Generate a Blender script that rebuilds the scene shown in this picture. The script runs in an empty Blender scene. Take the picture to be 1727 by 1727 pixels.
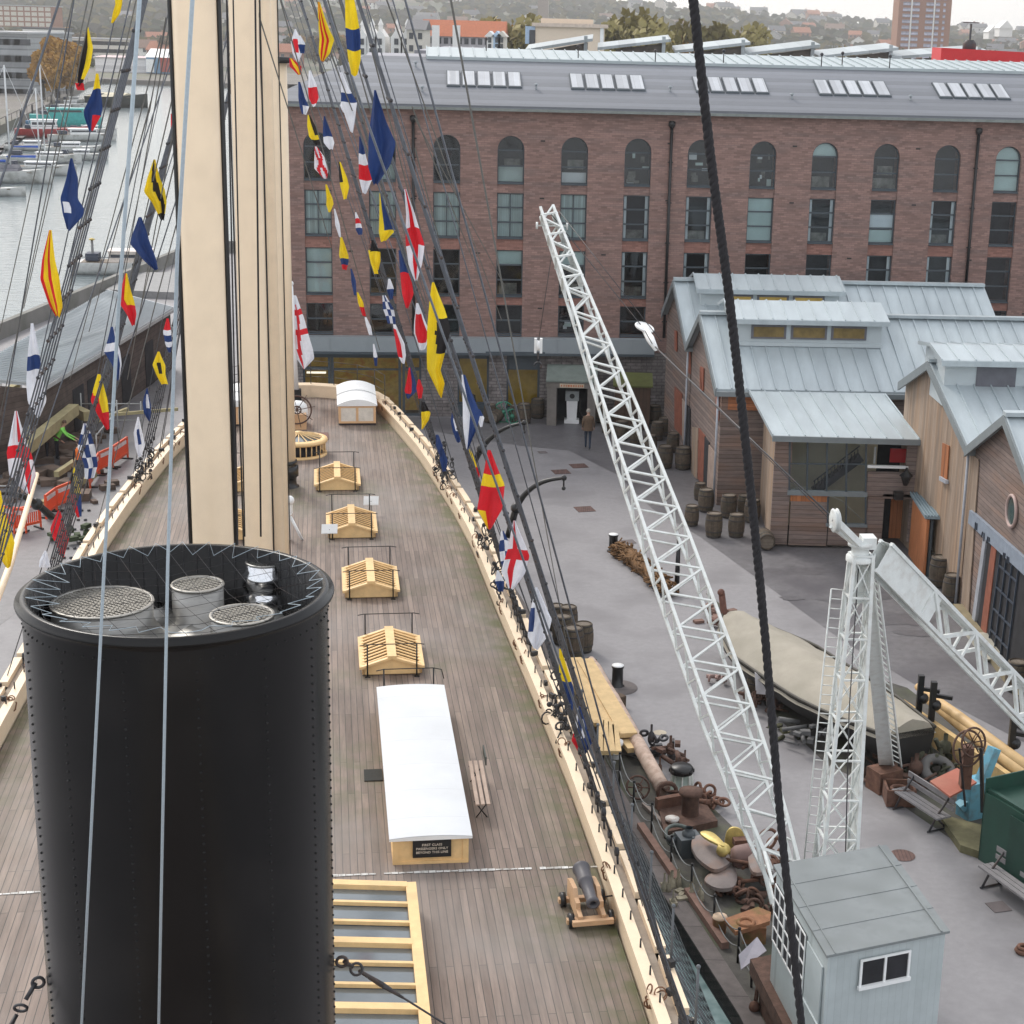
SKYS=0.74; EXPO=0.47; HAZE=0.00018
import bpy, math, random
from mathutils import Vector, Matrix
random.seed(7)
R_=random.Random(11)
sc=bpy.context.scene; COL=sc.collection
V=Vector
# ---------------------------------------------------------------- camera model (fitted to the photograph)
FPX=2848.; PIT=math.radians(15.75); ROL=math.radians(1.55); CX=994.; CY=863.5; W0=1727.
CF=V((0,math.cos(PIT),-math.sin(PIT))); r0=V((1,0,0)); u0=V((0,math.sin(PIT),math.cos(PIT)))
CR=r0*math.cos(ROL)+u0*math.sin(ROL); CU=u0*math.cos(ROL)-r0*math.sin(ROL); CC=V((0,0,19.))
cam=bpy.data.cameras.new("camera"); co=bpy.data.objects.new("camera",cam); COL.objects.link(co)
co.matrix_world=Matrix(((CR.x,CU.x,-CF.x,0),(CR.y,CU.y,-CF.y,0),(CR.z,CU.z,-CF.z,19.),(0,0,0,1)))
cam.sensor_width=36; cam.lens=FPX/W0*36; cam.shift_x=-(CX-W0/2)/W0; cam.shift_y=0; cam.clip_end=12000; cam.clip_start=.1
sc.camera=co
def ray(x,y): return CF+CR*((x-CX)/FPX)-CU*((y-CY)/FPX)
def G(x,y,z=0.):
    d=ray(x,y); return CC+d*((z-19.)/d.z)
def AY(x,y,Y):
    d=ray(x,y); return CC+d*(Y/d.y)
def PLN(x,y,p0,n):
    d=ray(x,y); return CC+d*((V(p0)-CC).dot(n)/d.dot(n))
def PX(p):
    v=V(p)-CC; return v.dot(CF)/FPX      # metres per photo pixel at p
SU=V((-.158,.9874,0)); SV=V((.9874,.158,0)); SO=V((-1.31,0,0))
def SH(s,t,z=0.): return SO+SU*s+SV*t+V((0,0,z))
def toS(p):
    q=V(p)-SO; return q.dot(SU),q.dot(SV)
SANG=math.atan2(SV.y,SV.x)
FE=V((math.cos(.1),math.sin(.1),0)); FN=V((math.sin(.1),-math.cos(.1),0)); FB0=V((-13.773,84.05,0))
def FB(u,d,z): return FB0+FE*u+FN*d+V((0,0,z))
# ---------------------------------------------------------------- materials
MATS={}
def nt(name):
    m=bpy.data.materials.new(name); m.use_nodes=True; n=m.node_tree; n.nodes.clear(); return m,n
def N(n,t,**k):
    x=n.nodes.new(t)
    for a,b in k.items(): setattr(x,a,b)
    return x
def mat(name,col,rough=.7,metal=0,var=.18,vs=2.5,bump=0.,bs=20.,stretch=(1,1,1),ang=0.,col2=None,spec=.5,coat=0,local=False,lines=None,linedark=.55,brick=None,brickcol=None,dirt=None,dirtscale=.6,dirtamt=.5,em=None,lvar=.22):
    """lines=(axis,'period',width) thin darker joints; brick=(w,h,mortar)"""
    if name in MATS: return MATS[name]
    m,n=nt(name); L=n.links.new
    out=N(n,'ShaderNodeOutputMaterial'); b=N(n,'ShaderNodeBsdfPrincipled'); L(b.outputs[0],out.inputs[0])
    b.inputs['Roughness'].default_value=rough; b.inputs['Metallic'].default_value=metal
    b.inputs['Specular IOR Level'].default_value=spec; b.inputs['Coat Weight'].default_value=coat
    if local:
        tc=N(n,'ShaderNodeTexCoord'); src=tc.outputs['Object']
    else:
        g=N(n,'ShaderNodeNewGeometry'); src=g.outputs['Position']
    mp=N(n,'ShaderNodeMapping'); L(src,mp.inputs['Vector']); mp.inputs['Rotation'].default_value=(0,0,-ang)
    ms=N(n,'ShaderNodeMapping'); L(mp.outputs[0],ms.inputs['Vector']); ms.inputs['Scale'].default_value=stretch
    no=N(n,'ShaderNodeTexNoise'); no.inputs['Scale'].default_value=vs; no.inputs['Detail'].default_value=6; no.inputs['Roughness'].default_value=.65; L(ms.outputs[0],no.inputs['Vector'])
    rp=N(n,'ShaderNodeValToRGB'); rp.color_ramp.elements[0].position=.3; rp.color_ramp.elements[1].position=.7
    c=V(col); lo=c*(1-var); hi=V(col2) if col2 else c*(1+var)
    rp.color_ramp.elements[0].color=(*lo,1); rp.color_ramp.elements[1].color=(*[min(1,x) for x in hi],1)
    L(no.outputs['Fac'],rp.inputs[0]); cur=rp.outputs[0]
    hgt=None
    if dirt:
        n2=N(n,'ShaderNodeTexNoise'); n2.inputs['Scale'].default_value=dirtscale; n2.inputs['Detail'].default_value=5; L(ms.outputs[0],n2.inputs['Vector'])
        r2=N(n,'ShaderNodeValToRGB'); r2.color_ramp.elements[0].position=.48; r2.color_ramp.elements[1].position=.68
        r2.color_ramp.elements[0].color=(0,0,0,1); r2.color_ramp.elements[1].color=(dirtamt,)*3+(1,)
        L(n2.outputs['Fac'],r2.inputs[0])
        mx=N(n,'ShaderNodeMix',data_type='RGBA'); L(r2.outputs[0],mx.inputs[0]); L(cur,mx.inputs[6]); mx.inputs[7].default_value=(*dirt,1); cur=mx.outputs[2]
    if brick:
        bt=N(n,'ShaderNodeTexBrick'); sx=N(n,'ShaderNodeSeparateXYZ'); L(mp.outputs[0],sx.inputs[0]); cb=N(n,'ShaderNodeCombineXYZ')
        ax=brick[3] if len(brick)>3 else 'xz'
        L(sx.outputs['xyz'.index(ax[0])],cb.inputs[0]); L(sx.outputs['xyz'.index(ax[1])],cb.inputs[1]); L(cb.outputs[0],bt.inputs['Vector'])
        bt.inputs['Scale'].default_value=1; bt.inputs['Brick Width'].default_value=brick[0]; bt.inputs['Row Height'].default_value=brick[1]; bt.inputs['Mortar Size'].default_value=brick[2]
        bt.inputs['Color1'].default_value=(.72,.72,.72,1); bt.inputs['Color2'].default_value=(1.12,1.12,1.12,1); k=brickcol or linedark; bt.inputs['Mortar'].default_value=(k,k,k,1)
        bt.inputs['Bias'].default_value=0; bt.inputs['Mortar Smooth'].default_value=.2
        mm=N(n,'ShaderNodeMix',data_type='RGBA',blend_type='MULTIPLY'); mm.inputs[0].default_value=1; L(cur,mm.inputs[6]); L(bt.outputs[0],mm.inputs[7]); cur=mm.outputs[2]; hgt=bt.outputs[1]
    if lines:
        sx=N(n,'ShaderNodeSeparateXYZ'); L(mp.outputs[0],sx.inputs[0])
        d=N(n,'ShaderNodeMath',operation='DIVIDE'); L(sx.outputs['xyz'.index(lines[0])],d.inputs[0]); d.inputs[1].default_value=lines[1]
        fr=N(n,'ShaderNodeMath',operation='FRACT'); L(d.outputs[0],fr.inputs[0])
        ls=N(n,'ShaderNodeMath',operation='LESS_THAN'); L(fr.outputs[0],ls.inputs[0]); ls.inputs[1].default_value=lines[2]
        fl=N(n,'ShaderNodeMath',operation='FLOOR'); L(d.outputs[0],fl.inputs[0]); wn=N(n,'ShaderNodeTexWhiteNoise',noise_dimensions='1D'); L(fl.outputs[0],wn.inputs['W'])
        mr=N(n,'ShaderNodeMapRange'); L(wn.outputs[0],mr.inputs[0]); mr.inputs[3].default_value=1-lvar; mr.inputs[4].default_value=1+lvar*.55
        m2=N(n,'ShaderNodeMix',data_type='RGBA',blend_type='MULTIPLY'); m2.inputs[0].default_value=1; L(cur,m2.inputs[6]); L(mr.outputs[0],m2.inputs[7])
        mm=N(n,'ShaderNodeMix',data_type='RGBA',blend_type='MULTIPLY'); L(ls.outputs[0],mm.inputs[0]); L(m2.outputs[2],mm.inputs[6]); mm.inputs[7].default_value=(linedark,)*3+(1,); cur=mm.outputs[2]; hgt=ls.outputs[0]
    L(cur,b.inputs['Base Color'])
    if bump or hgt:
        bp=N(n,'ShaderNodeBump'); bp.inputs['Strength'].default_value=bump if bump else .3; bp.inputs['Distance'].default_value=.02
        if bump:
            nb=N(n,'ShaderNodeTexNoise'); nb.inputs['Scale'].default_value=bs; nb.inputs['Detail'].default_value=4; L(ms.outputs[0],nb.inputs['Vector']); L(nb.outputs['Fac'],bp.inputs['Height'])
        else:
            iv=N(n,'ShaderNodeMath',operation='SUBTRACT'); iv.inputs[0].default_value=1; L(hgt,iv.inputs[1]); L(iv.outputs[0],bp.inputs['Height'])
        L(bp.outputs[0],b.inputs['Normal'])
    if em:
        b.inputs['Emission Color'].default_value=(*em[0],1); b.inputs['Emission Strength'].default_value=em[1]
    MATS[name]=m; return m
def glass_mat(name,tint,trans=.7,rough=.04):
    if name in MATS: return MATS[name]
    m,n=nt(name); L=n.links.new
    out=N(n,'ShaderNodeOutputMaterial'); mx=N(n,'ShaderNodeMixShader'); t=N(n,'ShaderNodeBsdfTransparent'); g=N(n,'ShaderNodeBsdfGlossy')
    t.inputs[0].default_value=(*tint,1); g.inputs['Roughness'].default_value=rough; g.inputs[0].default_value=(.9,.95,1,1)
    fr=N(n,'ShaderNodeFresnel'); fr.inputs[0].default_value=1.5; ad=N(n,'ShaderNodeMath',operation='ADD'); L(fr.outputs[0],ad.inputs[0]); ad.inputs[1].default_value=1-trans; ad.use_clamp=True
    L(ad.outputs[0],mx.inputs[0]); L(t.outputs[0],mx.inputs[1]); L(g.outputs[0],mx.inputs[2]); L(mx.outputs[0],out.inputs[0]); MATS[name]=m; return m
CREAM=mat('cream_paint',(.85,.68,.485),.42,var=.035,vs=3,dirt=(.6,.47,.33),dirtamt=.16,dirtscale=2.5)
YCREAM=mat('yellow_cream_paint',(.82,.56,.27),.5,var=.08,vs=5,dirt=(.45,.33,.18),dirtamt=.3,dirtscale=2)
BLACK=mat('black_paint',(.012,.012,.013),.38,var=.3,vs=3)
FUNB=mat('funnel_black',(.0045,.0045,.005),.27,var=.3,vs=1.2,spec=.30,bump=.05,bs=3,dirt=(.012,.011,.011),dirtamt=.5,dirtscale=1.6)
TAR=mat('tarred_rope',(.012,.011,.014),.75,var=.4,vs=60)
IRON=mat('dark_iron',(.035,.036,.042),.55,var=.35,vs=12,dirt=(.12,.06,.03),dirtamt=.4,dirtscale=3)
WIRE=mat('shroud_wire',(.10,.11,.13),.42,var=.35,vs=9,metal=.2)
HALY=mat('grey_halyard',(.16,.16,.15),.8,var=.2,vs=30)
PALE=mat('pale_wire',(.42,.50,.56),.5,var=.1,vs=90)
WHITE=mat('white_paint',(.84,.85,.85),.45,var=.03,vs=3,dirt=(.62,.64,.62),dirtamt=.35,dirtscale=1.3)
LCRANE=mat('crane_paint',(.69,.72,.71),.5,var=.06,vs=6,dirt=(.40,.36,.31),dirtamt=.3,dirtscale=5)
CABIN=mat('cabin_paint',(.45,.50,.51),.6,var=.06,vs=3,lines=('x',.14,.06),linedark=.85,ang=.25,lvar=.05,dirt=(.33,.38,.38),dirtamt=.4)
CABROOF=mat('cabin_roof_felt',(.215,.235,.24),.85,var=.12,vs=3,dirt=(.16,.175,.175),dirtamt=.6,dirtscale=1.5)
RUST=mat('rust',(.15,.075,.05),.9,var=.45,vs=5,bump=.3,dirt=(.09,.05,.04),dirtamt=.6)
RUSTY2=mat('dark_rust',(.10,.055,.04),.9,var=.4,vs=6,bump=.3)
BLADE=mat('propeller_bronze',(.22,.185,.175),.7,var=.15,vs=3,dirt=(.30,.17,.11),dirtamt=.7,dirtscale=1.6)
BRASS=mat('yellow_brass',(.62,.48,.16),.45,var=.25,vs=6,metal=.3)
WOODP=mat('pale_timber',(.60,.43,.22),.75,var=.15,vs=3,stretch=(1,1,1),bump=.2,bs=30)
BARREL=mat('barrel_oak',(.105,.078,.055),.85,var=.35,vs=8,local=True,lines=('x',.09,.1),linedark=.6,dirt=(.07,.075,.05),dirtamt=.5,dirtscale=3)
BARRELTOP=mat('barrel_head',(.20,.165,.13),.85,var=.3,vs=6,local=True,lines=('y',.12,.08))
HOOP=mat('iron_hoop',(.045,.04,.038),.7,var=.4,vs=8)
PANE=glass_mat('window_glass',(.80,.86,.87),.985)
PANED=glass_mat('dark_window_glass',(.25,.28,.3),.80)
DARK=mat('dark_interior',(.02,.02,.024),.9,var=.5,vs=2)
FRAME=mat('window_frame_grey',(.062,.078,.092),.5,var=.1)
# ---------------------------------------------------------------- mesh builder
class MB:
    def __init__(s): s.v=[]; s.f=[]; s.m=[]; s.sm=[]
    def add(s,vs,fs,mi=0,sm=False):
        o=len(s.v); s.v+= [V(a) for a in vs]
        for f in fs: s.f.append([i+o for i in f]); s.m.append(mi); s.sm.append(sm)
    def poly(s,pts,mi=0): s.add(pts,[list(range(len(pts)))],mi)
    def prism(s,pts,vec,mi=0,cap=True):
        n=len(pts); p=[V(a) for a in pts]; q=[a+V(vec) for a in p]
        fs=[[i,(i+1)%n,n+(i+1)%n,n+i] for i in range(n)]
        if cap: fs+= [list(range(n))[::-1],list(range(n,2*n))]
        s.add(p+q,fs,mi)
    def obox(s,o,a,b,c,mi=0):
        o,a,b,c=V(o),V(a),V(b),V(c)
        if a.cross(b).dot(c)<0: a,b=b,a
        p=[o,o+a,o+a+b,o+b,o+c,o+a+c,o+a+b+c,o+b+c]
        s.add(p,[[3,2,1,0],[4,5,6,7],[0,1,5,4],[1,2,6,5],[2,3,7,6],[3,0,4,7]],mi)
    def box(s,c,sz,rz=0,mi=0):
        a=V((math.cos(rz),math.sin(rz),0)); b=V((-math.sin(rz),math.cos(rz),0)); c=V(c)
        s.obox(c-a*sz[0]/2-b*sz[1]/2-V((0,0,sz[2]/2)),a*sz[0],b*sz[1],V((0,0,sz[2])),mi)
    def beam(s,p,q,w,h=None,up=(0,0,1),mi=0):
        p,q=V(p),V(q); h=h or w; d=q-p
        if d.length<1e-6: return
        u=V(up); sd=d.cross(u)
        if sd.length<1e-5: sd=d.cross(V((1,0,0)))
        sd.normalize(); u=sd.cross(d).normalized()
        s.obox(p-sd*w/2-u*h/2,sd*w,u*h,d,mi)
    def tube(s,path,r,n=6,mi=0,cap=True,sm=True):
        P=[V(p) for p in path]; k=len(P); rr=r if isinstance(r,(list,tuple)) else [r]*k
        up=None; vs=[]
        for i,p in enumerate(P):
            d=(P[min(i+1,k-1)]-P[max(i-1,0)])
            if d.length<1e-9: d=V((0,0,1))
            d.normalize()
            if up is None:
                up=V((0,0,1)) if abs(d.z)<.9 else V((1,0,0))
            a=d.cross(up)
            if a.length<1e-4: a=d.cross(V((0,1,0)))
            a.normalize(); b=a.cross(d).normalized(); up=b
            for j in range(n):
                t=2*math.pi*j/n; vs.append(p+a*math.cos(t)*rr[i]+b*math.sin(t)*rr[i])
        fs=[[i*n+j,i*n+(j+1)%n,(i+1)*n+(j+1)%n,(i+1)*n+j] for i in range(k-1) for j in range(n)]
        s.add(vs,fs,mi,sm)
        if cap:
            o=len(s.v)-len(vs); s.f.append([o+j for j in range(n)][::-1]); s.m.append(mi); s.sm.append(False)
            s.f.append([o+(k-1)*n+j for j in range(n)]); s.m.append(mi); s.sm.append(False)
    def lathe(s,c,prof,n=20,axis=(0,0,1),mi=0,sm=True,a0=0,a1=2*math.pi):
        c=V(c); z=V(axis).normalized(); x=z.orthogonal().normalized() if abs(z.z)<.99 else V((1,0,0)); y=z.cross(x)
        full=abs(a1-a0-2*math.pi)<1e-6; nn=n if full else n+1; vs=[]
        for r,h in prof:
            for j in range(nn):
                t=a0+(a1-a0)*j/n; vs.append(c+z*h+(x*math.cos(t)+y*math.sin(t))*max(r,1e-4))
        fs=[]
        for i in range(len(prof)-1):
            for j in range(n):
                k=(j+1)%nn; fs.append([i*nn+j,i*nn+k,(i+1)*nn+k,(i+1)*nn+j])
        s.add(vs,fs,mi,sm)
    def disc(s,c,r,n=20,axis=(0,0,1),mi=0,ry=None):
        c=V(c); z=V(axis).normalized(); x=z.orthogonal().normalized() if abs(z.z)<.99 else V((1,0,0)); y=z.cross(x)
        s.poly([c+x*math.cos(2*math.pi*j/n)*r+y*math.sin(2*math.pi*j/n)*(ry or r) for j in range(n)],mi)
    def ball(s,c,r,n=10,k=6,mi=0,sq=1.):
        s.lathe(c,[(r*math.sin(math.pi*i/k),-r*sq*math.cos(math.pi*i/k)) for i in range(k+1)],n,mi=mi)
    def torus(s,c,R,r,axis=(0,0,1),n=24,k=6,mi=0,a0=0,a1=2*math.pi):
        c=V(c); z=V(axis).normalized(); x=z.orthogonal().normalized() if abs(z.z)<.99 else V((1,0,0)); y=z.cross(x)
        pts=[c+(x*math.cos(a0+(a1-a0)*j/n)+y*math.sin(a0+(a1-a0)*j/n))*R for j in range(n+1)]
        s.tube(pts,r,k,mi,cap=abs(a1-a0)<6.2)
    def build(s,name,mats,parent=None,org=None):
        me=bpy.data.meshes.new(name)
        if parent is not None: o=ROOT[parent.name]
        else: o=V(org) if org is not None else V((0,0,0))
        me.from_pydata([tuple(a-o) for a in s.v],[],s.f)
        if not isinstance(mats,(list,tuple)): mats=[mats]
        for m in mats: me.materials.append(m)
        me.polygons.foreach_set('material_index',s.m); me.polygons.foreach_set('use_smooth',s.sm)
        me.validate(); me.update()
        ob=bpy.data.objects.new(name,me); COL.objects.link(ob)
        if parent is not None: ob.parent=parent
        else: ob.location=o
        ROOT[ob.name]=o
        return ob
ROOT={}
def tag(o,label=None,cat=None,group=None,kind=None):
    if label: o['label']=label
    if cat: o['category']=cat
    if group: o['group']=group
    if kind: o['kind']=kind
    return o
def root(name,loc,label,cat,group=None,rz=0):
    o=bpy.data.objects.new(name,None); COL.objects.link(o); o.location=loc; o.empty_display_size=.3; ROOT[o.name]=V(loc); o.rotation_euler=(0,0,rz)
    return tag(o,label,cat,group)
def top(mb,name,mats,label,cat,group=None):
    lo=V((min(a[i] for a in mb.v) for i in range(3))); hi=V((max(a[i] for a in mb.v) for i in range(3)))
    return tag(mb.build(name,mats,None,V(((lo.x+hi.x)/2,(lo.y+hi.y)/2,lo.z))),label,cat,group)
def struct(mb,name,mats):
    o=mb.build(name,mats); o['kind']='structure'; return o
def copy_tree(o,parent=None):
    c=o.copy(); COL.objects.link(c); c.parent=parent; ROOT[c.name]=ROOT.get(o.name,V())
    for ch in list(o.children):
        copy_tree(ch,c)
    return c
def place(src,used,loc,rz=0,label=None,group=None,scale=1,rot=None):
    o=src if not used.get(src.name) else copy_tree(src)
    used[src.name]=1
    o.location=loc; o.rotation_euler=rot or (0,0,rz); o.scale=(scale,)*3 if not isinstance(scale,tuple) else scale
    if label: o['label']=label
    if group: o['group']=group
    return o
USED={}
def lerp(a,b,t): return a+(b-a)*t

def smooth(pts,n=4):
    k=len(pts); out=[]
    for i in range(k):
        a,b,c,d=[V((*pts[(i+j)%k],0)) for j in (-1,0,1,2)]
        for q in range(n):
            t=q/n; p=.5*((2*b)+(c-a)*t+(2*a-5*b+4*c-d)*t*t+(3*b-3*c+d-a)*t**3); out.append((p.x,p.y))
    return out
# ================================================================ SETTING
ASPH=mat('wet_asphalt',(.15,.145,.152),.45,var=.2,vs=3.5,bump=.14,bs=60,dirt=(.095,.09,.10),dirtamt=.9,dirtscale=.35)
CONC=mat('pale_asphalt',(.25,.242,.25),.62,var=.085,vs=4.5,bump=.1,bs=70,dirt=(.185,.178,.185),dirtamt=.85,dirtscale=.45)
YARD=mat('mossy_yard_ground',(.085,.08,.072),.9,var=.35,vs=1.6,bump=.4,bs=20,dirt=(.07,.085,.03),dirtamt=.6,dirtscale=.8)
STONE=mat('dock_coping_stone',(.15,.13,.125),.85,var=.2,vs=3,bump=.25,bs=15,lines=('y',1.4,.02))
DOCKW=mat('dark_dock_wall',(.03,.032,.034),.9,var=.3,vs=2)
# dock outline in ship coordinates
DK=[(-12,9.6),(20,9.6),(29,9.32),(34,8.75),(42,8.15),(52,7.75),(62,6.9),(72,5.8),(79,4.4),(82,2.2)]
dockR=[SH(s,t) for s,t in DK]; dockL=[SH(s,-t) for s,t in DK[::-1]]
dock=dockR+dockL
outer=[V((600,-40,0)),V((600,148,0)),V((-35,148,0)),V((-35.3,141,0)),V((-37.2,104.5,0)),V((-40,55,0)),V((-42,-40,0))]
def holed(outline,hole,z,name,m,thick=None):
    # split the sheet in two halves left and right of the ship so the dock stays open
    o=MB()
    back=SH(110,0,z)
    L=[V((p.x,p.y,z)) for p in outline]; H=[V((p.x,p.y,z)) for p in hole]
    k=len(hole)//2
    right=H[:k]+[V((H[k-1].x,148,z))]+[V((600,148,z)),V((600,-40,z)),V((H[0].x,-40,z))]
    left=[V((H[-1].x,-40,z)),V((-42,-40,z)),V((-40,55,z)),V((-37.2,104.5,z)),V((-35.3,141,z)),V((-35,148,z)),V((H[k-1].x,148,z))]+[H[k-1]]+H[k:]
    o.poly(right[::-1]); o.poly(left[::-1])
    import bmesh
    ob=o.build(name,m); bm=bmesh.new(); bm.from_mesh(ob.data)
    bmesh.ops.triangulate(bm,faces=bm.faces[:],ngon_method='EAR_CLIP'); bmesh.ops.recalc_face_normals(bm,faces=bm.faces[:])
    for f in bm.faces:
        if f.normal.z<0: f.normal_flip()
    bm.to_mesh(ob.data); bm.free(); ob['kind']='structure'; return ob
holed(outer,dock,0.,'quay',CONC)
# darker asphalt of the yard near the sheds
o=MB(); o.poly([V((p.x,p.y,.004)) for p in [G(812,742),G(880,752),G(960,760),G(1040,800),G(1100,858),G(1180,905),G(1290,985),G(1420,1080),G(1560,1165),G(1800,1290),G(2300,1200),V((60,62,0)),V((60,90,0)),V((-12,84,0))]][::-1]); struct(o,'pavement',ASPH)
o=MB(); o.poly([V((p.x,p.y,.004)) for p in [G(-60,1100),G(60,1010),G(150,900),G(200,830),G(262,745),G(296,690),G(296,600),G(110,668),G(-60,700)]]); struct(o,'pavement',ASPH)
o=MB(); rq=random.Random(77)
for zi_,(px,py,w_,h_) in enumerate([(1308,964,1.0,.22),(1362,962,1.2,.3),(1405,1012,.7,.2),(1450,968,.6,.2),(1512,1045,1.5,.45),(1545,1068,.9,.25),(1500,1004,1.3,.3),(1335,1010,.5,.15)]):
    q=G(px,py); k_=18; o.poly([V((q.x+math.cos(2*math.pi*i/k_)*w_*rq.uniform(.55,1),q.y+math.sin(2*math.pi*i/k_)*h_*2*rq.uniform(.5,1),.008+zi_*.0015)) for i in range(k_)])
struct(o,'wet_patches',mat('damp_asphalt',(.122,.117,.124),.4,var=.2,vs=4))
o=MB(); yard=[G(1000,1262),G(1062,1275),G(1100,1290),G(1140,1330),G(1205,1365),G(1262,1420),G(1300,1462),G(1330,1560),G(1330,1740),G(1330,2000),G(1300,2100),G(1270,1730),G(1120,1497),G(1040,1370),G(990,1280)]
o.poly([V((p.x,p.y,.006)) for p in yard]); 
o.poly([V((p.x,p.y,.005)) for p in [G(1190,1000),G(1250,1090),G(1290,1190),G(1395,1290),G(1480,1330),G(1640,1440),G(1727,1480),G(1900,1480),G(1800,1330),G(1620,1230),G(1530,1160),G(1400,1120),G(1230,1030)]])
struct(o,'yard_ground',YARD)
# dock walls, coping, glass roof of the dry dock
o=MB(); 
for ch in (dockR,dockL):
    for a,b in zip(ch[:-1],ch[1:]):
        o.add([a+V((0,0,-.01)),b+V((0,0,-.01)),b-V((0,0,7)),a-V((0,0,7))],[[0,1,2,3]])
a,b=dockR[-1],dockL[0]; o.add([a,b,b-V((0,0,7)),a-V((0,0,7))],[[0,1,2,3]])
struct(o,'dock_wall',DOCKW)
o=MB()
for sg in (1,-1):
    for (s0,t0),(s1,t1) in zip(DK[:-1],DK[1:]):
        p=[SH(s0,sg*(t0+.0),-.35),SH(s1,sg*(t1+.0),-.35),SH(s1,sg*(t1+.42),-.35),SH(s0,sg*(t0+.42),-.35)]
        o.prism(p if sg<0 else p[::-1],(0,0,.38))
struct(o,'coping',STONE)
DGL,n=nt('dock_glass_water'); L=n.links.new
out=N(n,'ShaderNodeOutputMaterial'); b=N(n,'ShaderNodeBsdfPrincipled'); L(b.outputs[0],out.inputs[0]); b.inputs['Base Color'].default_value=(.10,.17,.17,1); b.inputs['Roughness'].default_value=.45; b.inputs['Specular IOR Level'].default_value=.25
no=N(n,'ShaderNodeTexNoise'); no.inputs['Scale'].default_value=2.2; g=N(n,'ShaderNodeNewGeometry'); L(g.outputs['Position'],no.inputs['Vector']); bp=N(n,'ShaderNodeBump'); bp.inputs['Strength'].default_value=.25; L(no.outputs[0],bp.inputs['Height']); L(bp.outputs[0],b.inputs['Normal'])
r=N(n,'ShaderNodeValToRGB'); r.color_ramp.elements[0].color=(.20,.31,.31,1); r.color_ramp.elements[1].color=(.40,.54,.54,1); r.color_ramp.elements[0].position=.35; r.color_ramp.elements[1].position=.65; L(no.outputs[0],r.inputs[0]); L(r.outputs[0],b.inputs['Base Color'])
import bmesh
o=MB()
for (s0,t0),(s1,t1) in zip(DK[:-1],DK[1:]): o.poly([SH(s0,-t0,-.45),SH(s0,t0,-.45),SH(s1,t1,-.45),SH(s1,-t1,-.45)])
struct(o,'dock_water',DGL)
o=MB()
for s in range(0,80,4):
    for sg in (1,):
        w=[t for q,t in DK if q>=s][0] if s<82 else 2
        o.beam(SH(s,5.5,-.44),SH(s,w,-.44),.12,.06)
for (s0,t0),(s1,t1) in zip(DK[:-1],DK[1:]): o.beam(SH(s0,t0-.5,-.42),SH(s1,t1-.5,-.42),.06,.05)
struct(o,'dock_glazing_bars',mat('galvanised_bar',(.16,.19,.2),.5))
# harbour water
WAT,n=nt('harbour_water'); L=n.links.new
out=N(n,'ShaderNodeOutputMaterial'); b=N(n,'ShaderNodeBsdfPrincipled'); L(b.outputs[0],out.inputs[0]); b.inputs['Base Color'].default_value=(.19,.225,.235,1); b.inputs['Roughness'].default_value=.12; b.inputs['IOR'].default_value=1.22
g=N(n,'ShaderNodeNewGeometry'); mp=N(n,'ShaderNodeMapping'); L(g.outputs['Position'],mp.inputs[0]); mp.inputs['Scale'].default_value=(.35,1.1,1); mp.inputs['Rotation'].default_value=(0,0,.2)
w1=N(n,'ShaderNodeTexNoise'); w1.inputs['Scale'].default_value=1.6; w1.inputs['Detail'].default_value=5; L(mp.outputs[0],w1.inputs['Vector'])
bp=N(n,'ShaderNodeBump'); bp.inputs['Strength'].default_value=.5; bp.inputs['Distance'].default_value=.14; L(w1.outputs[0],bp.inputs['Height']); L(bp.outputs[0],b.inputs['Normal'])
o=MB(); o.poly([(-900,-60,-1.8),(-37,-60,-1.8),(-34,148,-1.8),(60,148,-1.8),(60,900,-1.8),(-900,900,-1.8)]); struct(o,'water',WAT)
WALLC=mat('harbour_wall_concrete',(.22,.215,.20),.9,var=.15,vs=.6,dirt=(.12,.125,.10),dirtamt=.6,dirtscale=.4)
o=MB()
pts=[V((-42,-40,0)),V((-40,55,0)),V((-37.2,104.5,0)),V((-35.3,141,0)),V((-35,148,0)),V((62,148,0))]
for a,b in zip(pts[:-1],pts[1:]): o.add([a-V((0,0,.01)),b-V((0,0,.01)),b-V((0,0,5)),a-V((0,0,5))],[[0,1,2,3]])
struct(o,'harbour_wall',WALLC)
# far banks
BANK=mat('far_bank_ground',(.17,.155,.14),.95,var=.2,vs=.05,dirt=(.12,.13,.07),dirtamt=.7,dirtscale=.02)
o=MB()
lb=[G(-400,330,-.2),G(0,212,-.2),G(110,162,-.2),G(148,138,-.2),G(175,133,-.2),G(400,141,-.2)]
o.poly([V((p.x,p.y,-.2)) for p in lb]+[V((62,700,-.2)),V((62,760,-.2)),V((-900,760,-.2)),V((-900,200,-.2))])
for a,b in zip(lb[:-1],lb[1:]): o.add([a,b,b-V((0,0,3)),a-V((0,0,3))],[[0,1,2,3]])
o.poly([V((60,148,-.15)),V((900,148,-.15)),V((900,760,-.15)),V((60,760,-.15))])
bmx=o.build('far_bank',BANK); bmx['kind']='structure'
bm=bmesh.new(); bm.from_mesh(bmx.data); bmesh.ops.triangulate(bm,faces=bm.faces[:],ngon_method='EAR_CLIP'); bm.to_mesh(bmx.data); bm.free()
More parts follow.
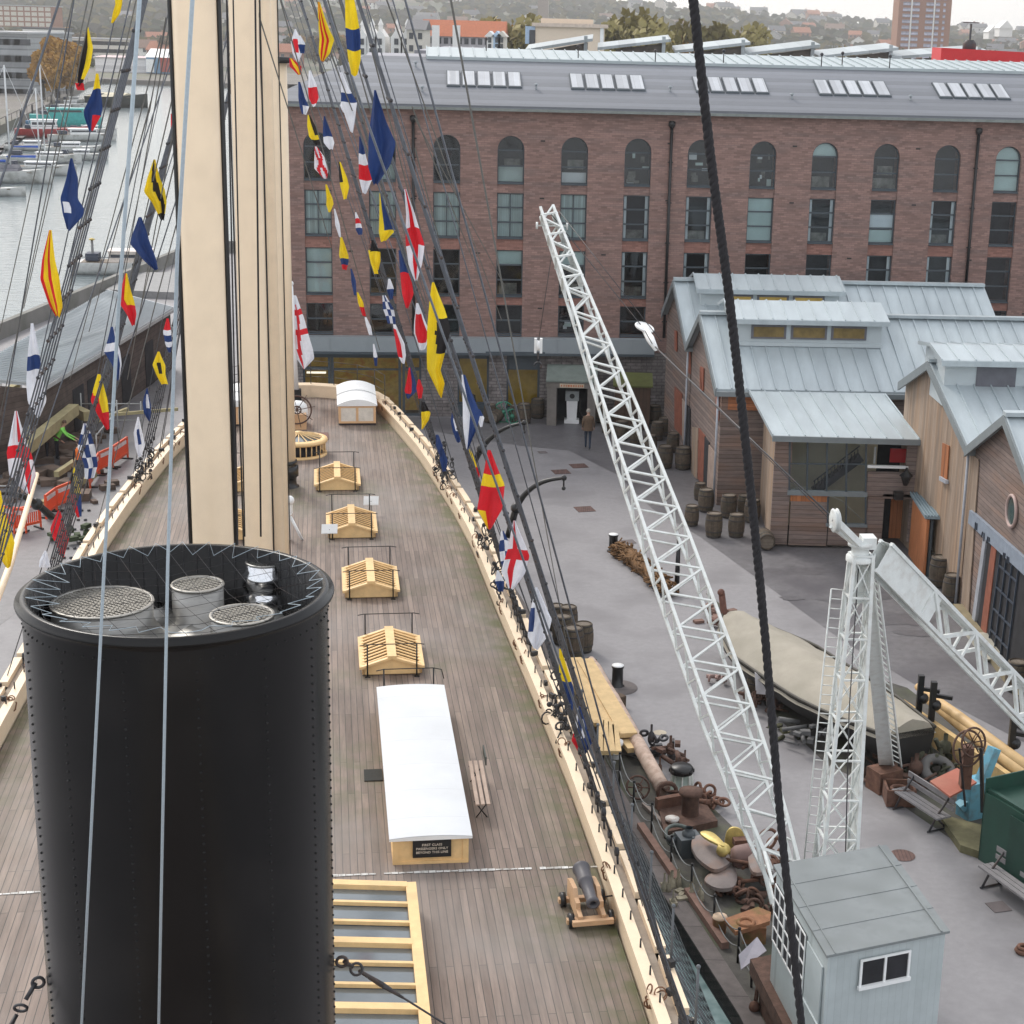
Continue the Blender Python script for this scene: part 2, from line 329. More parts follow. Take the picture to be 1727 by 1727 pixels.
# hills
import mathutils.noise as mn
def hillh(x,y):
    b=max(0,min(1,(y-1150)/1700.)); b=b*b*(3-2*b)
    sky_=66 - 44*max(0,min(1,(x-50)/700.)) + 12*max(0,min(1,(-x-150)/500.))
    k=mn.noise(V((x*.0016,y*.0016,3.)))*14*b+mn.noise(V((x*.006,y*.006,1.)))*5*b
    return -1+b*sky_+k+ (4*mn.noise(V((x*.01,y*.01,7.))) if y>900 else 0)*b
o=MB(); nx,ny=80,44; vs=[];fs=[]
for j in range(ny+1):
    y=720+(j/ny)**1.5*3900
    for i in range(nx+1):
        x=(-1+2*i/nx)*(1500+y*.55)-100; vs.append((x,y,hillh(x,y)))
fs=[[j*(nx+1)+i,j*(nx+1)+i+1,(j+1)*(nx+1)+i+1,(j+1)*(nx+1)+i] for j in range(ny) for i in range(nx)]
o.add(vs,fs,0,True)
HILL=mat('hill_ground',(.075,.085,.05),.95,var=.3,vs=.012,dirt=(.15,.12,.09),dirtamt=.8,dirtscale=.01)
struct(o,'hills',HILL)
# ---------------------------------------------------------------- foliage
def leafmat(name,c,c2):
    m=mat(name,c,.8,var=.3,vs=.35,col2=c2,local=True); return m
LEAFS=[leafmat('autumn_orange_leaves',(.40,.19,.03),(.55,.33,.06)),leafmat('yellow_green_leaves',(.21,.18,.06),(.36,.30,.10)),leafmat('dull_green_leaves',(.06,.075,.03),(.12,.13,.05)),leafmat('brown_leaves',(.13,.09,.05),(.20,.15,.08))]
BARK=mat('bark',(.06,.05,.04),.95)
def tree_proto(name,leaf,seed,label,n=1500,wide=1.):
    rn=random.Random(seed); rt=root(name,(0,0,0),label,'tree','autumn trees beyond the harbour')
    t=MB(); t.tube([(0,0,-1),(0,.02,.3),(.03,0,.55)],[.05,.04,.02],7)
    cl=[]
    for k in range(16):
        a=rn.uniform(0,6.28); rr=rn.uniform(.12,.36)*wide; z=rn.uniform(.34,.88); c=V((math.cos(a)*rr*(1.2-.5*z),math.sin(a)*rr*(1.2-.5*z),z)); cl.append((c,rn.uniform(.10,.2)))
        t.tube([(0,0,.2+.3*z*.5),(c.x*.6,c.y*.6,c.z-.1),tuple(c)],[.02,.012,.005],5)
    t.build('trunk',BARK,rt)
    f=MB()
    for i in range(n):
        c,r=rn.choice(cl); d=V((rn.gauss(0,1),rn.gauss(0,1),rn.gauss(0,.8))); d.normalize(); p=c+d*r*rn.uniform(.55,1.12)
        a=V((rn.gauss(0,1),rn.gauss(0,1),rn.gauss(0,1))).normalized(); b=a.orthogonal().normalized(); s=rn.uniform(.02,.038)
        f.add([p-a*s-b*s,p+a*s-b*s*.6,p+a*s*.8+b*s,p-a*s*.7+b*s],[[0,1,2,3]])
    f.build('crown',leaf,rt); return rt
TP=[tree_proto('autumn_tree',LEAFS[0],3,'orange-leaved tree on the left harbour bank beside the grey office block',4200,1.25),
    tree_proto('harbour_tree',LEAFS[1],4,'broad yellow green autumn tree showing above the roofs behind the brick building',4200,1.15),
    tree_proto('dark_green_tree',LEAFS[2],5,'dull green tree among the far roofs below the hillside',1500),
    tree_proto('brown_tree',LEAFS[3],6,'bare brown autumn tree among the far roofs below the hillside',1500)]
TG='autumn trees beyond the harbour'
def tree(k,p,h,label=None):
    lab=label or TP[k]['label']
    return place(TP[k],USED,p,R_.uniform(0,6),lab,TG,(h*R_.uniform(.75,.95),h*R_.uniform(.75,.95),h))
def at(px,py,Y):
    p=AY(px,py,Y); return p
def standing(px,pytop,Y,z0=0):
    p=AY(px,pytop,Y); return V((p.x,p.y,z0)),p.z-z0
for px,top_,Y,k,lab in [(92,60,450,0,'big orange tree on the left harbour bank beside the grey office block'),(70,84,440,0,'small orange tree in front of the big one on the left bank'),(118,92,460,1,'yellow green tree right of the big orange tree on the left bank'),
        (1078,16,330,1,'broad yellow green tree above the wavy roofs behind the cream block'),(1060,30,320,1,'low yellow tree left of the broad one behind the cream block'),(858,24,340,1,'round yellow green tree left of the cream block'),(1190,32,380,1,'yellow green tree right of the thick black rope'),(1245,38,390,1,'wide olive tree further right of the thick black rope'),(1130,42,380,0,'small orange tree between two olive ones behind the wavy roofs'),(840,32,380,0,'small orange tree beside the round yellow green one')]:
    p,h=standing(px,top_,Y); tree(k,p,h/1.03,lab)
for i in range(120):
    Y=R_.uniform(700,1500); px=R_.uniform(-20,1760); x=AY(px,50,Y).x
    if R_.random()<.5: px2=R_.uniform(480,1300); x=AY(px2,50,Y).x
    k=R_.choice([0,1,1,2,2,2,3,3]); tree(k if k>1 else k,V((x,Y,hillh(x,Y)-1)),R_.uniform(11,19),['orange tree in the far town below the hills','yellow green tree in the far town below the hills','dull green tree in the far town below the hills','brown tree in the far town below the hills'][k])
# hillside woods: one mass
w=MB()
rn=random.Random(5)
for i in range(9000):
    y=rn.uniform(1100,3400); x=rn.uniform(-.42,.36)*y-20
    d=mn.noise(V((x*.004,y*.002,9)))
    if d<-.05 and rn.random()<.75: continue
    z=hillh(x,y); s=rn.uniform(4,10)
    for q in range(2):
        a=rn.uniform(0,6.28); c=V((x+rn.gauss(0,5),y+rn.gauss(0,6),z+rn.uniform(2,8)))
        ax=V((math.cos(a)*.3+1,math.sin(a)*.3,rn.gauss(0,.2)))*s*.7; az=V((rn.gauss(0,.2),rn.gauss(0,.3),1))*s*.5
        mid=rn.randrange(3)
        w.add([c-ax,c-ax*.4+az,c+ax*.5+az*.8,c+ax,c-az*.7],[[0,1,2,3,4]],mid)
tag(w.build('hillside_woods',[mat('wood_green',(.055,.065,.035),.9,var=.3,vs=.01),mat('wood_ochre',(.12,.10,.035),.9,var=.3,vs=.01),mat('wood_grey',(.085,.08,.06),.9,var=.3,vs=.01)]),'grey green autumn woods spread over the far hillside','woods',kind='stuff')
# far houses
WALLP=[mat('pale_render',(.62,.58,.52),.9,var=.05),mat('far_brick',(.32,.17,.12),.9,var=.1),mat('grey_render',(.42,.41,.40),.9,var=.06),mat('white_render',(.75,.74,.72),.9,var=.04)]
ROOFP=[mat('red_tile_roof',(.36,.15,.09),.85,var=.15),mat('dark_slate_roof',(.12,.12,.13),.7,var=.15),mat('brown_roof',(.20,.13,.10),.85,var=.15),mat('pale_roof',(.45,.45,.46),.7,var=.1)]
HWIN=mat('house_window',(.05,.055,.065),.2,var=.3)
def house_proto(k,rf,name,label,L=9,D=7,H=5.5,terr=1):
    rt=root(name,(0,0,0),label,'house','houses on the far hillside')
    w=MB(); w.box((0,0,H/2),(L,D,H)); w.prism([(-L/2,-D/2,H),(-L/2,D/2,H),(-L/2,0,H+2.4)],(L,0,0)); w.build('wall',WALLP[k],rt)
    r=MB()
    for s in (-1,1): r.obox(V((-L/2-.3,s*(D/2+.4),H-.25)),V((L+.6,0,0)),V((0,-s*(D/2+.4),2.75)),V((0,0,.2)))
    r.build('roof',ROOFP[rf],rt)
    c=MB(); c.box((L*.32,.3,H+2.6),(.9,.7,1.8)); c.build('chimney',WALLP[1],rt)
    g=MB()
    for x in (-.3,0.02,.3):
        for z in (1.6,4.1):
            g.box((x*L,-D/2-.02,z),(1.1,.08,1.3))
    g.build('window',HWIN,rt); return rt
HP=[house_proto(0,1,'pale_house','pale rendered house with a slate roof on the far hillside'),house_proto(1,0,'brick_house','brick house with a red tiled roof on the far hillside'),
    house_proto(3,2,'white_house','white house with a brown roof on the far hillside',11,7,5),house_proto(2,1,'grey_house','grey house with a dark roof on the far hillside',14,8,6)]
for i in range(230):
    Y=R_.uniform(760,2900)**1.0; 
    if i<90: px=R_.uniform(1200,1740)
    else: px=R_.uniform(-10,1740)
    if i%4==0: Y=R_.uniform(760,1300)
    x=AY(px,50,Y).x; z=hillh(x,Y)
    k=R_.randrange(4); sc_=R_.uniform(.9,1.5)*(1+ (Y-700)/3500)
    place(HP[k],USED,(x,Y,z-.5),R_.choice([0,.2,-.2,1.4,.4]),HP[k]['label'],'houses on the far hillside',sc_)
# ================================================================ named far buildings
def block(name,px0,px1,pyt,pyb,Y,depth,m,label,cat='building',roof=None,wins=None,z0=None,winm=None,rise=0,gable=False):
    a=AY(px0,pyt,Y); b=AY(px1,pyt,Y); zt=(a.z+b.z)/2; zb=AY((px0+px1)/2,pyb,Y).z if z0 is None else z0
    rt=root(name,((a.x+b.x)/2,Y,zb),label,cat)
    L=b.x-a.x
    w=MB(); w.box(((a.x+b.x)/2,Y+depth/2,(zt+zb)/2),(L,depth,zt-zb)); w.build('wall',m,rt)
    if roof is not None:
        r=MB()
        if rise>0:
            if gable: r.prism([(a.x-.3,Y-.4,zt),(b.x+.3,Y-.4,zt),((a.x+b.x)/2,Y-.4,zt+rise)],(0,depth+.8,0))
            else: r.prism([(a.x-.3,Y-.5,zt),(a.x-.3,Y+depth+.5,zt),(a.x-.3,Y+depth/2,zt+rise)],(L+.6,0,0))
        else: r.box(((a.x+b.x)/2,Y+depth/2,zt+.25),(L+1,depth+1,.5))
        r.build('roof',roof,rt)
    if wins:
        nx,nz,ww,wh=wins
        for i in range(nx):
            for j in range(nz):
                if nx*nz>100: break
                g=MB(); g.box((a.x+L*(i+.5)/nx,Y-.03,zb+(zt-zb)*(j+.5)/nz),(ww,.12,wh)); g.build('window',winm or HWIN,rt)
    return rt
cladding=mat('grey_glazed_cladding',(.30,.32,.34),.35,var=.12,vs=.3,lines=('z',1.6,.25),linedark=.6)
block('office_block',-60,45,56,168,470,40,cladding,'grey glass office block at the left edge of the harbour',roof=mat('grey_flat_roof',(.4,.41,.42),.8),wins=(6,4,4.5,1.6))
block('apartment_block',-30,86,10,45,980,20,WALLP[1],'long brick apartment block far off at the upper left corner',roof=ROOFP[3],wins=(10,4,3,2.0),winm=WALLP[0])
block('terrace_row',38,108,48,58,800,12,ROOFP[1],'dark roofed terrace with white dormers beyond the orange tree',roof=ROOFP[1],wins=(12,1,1.6,1.6),winm=WALLP[3])
block('white_warehouse',40,76,62,80,720,14,WALLP[3],'low white shed behind the top of the orange tree',roof=ROOFP[2],rise=1)
block('cream_office',112,215,66,92,760,14,WALLP[0],'cream and grey low office across the end of the harbour',roof=ROOFP[3],wins=(14,2,3,1.6))
block('boat_shed',160,245,97,122,700,24,mat('white_metal_shed',(.72,.70,.70),.6,var=.04,lines=('z',1.2,.1),linedark=.85),'long white metal boat shed on the quay at the harbour end',roof=mat('rust_pink_roof_edge',(.55,.42,.42),.7),rise=.6)
rt=block('boathouse',246,300,97,124,690,18,mat('blue_boards',(.16,.30,.45),.7),'blue and red boathouse with a white gabled roof at the harbour end',roof=WHITE,rise=3.2)
a=AY(270,97,689.7); b=AY(300,122,689.7); g=MB(); g.box(((a.x+b.x)/2,689.6,(a.z+b.z)/2),(b.x-a.x,.4,a.z-b.z)); g.build('wall',mat('red_boards',(.36,.07,.05),.7),rt)
g=MB(); g.box((AY(252,115,688).x,689.2,3),(3,1,5)); g.build('door',WHITE,rt)
# white spired terrace
for i,px in enumerate([611,627,641,669,686]):
    a=AY(px,50,300); rt=root('white_gabled_house',(a.x,300,0),['first','second','third','fourth','fifth'][i]+' from the left of five white houses with pointed turrets behind the brick roof','house','white houses with pointed turrets')
    zt=AY(px,62,300).z; zb=AY(px,95,300).z
    w=MB(); w.box((a.x,303,(zt+zb)/2-2),(1.75 if i in(0,1,2) else 2.0,7,zt-zb+4)); w.prism([(a.x-.9,299.6,zt),(a.x+.9,299.6,zt),(a.x,299.6,zt+1.3)],(0,6,0)); w.build('wall',WALLP[3],rt)
    s=MB(); zs=AY(px,31,300).z; s.lathe((a.x,301,zt+.9),[(.38,0),(.38,(zs-zt)*.35),(.5,(zs-zt)*.36),(.02,(zs-zt)-.9)],8,sm=False); s.build('turret',WALLP[3],rt)
    for z in (zt-.8,zt-2.4):
        g=MB(); g.box((a.x,299.4,z),(.7,.2,1.0)); g.build('window',HWIN,rt)
block('corner_house',686,716,50,92,296,10,WALLP[0],'cream gabled house at the right end of the white turreted terrace',roof=ROOFP[1],rise=1.6,wins=(2,2,.7,1.0))
rt=block('orange_roofed_terrace',712,850,62,92,330,9,mat('terrace_render',(.42,.40,.42),.8,var=.2,vs=.6),'terrace under one orange tiled roof left of the cream block',roof=mat('orange_tiles',(.42,.14,.07),.85,var=.15),wins=(12,2,.8,1.1),rise=3.)
for px in (735,770):
    a=AY(px,50,329.4); g=MB(); g.box((a.x,329.2,a.z-1.2),(1.4,.8,4)); g.build('bay',WALLP[3],rt)
for i,(px,c) in enumerate([(826,WALLP[3]),(838,mat('pale_blue_render',(.42,.55,.70),.8)),(846,WALLP[0])]):
    a=AY(px,60,280); block('gabled_town_house',px-6,px+6,62,84,280,6,c,['tall white','pale blue','cream'][i]+' gabled town house just above the white roof strip',roof=c,rise=.9,gable=True,wins=(1,2,.5,.8))
cr=mat('cream_render',(.72,.60,.48),.85,var=.03)
rt=block('cream_block',903,1020,46,92,250,14,cr,'cream windowless block with a stepped flat roof above the brick building',cat='building',roof=mat('cream_coping',(.6,.5,.42),.8))
a=AY(912,33,252); b=AY(1000,46,252); g=MB(); g.box(((a.x+b.x)/2,257,(a.z+b.z)/2),(b.x-a.x,9,a.z-b.z+.4)); g.build('upper_storey',cr,rt)
a=AY(886,44,250); b=AY(902,74,250); g=MB(); g.box(((a.x+b.x)/2,254,(a.z+b.z)/2),(b.x-a.x,8,a.z-b.z)); g.build('stair_bay',mat('pale_blue_panel',(.38,.50,.66),.5),rt)
g=MB(); g.box(((a.x+b.x)/2+.3,249.9,(a.z+b.z)/2-.3),(.8,.2,2.0)); g.build('window',HWIN,rt)
g=MB(); g.box((AY(1015,60,249.9).x,249.9,AY(1015,62,250).z),(.5,.2,2.6)); g.build('window',WHITE,rt)
# tower block
TB=mat('tower_brick',(.33,.18,.13),.9,var=.06)
a=AY(1517,0,900); b=AY(1606,0,900); zb=hillh(a.x,900); zt=52
rt=root('tower_block',((a.x+b.x)/2,900,zb),'tall red brick tower block standing above the skyline at the right','tower')
w=MB(); w.box(((a.x+b.x)/2,909,(zb+zt)/2),(b.x-a.x,18,zt-zb)); w.build('wall',TB,rt)
WB=mat('tower_window_band',(.50,.50,.62),.4,var=.3,vs=.8,lines=('z',1.45,.4),linedark=.55)
for px0,px1 in [(1524,1537),(1540,1552),(1563,1576),(1579,1586),(1592,1596)]:
    x0=AY(px0,0,900).x; x1=AY(px1,0,900).x
    for j in range(17):
        z=zb+8+j*2.9
        if z>zt-1.5: break
        g=MB(); g.box(((x0+x1)/2,899.85,z),(x1-x0,.4,1.7)); g.build('window',WB,rt)
w=MB()
for px in (1538.5,1577): x=AY(px,0,900).x; w.box((x,899.6,(zb+zt)/2),(.7,.5,zt-zb))
w.build('white_pier',WALLP[3],rt)
block('church_tower',907,925,0,40,1500,10,mat('brown_stone',(.30,.25,.22),.9),'square brown stone tower on the hillside above the cream block')
block('white_gable_row',1668,1684,54,66,700,10,WALLP[3],'left one of two bright white gables near the right edge',roof=WALLP[3],rise=2.5,gable=True)
block('white_gable_row',1686,1708,48,62,690,10,WALLP[3],'right one of two bright white gables near the right edge',roof=WALLP[3],rise=3,gable=True)
# wavy grey roofs behind brick building
ZW=mat('pale_grey_roof',(.36,.40,.41),.45,var=.05,vs=.8,lines=('x',1.2,.05),linedark=.88)
GW=mat('grey_roof_flat',(.28,.28,.31),.7,var=.06,vs=.5)
rt=root('rear_roof_range',(10,112,0),'grey flat roof range running behind the brick building ridge','building')
w=MB(); a=AY(716,83,110); b=AY(1560,103,110); w.add([V((a.x,104,0)),V((b.x+20,104,0)),V((b.x+20,125,0)),V((a.x,125,0)),V((a.x,104,a.z)),V((b.x+20,104,b.z-.6)),V((b.x+20,125,b.z-.8)),V((a.x,125,a.z+.1))],[[0,1,5,4],[4,5,6,7],[1,2,6,5],[0,4,7,3]]); w.build('wall',GW,rt)
for i,(x0,y0,x1,y1) in enumerate([(888,79,1000,61),(1008,76,1130,62),(1137,81,1262,67),(1250,86,1378,71),(1375,90,1508,76),(1497,91,1655,80)]):
    a=AY(x0,y0,128); b=AY(x1,y1,128); rt=root('wing_roof',((a.x+b.x)/2,128,15),['first','second','third','fourth','fifth','sixth'][i]+' from the left of the pale grey tilted roofs behind the brick building','roof','pale tilted roofs')
    w=MB(); w.prism([V((a.x,126,a.z-.35)),V((b.x,126,b.z-.35)),V((b.x,126,b.z-.15)),V((a.x,126,a.z-.15))],(0,6,.3)); w.build('roof',ZW,rt)
    w=MB(); w.prism([V((lerp(a.x,b.x,.25),126.4,15)),V((b.x-.35,126.4,15)),V((b.x-.35,126.4,b.z-.45)),V((lerp(a.x,b.x,.25),126.4,lerp(a.z,b.z,.25)-.45))],(0,.2,0)); w.build('wall',mat('dark_gable_glazing',(.10,.085,.07),.6,var=.4,vs=2),rt)
    w=MB(); w.box((b.x-.5,126.3,(b.z+14)/2),(.25,.25,b.z-14)); w.build('post',ZW,rt)
a=AY(1587,92,106); b=AY(1790,112,106); w=MB(); w.obox(V((a.x,106,b.z-.6)),V((b.x-a.x+4,0,-.3)),V((0,3,0)),V((0,0,a.z-b.z+1.0))); top(w,'red_plant_housing',mat('bright_red_panel',(.62,.03,.035),.5,var=.05),'long bright red rooftop box behind the ridge at the right edge','housing')
a=AY(1634,88,108); w=MB(); w.tube([V((a.x,108,14)),V((a.x,108,AY(1634,40,108).z))],.07,6); w.tube([V((a.x-.5,108,AY(1634,38,108).z)),V((a.x+.5,108,AY(1634,38,108).z))],.03,5); w.lathe(V((a.x,108,AY(1634,90,108).z)),[(.3,0),(.42,.2),(.42,.6),(.25,.8)],10); top(w,'roof_mast',IRON,'thin metal aerial mast with a dark drum rising beside the red rooftop box','aerial')
# ================================================================ BRICK BUILDING
BRK=mat('purple_red_brick',(.285,.18,.155),.9,var=.16,vs=1.1,stretch=(.7,.7,6),ang=.1,brick=(.30,.10,.010),brickcol=.78,dirt=(.22,.155,.14),dirtamt=.8,dirtscale=.5)
BRKL=mat('orange_brick_band',(.30,.155,.125),.9,var=.16,vs=1.5,stretch=(.8,.8,3),ang=.1,brick=(.30,.10,.010),brickcol=.8)
SLATE=mat('lilac_grey_slate',(.185,.197,.222),.62,var=.05,vs=1.5,stretch=(1,3,1),ang=.1,lines=('z',.16,.12),linedark=.86)
RUBB=mat('rubble_stone',(.225,.20,.195),.9,var=.4,vs=3.2,ang=.1,brick=(.55,.17,.02),brickcol=.5,bump=.0)
ZINC=mat('canopy_zinc',(.27,.30,.32),.5,var=.06,vs=1)
CAPM=mat('ridge_cap_metal',(.38,.435,.45),.45,var=.06,vs=.6)
BLD=root('brick_building',FB(18,0,0),'long purple red brick building with arched top windows and a lilac slate roof','building')
WD=3.159; NC=15; U0_,U1_=-2.3,15*3.159+2
HW=.665
EAV=15.48; rows=[('arch',11.86,14.15),('rect',9.15,11.36),('rect',6.24,8.54),('rect',4.26,5.77)]
def frect(mb,u0,u1,z0,z1,d0,d1,mi=0): mb.obox(FB(u0,d0,z0),FE*(u1-u0),FN*(d1-d0),V((0,0,z1-z0)),mi)
w=MB()
edges=[U0_]+sum([[k*WD-HW,k*WD+HW] for k in range(NC)],[])+[U1_]
for i in range(0,len(edges),2): frect(w,edges[i],edges[i+1],3.4,14.3,-.32,0)
frect(w,U0_,U1_,14.3,EAV-.03,-.32,0)
sp=MB()
for k in range(NC):
    u=k*WD
    for z0,z1 in [(3.4,4.26),(5.77,6.24),(8.54,9.15),(11.36,11.86)]:
        sp=MB(); frect(sp,u-HW,u+HW,z0,z1,-.32,-.07); sp.build('spandrel',BRKL if z0 in(8.54,5.77) else BRK,BLD)
    # arch head
    n=12; zc=14.15-HW
    for j in range(n):
        a0=math.pi*j/n; a1=math.pi*(j+1)/n
        p=[(u+HW*math.cos(a0),zc+HW*math.sin(a0)),(u+HW*math.cos(a1),zc+HW*math.sin(a1))]
        w.add([FB(p[0][0],0,p[0][1]),FB(p[0][0],0,14.3),FB(p[1][0],0,14.3),FB(p[1][0],0,p[1][1])],[[0,1,2,3]])
        w.add([FB(p[0][0],0,p[0][1]),FB(p[1][0],0,p[1][1]),FB(p[1][0],-.3,p[1][1]),FB(p[0][0],-.3,p[0][1])],[[0,1,2,3]])
w.build('wall',BRK,BLD)
w=MB(); frect(w,U0_-.0,U0_+.3,0,EAV-.05,-10,-.33); frect(w,U0_,U1_,0,EAV-.1,-10.3,-10); frect(w,U1_-.3,U1_,0,EAV-.05,-10,-.33); w.build('rear_walls',BRK,BLD)
# ground floor
w=MB(); ops=[(-.75,.2,0),(.3,4.0,0),(4.25,5.0,0),(7.3,8.6,.9),(10.2,11.55,.55)]
opn=[(-.9,5.05,0),(6.9,8.5,.6),(9.4,11.1,.4)]
u=U0_
for a,b,z in opn:
    frect(w,u,a,0,3.4,-.4,.02); 
    if z: frect(w,a,b,0,z,-.4,.02,1)
    u=b
frect(w,u,U1_,0,3.4,-.4,.02)
w.build('stone_wall',[RUBB,FRAME],BLD)
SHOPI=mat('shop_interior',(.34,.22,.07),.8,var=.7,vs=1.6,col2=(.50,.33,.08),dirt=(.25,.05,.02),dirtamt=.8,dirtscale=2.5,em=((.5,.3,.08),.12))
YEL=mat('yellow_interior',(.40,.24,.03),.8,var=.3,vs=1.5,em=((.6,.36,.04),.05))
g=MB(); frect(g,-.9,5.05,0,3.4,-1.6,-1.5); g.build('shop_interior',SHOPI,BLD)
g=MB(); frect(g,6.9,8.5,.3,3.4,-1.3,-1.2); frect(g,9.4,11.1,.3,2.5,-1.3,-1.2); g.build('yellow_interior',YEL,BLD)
f=MB()
for a,b,z in opn:
    for uu in (a,b-.1): frect(f,uu,uu+.1,z,3.4,-.3,-.15)
    frect(f,a+.1,b-.1,3.0 if a<9 else 2.45,3.4,-.31,-.1); frect(f,a+.1,b-.1,z,z+.12,-.3,-.15)
for uu in (.35,.5,3.9,4.1): frect(f,uu,uu+.13,0,3.0,-.3,-.14)
frect(f,-.8,.35,2.35,2.5,-.3,-.14); frect(f,4.2,5,2.35,2.5,-.3,-.14); frect(f,.6,3.9,2.35,2.43,-.3,-.16)
f.build('shopfront_frame',FRAME,BLD)
for a,b,z in opn:
    g=MB(); g.poly([FB(a,-.22,z),FB(b,-.22,z),FB(b,-.22,3.2),FB(a,-.22,3.2)]); g.build('shop_pane',PANE,BLD)
g=MB(); frect(g,-.72,.25,2.18,2.26,-.2,-.05); g.build('door_lamp',mat('warm_strip',(.8,.75,.6),.5,em=((1,.9,.7),.6)),BLD)
# upper windows
BLG=mat('green_white_blind',(.62,.72,.70),.85,var=.08,vs=1.2); BLW=mat('white_blind',(.85,.87,.9),.85,var=.05); BLD_=mat('room_clutter',(.16,.15,.13),.9,var=.7,vs=2.2,col2=(.33,.31,.28)); CURT=mat('net_curtain',(.62,.70,.69),.9,var=.06,vs=2,lines=('x',.11,.3),linedark=.85,ang=.1)
spec={0:['d','n','b','d'],1:['o','n','d','d'],2:['d','n','d','d'],3:['o','n','h','d'],4:['o','n','h','c'],5:['c','s','s','d'],6:['c','s','s','d'],7:['c','b','d','d'],8:['h','s','d','d'],9:['o','w','s','d'],10:['d','s','s','d'],11:['b','d','d','d'],12:['o','n','d','d'],13:['d','d','s','d'],14:['d','n','d','d']}
for k in range(NC):
    for r,(typ,z0,z1) in enumerate(rows):
        u=k*WD; wi=MB(); frect(wi,u-HW+.02,u+HW-.02,z0-.06,z0,-.3,.03)   # sill
        wn=wi.build('window',FRAME,BLD)
        bk=MB(); frect(bk,u-HW,u+HW,z0,z1,-1.0,-.95,0)
        c=spec[k][r]; H=z1-z0
        if c=='n': frect(bk,u-HW,u+HW,z0,z1,-.33,-.31,1)
        if c=='b': frect(bk,u-HW,u+HW,z0,z1,-.33,-.31,2)
        if c=='h': frect(bk,u-HW,u+HW,z0+H*.68,z1,-.33,-.31,2); frect(bk,u-.5,u+.4,z0,z0+H*.25,-.6,-.55,4)
        if c=='w': frect(bk,u-HW,u+HW,z0+H*.35,z0+H*.66,-.33,-.31,3); frect(bk,u-HW,u+HW,z0,z0+H*.3,-.33,-.31,2)
        if c=='o': frect(bk,u-HW,u+HW,z0,z0+H*R_.uniform(.15,.35),-.6,-.55,R_.choice([2,3,4])); frect(bk,u-.3,u+.5,z0+H*.3,z0+H*.5,-.7,-.65,4)
        if c=='s':
            for sg in (-1,1): frect(bk,u+sg*.56-.09,u+sg*.56+.09,z0,z1,-.33,-.31,3)
            frect(bk,u-.4,u+.45,z0,z0+H*.2,-.7,-.65,4)
        if c=='c':
            for q in range(7): 
                uu=u+R_.uniform(-.5,.4); zz=z0+R_.uniform(.0,.6)*H; frect(bk,uu,uu+R_.uniform(.1,.4),zz,zz+R_.uniform(.1,.35),-.6-q*.03,-.58-q*.03,R_.choice([2,3,4,4]))
        bk.build('room',[DARK,CURT,BLG,BLW,BLD_],wn)
        f=MB(); zt=z1-HW if typ=='arch' else z1
        for sg in (-1,1): 
            x0=u+sg*HW; frect(f,min(x0,x0-sg*.055),max(x0,x0-sg*.055),z0,zt,-.27,-.17)
        frect(f,u-HW+.055,u+HW-.055,z0,z0+.06,-.27,-.17)
        if typ=='arch':
            n=14
            for j in range(n):
                a0=math.pi*j/n;a1=math.pi*(j+1)/n;R1=HW-.005;R2=HW-.06
                q=[(R1,a0),(R1,a1),(R2,a1),(R2,a0)]
                f.prism([FB(u+rr*math.cos(aa),-.17,zt+rr*math.sin(aa)) for rr,aa in q],-FN*.1)
            bars=[z0+.78,z0+1.55]
        else:
            frect(f,u-HW+.055,u+HW-.055,z1-.06,z1,-.27,-.17)
            bars=[z0+H*.33,z0+H*.66] if H>1.8 else [z0+H*.45]
        for zz in bars: frect(f,u-HW+.056,u+HW-.056,zz,zz+.07,-.26,-.16)
        if c=='n': frect(f,u-.025,u+.025,z0+.06,zt-.06,-.25,-.175)
        f.build('frame',FRAME,wn)
        g=MB()
        if typ=='arch': g.poly([FB(u-HW,-.2,z0),FB(u+HW,-.2,z0)]+[FB(u+HW*math.cos(math.pi*j/12),-.2,zt+HW*math.sin(math.pi*j/12)) for j in range(13)][0:])
        else: g.poly([FB(u-HW,-.2,z0),FB(u+HW,-.2,z0),FB(u+HW,-.2,z1),FB(u-HW,-.2,z1)])
        g.build('pane',PANE,wn)
# roof
RUN,RISE=5.,2.05
def RS(u,r): return FB(u,.35-r*(RUN+.35),EAV-.05+r*(RISE+.1))
w=MB(); a=[RS(U0_-.3,0),RS(U1_+.3,0),RS(U1_+.3,1),RS(2.2,1)]; w.prism(a,(0,0,.16)); 
w.prism([RS(U0_-.3,0),RS(2.2,1),FB(2.2,-10,EAV+RISE),FB(U0_-.3,-10.3,EAV)],(0,0,.12)); w.build('roof',SLATE,BLD)
w=MB(); w.obox(FB(U0_-.35,.48,EAV-.14),FE*(U1_-U0_+.7),FN*-.13,V((0,0,.13))); w.build('gutter',mat('lead_gutter',(.20,.22,.21),.6),BLD)
w=MB(); u0=5.3; a=FB(u0,-5.1,EAV+RISE+.12); 
w.prism([FB(u0,-4.7,EAV+RISE+.1),FB(U1_,-4.7,EAV+RISE+.1),FB(U1_,-9.5,EAV+RISE+.52),FB(u0,-9.5,EAV+RISE+.52)],(0,0,.15))
for i in range(int((U1_-u0)/.62)):
    u=u0+i*.62; w.obox(FB(u,-4.75,EAV+RISE+.26),FE*.04,FN*-4.7+V((0,0,.41)),V((0,0,.06)))
w.build('ridge_cap',CAPM,BLD)
w=MB(); w.prism([FB(2.2,-5,EAV+RISE+.05),FB(5.3,-5,EAV+RISE+.05),FB(5.3,-9.5,EAV+RISE+.2),FB(2.2,-9.5,EAV+RISE+.2)],(0,0,.1)); w.build('flat_roof',GW,BLD)
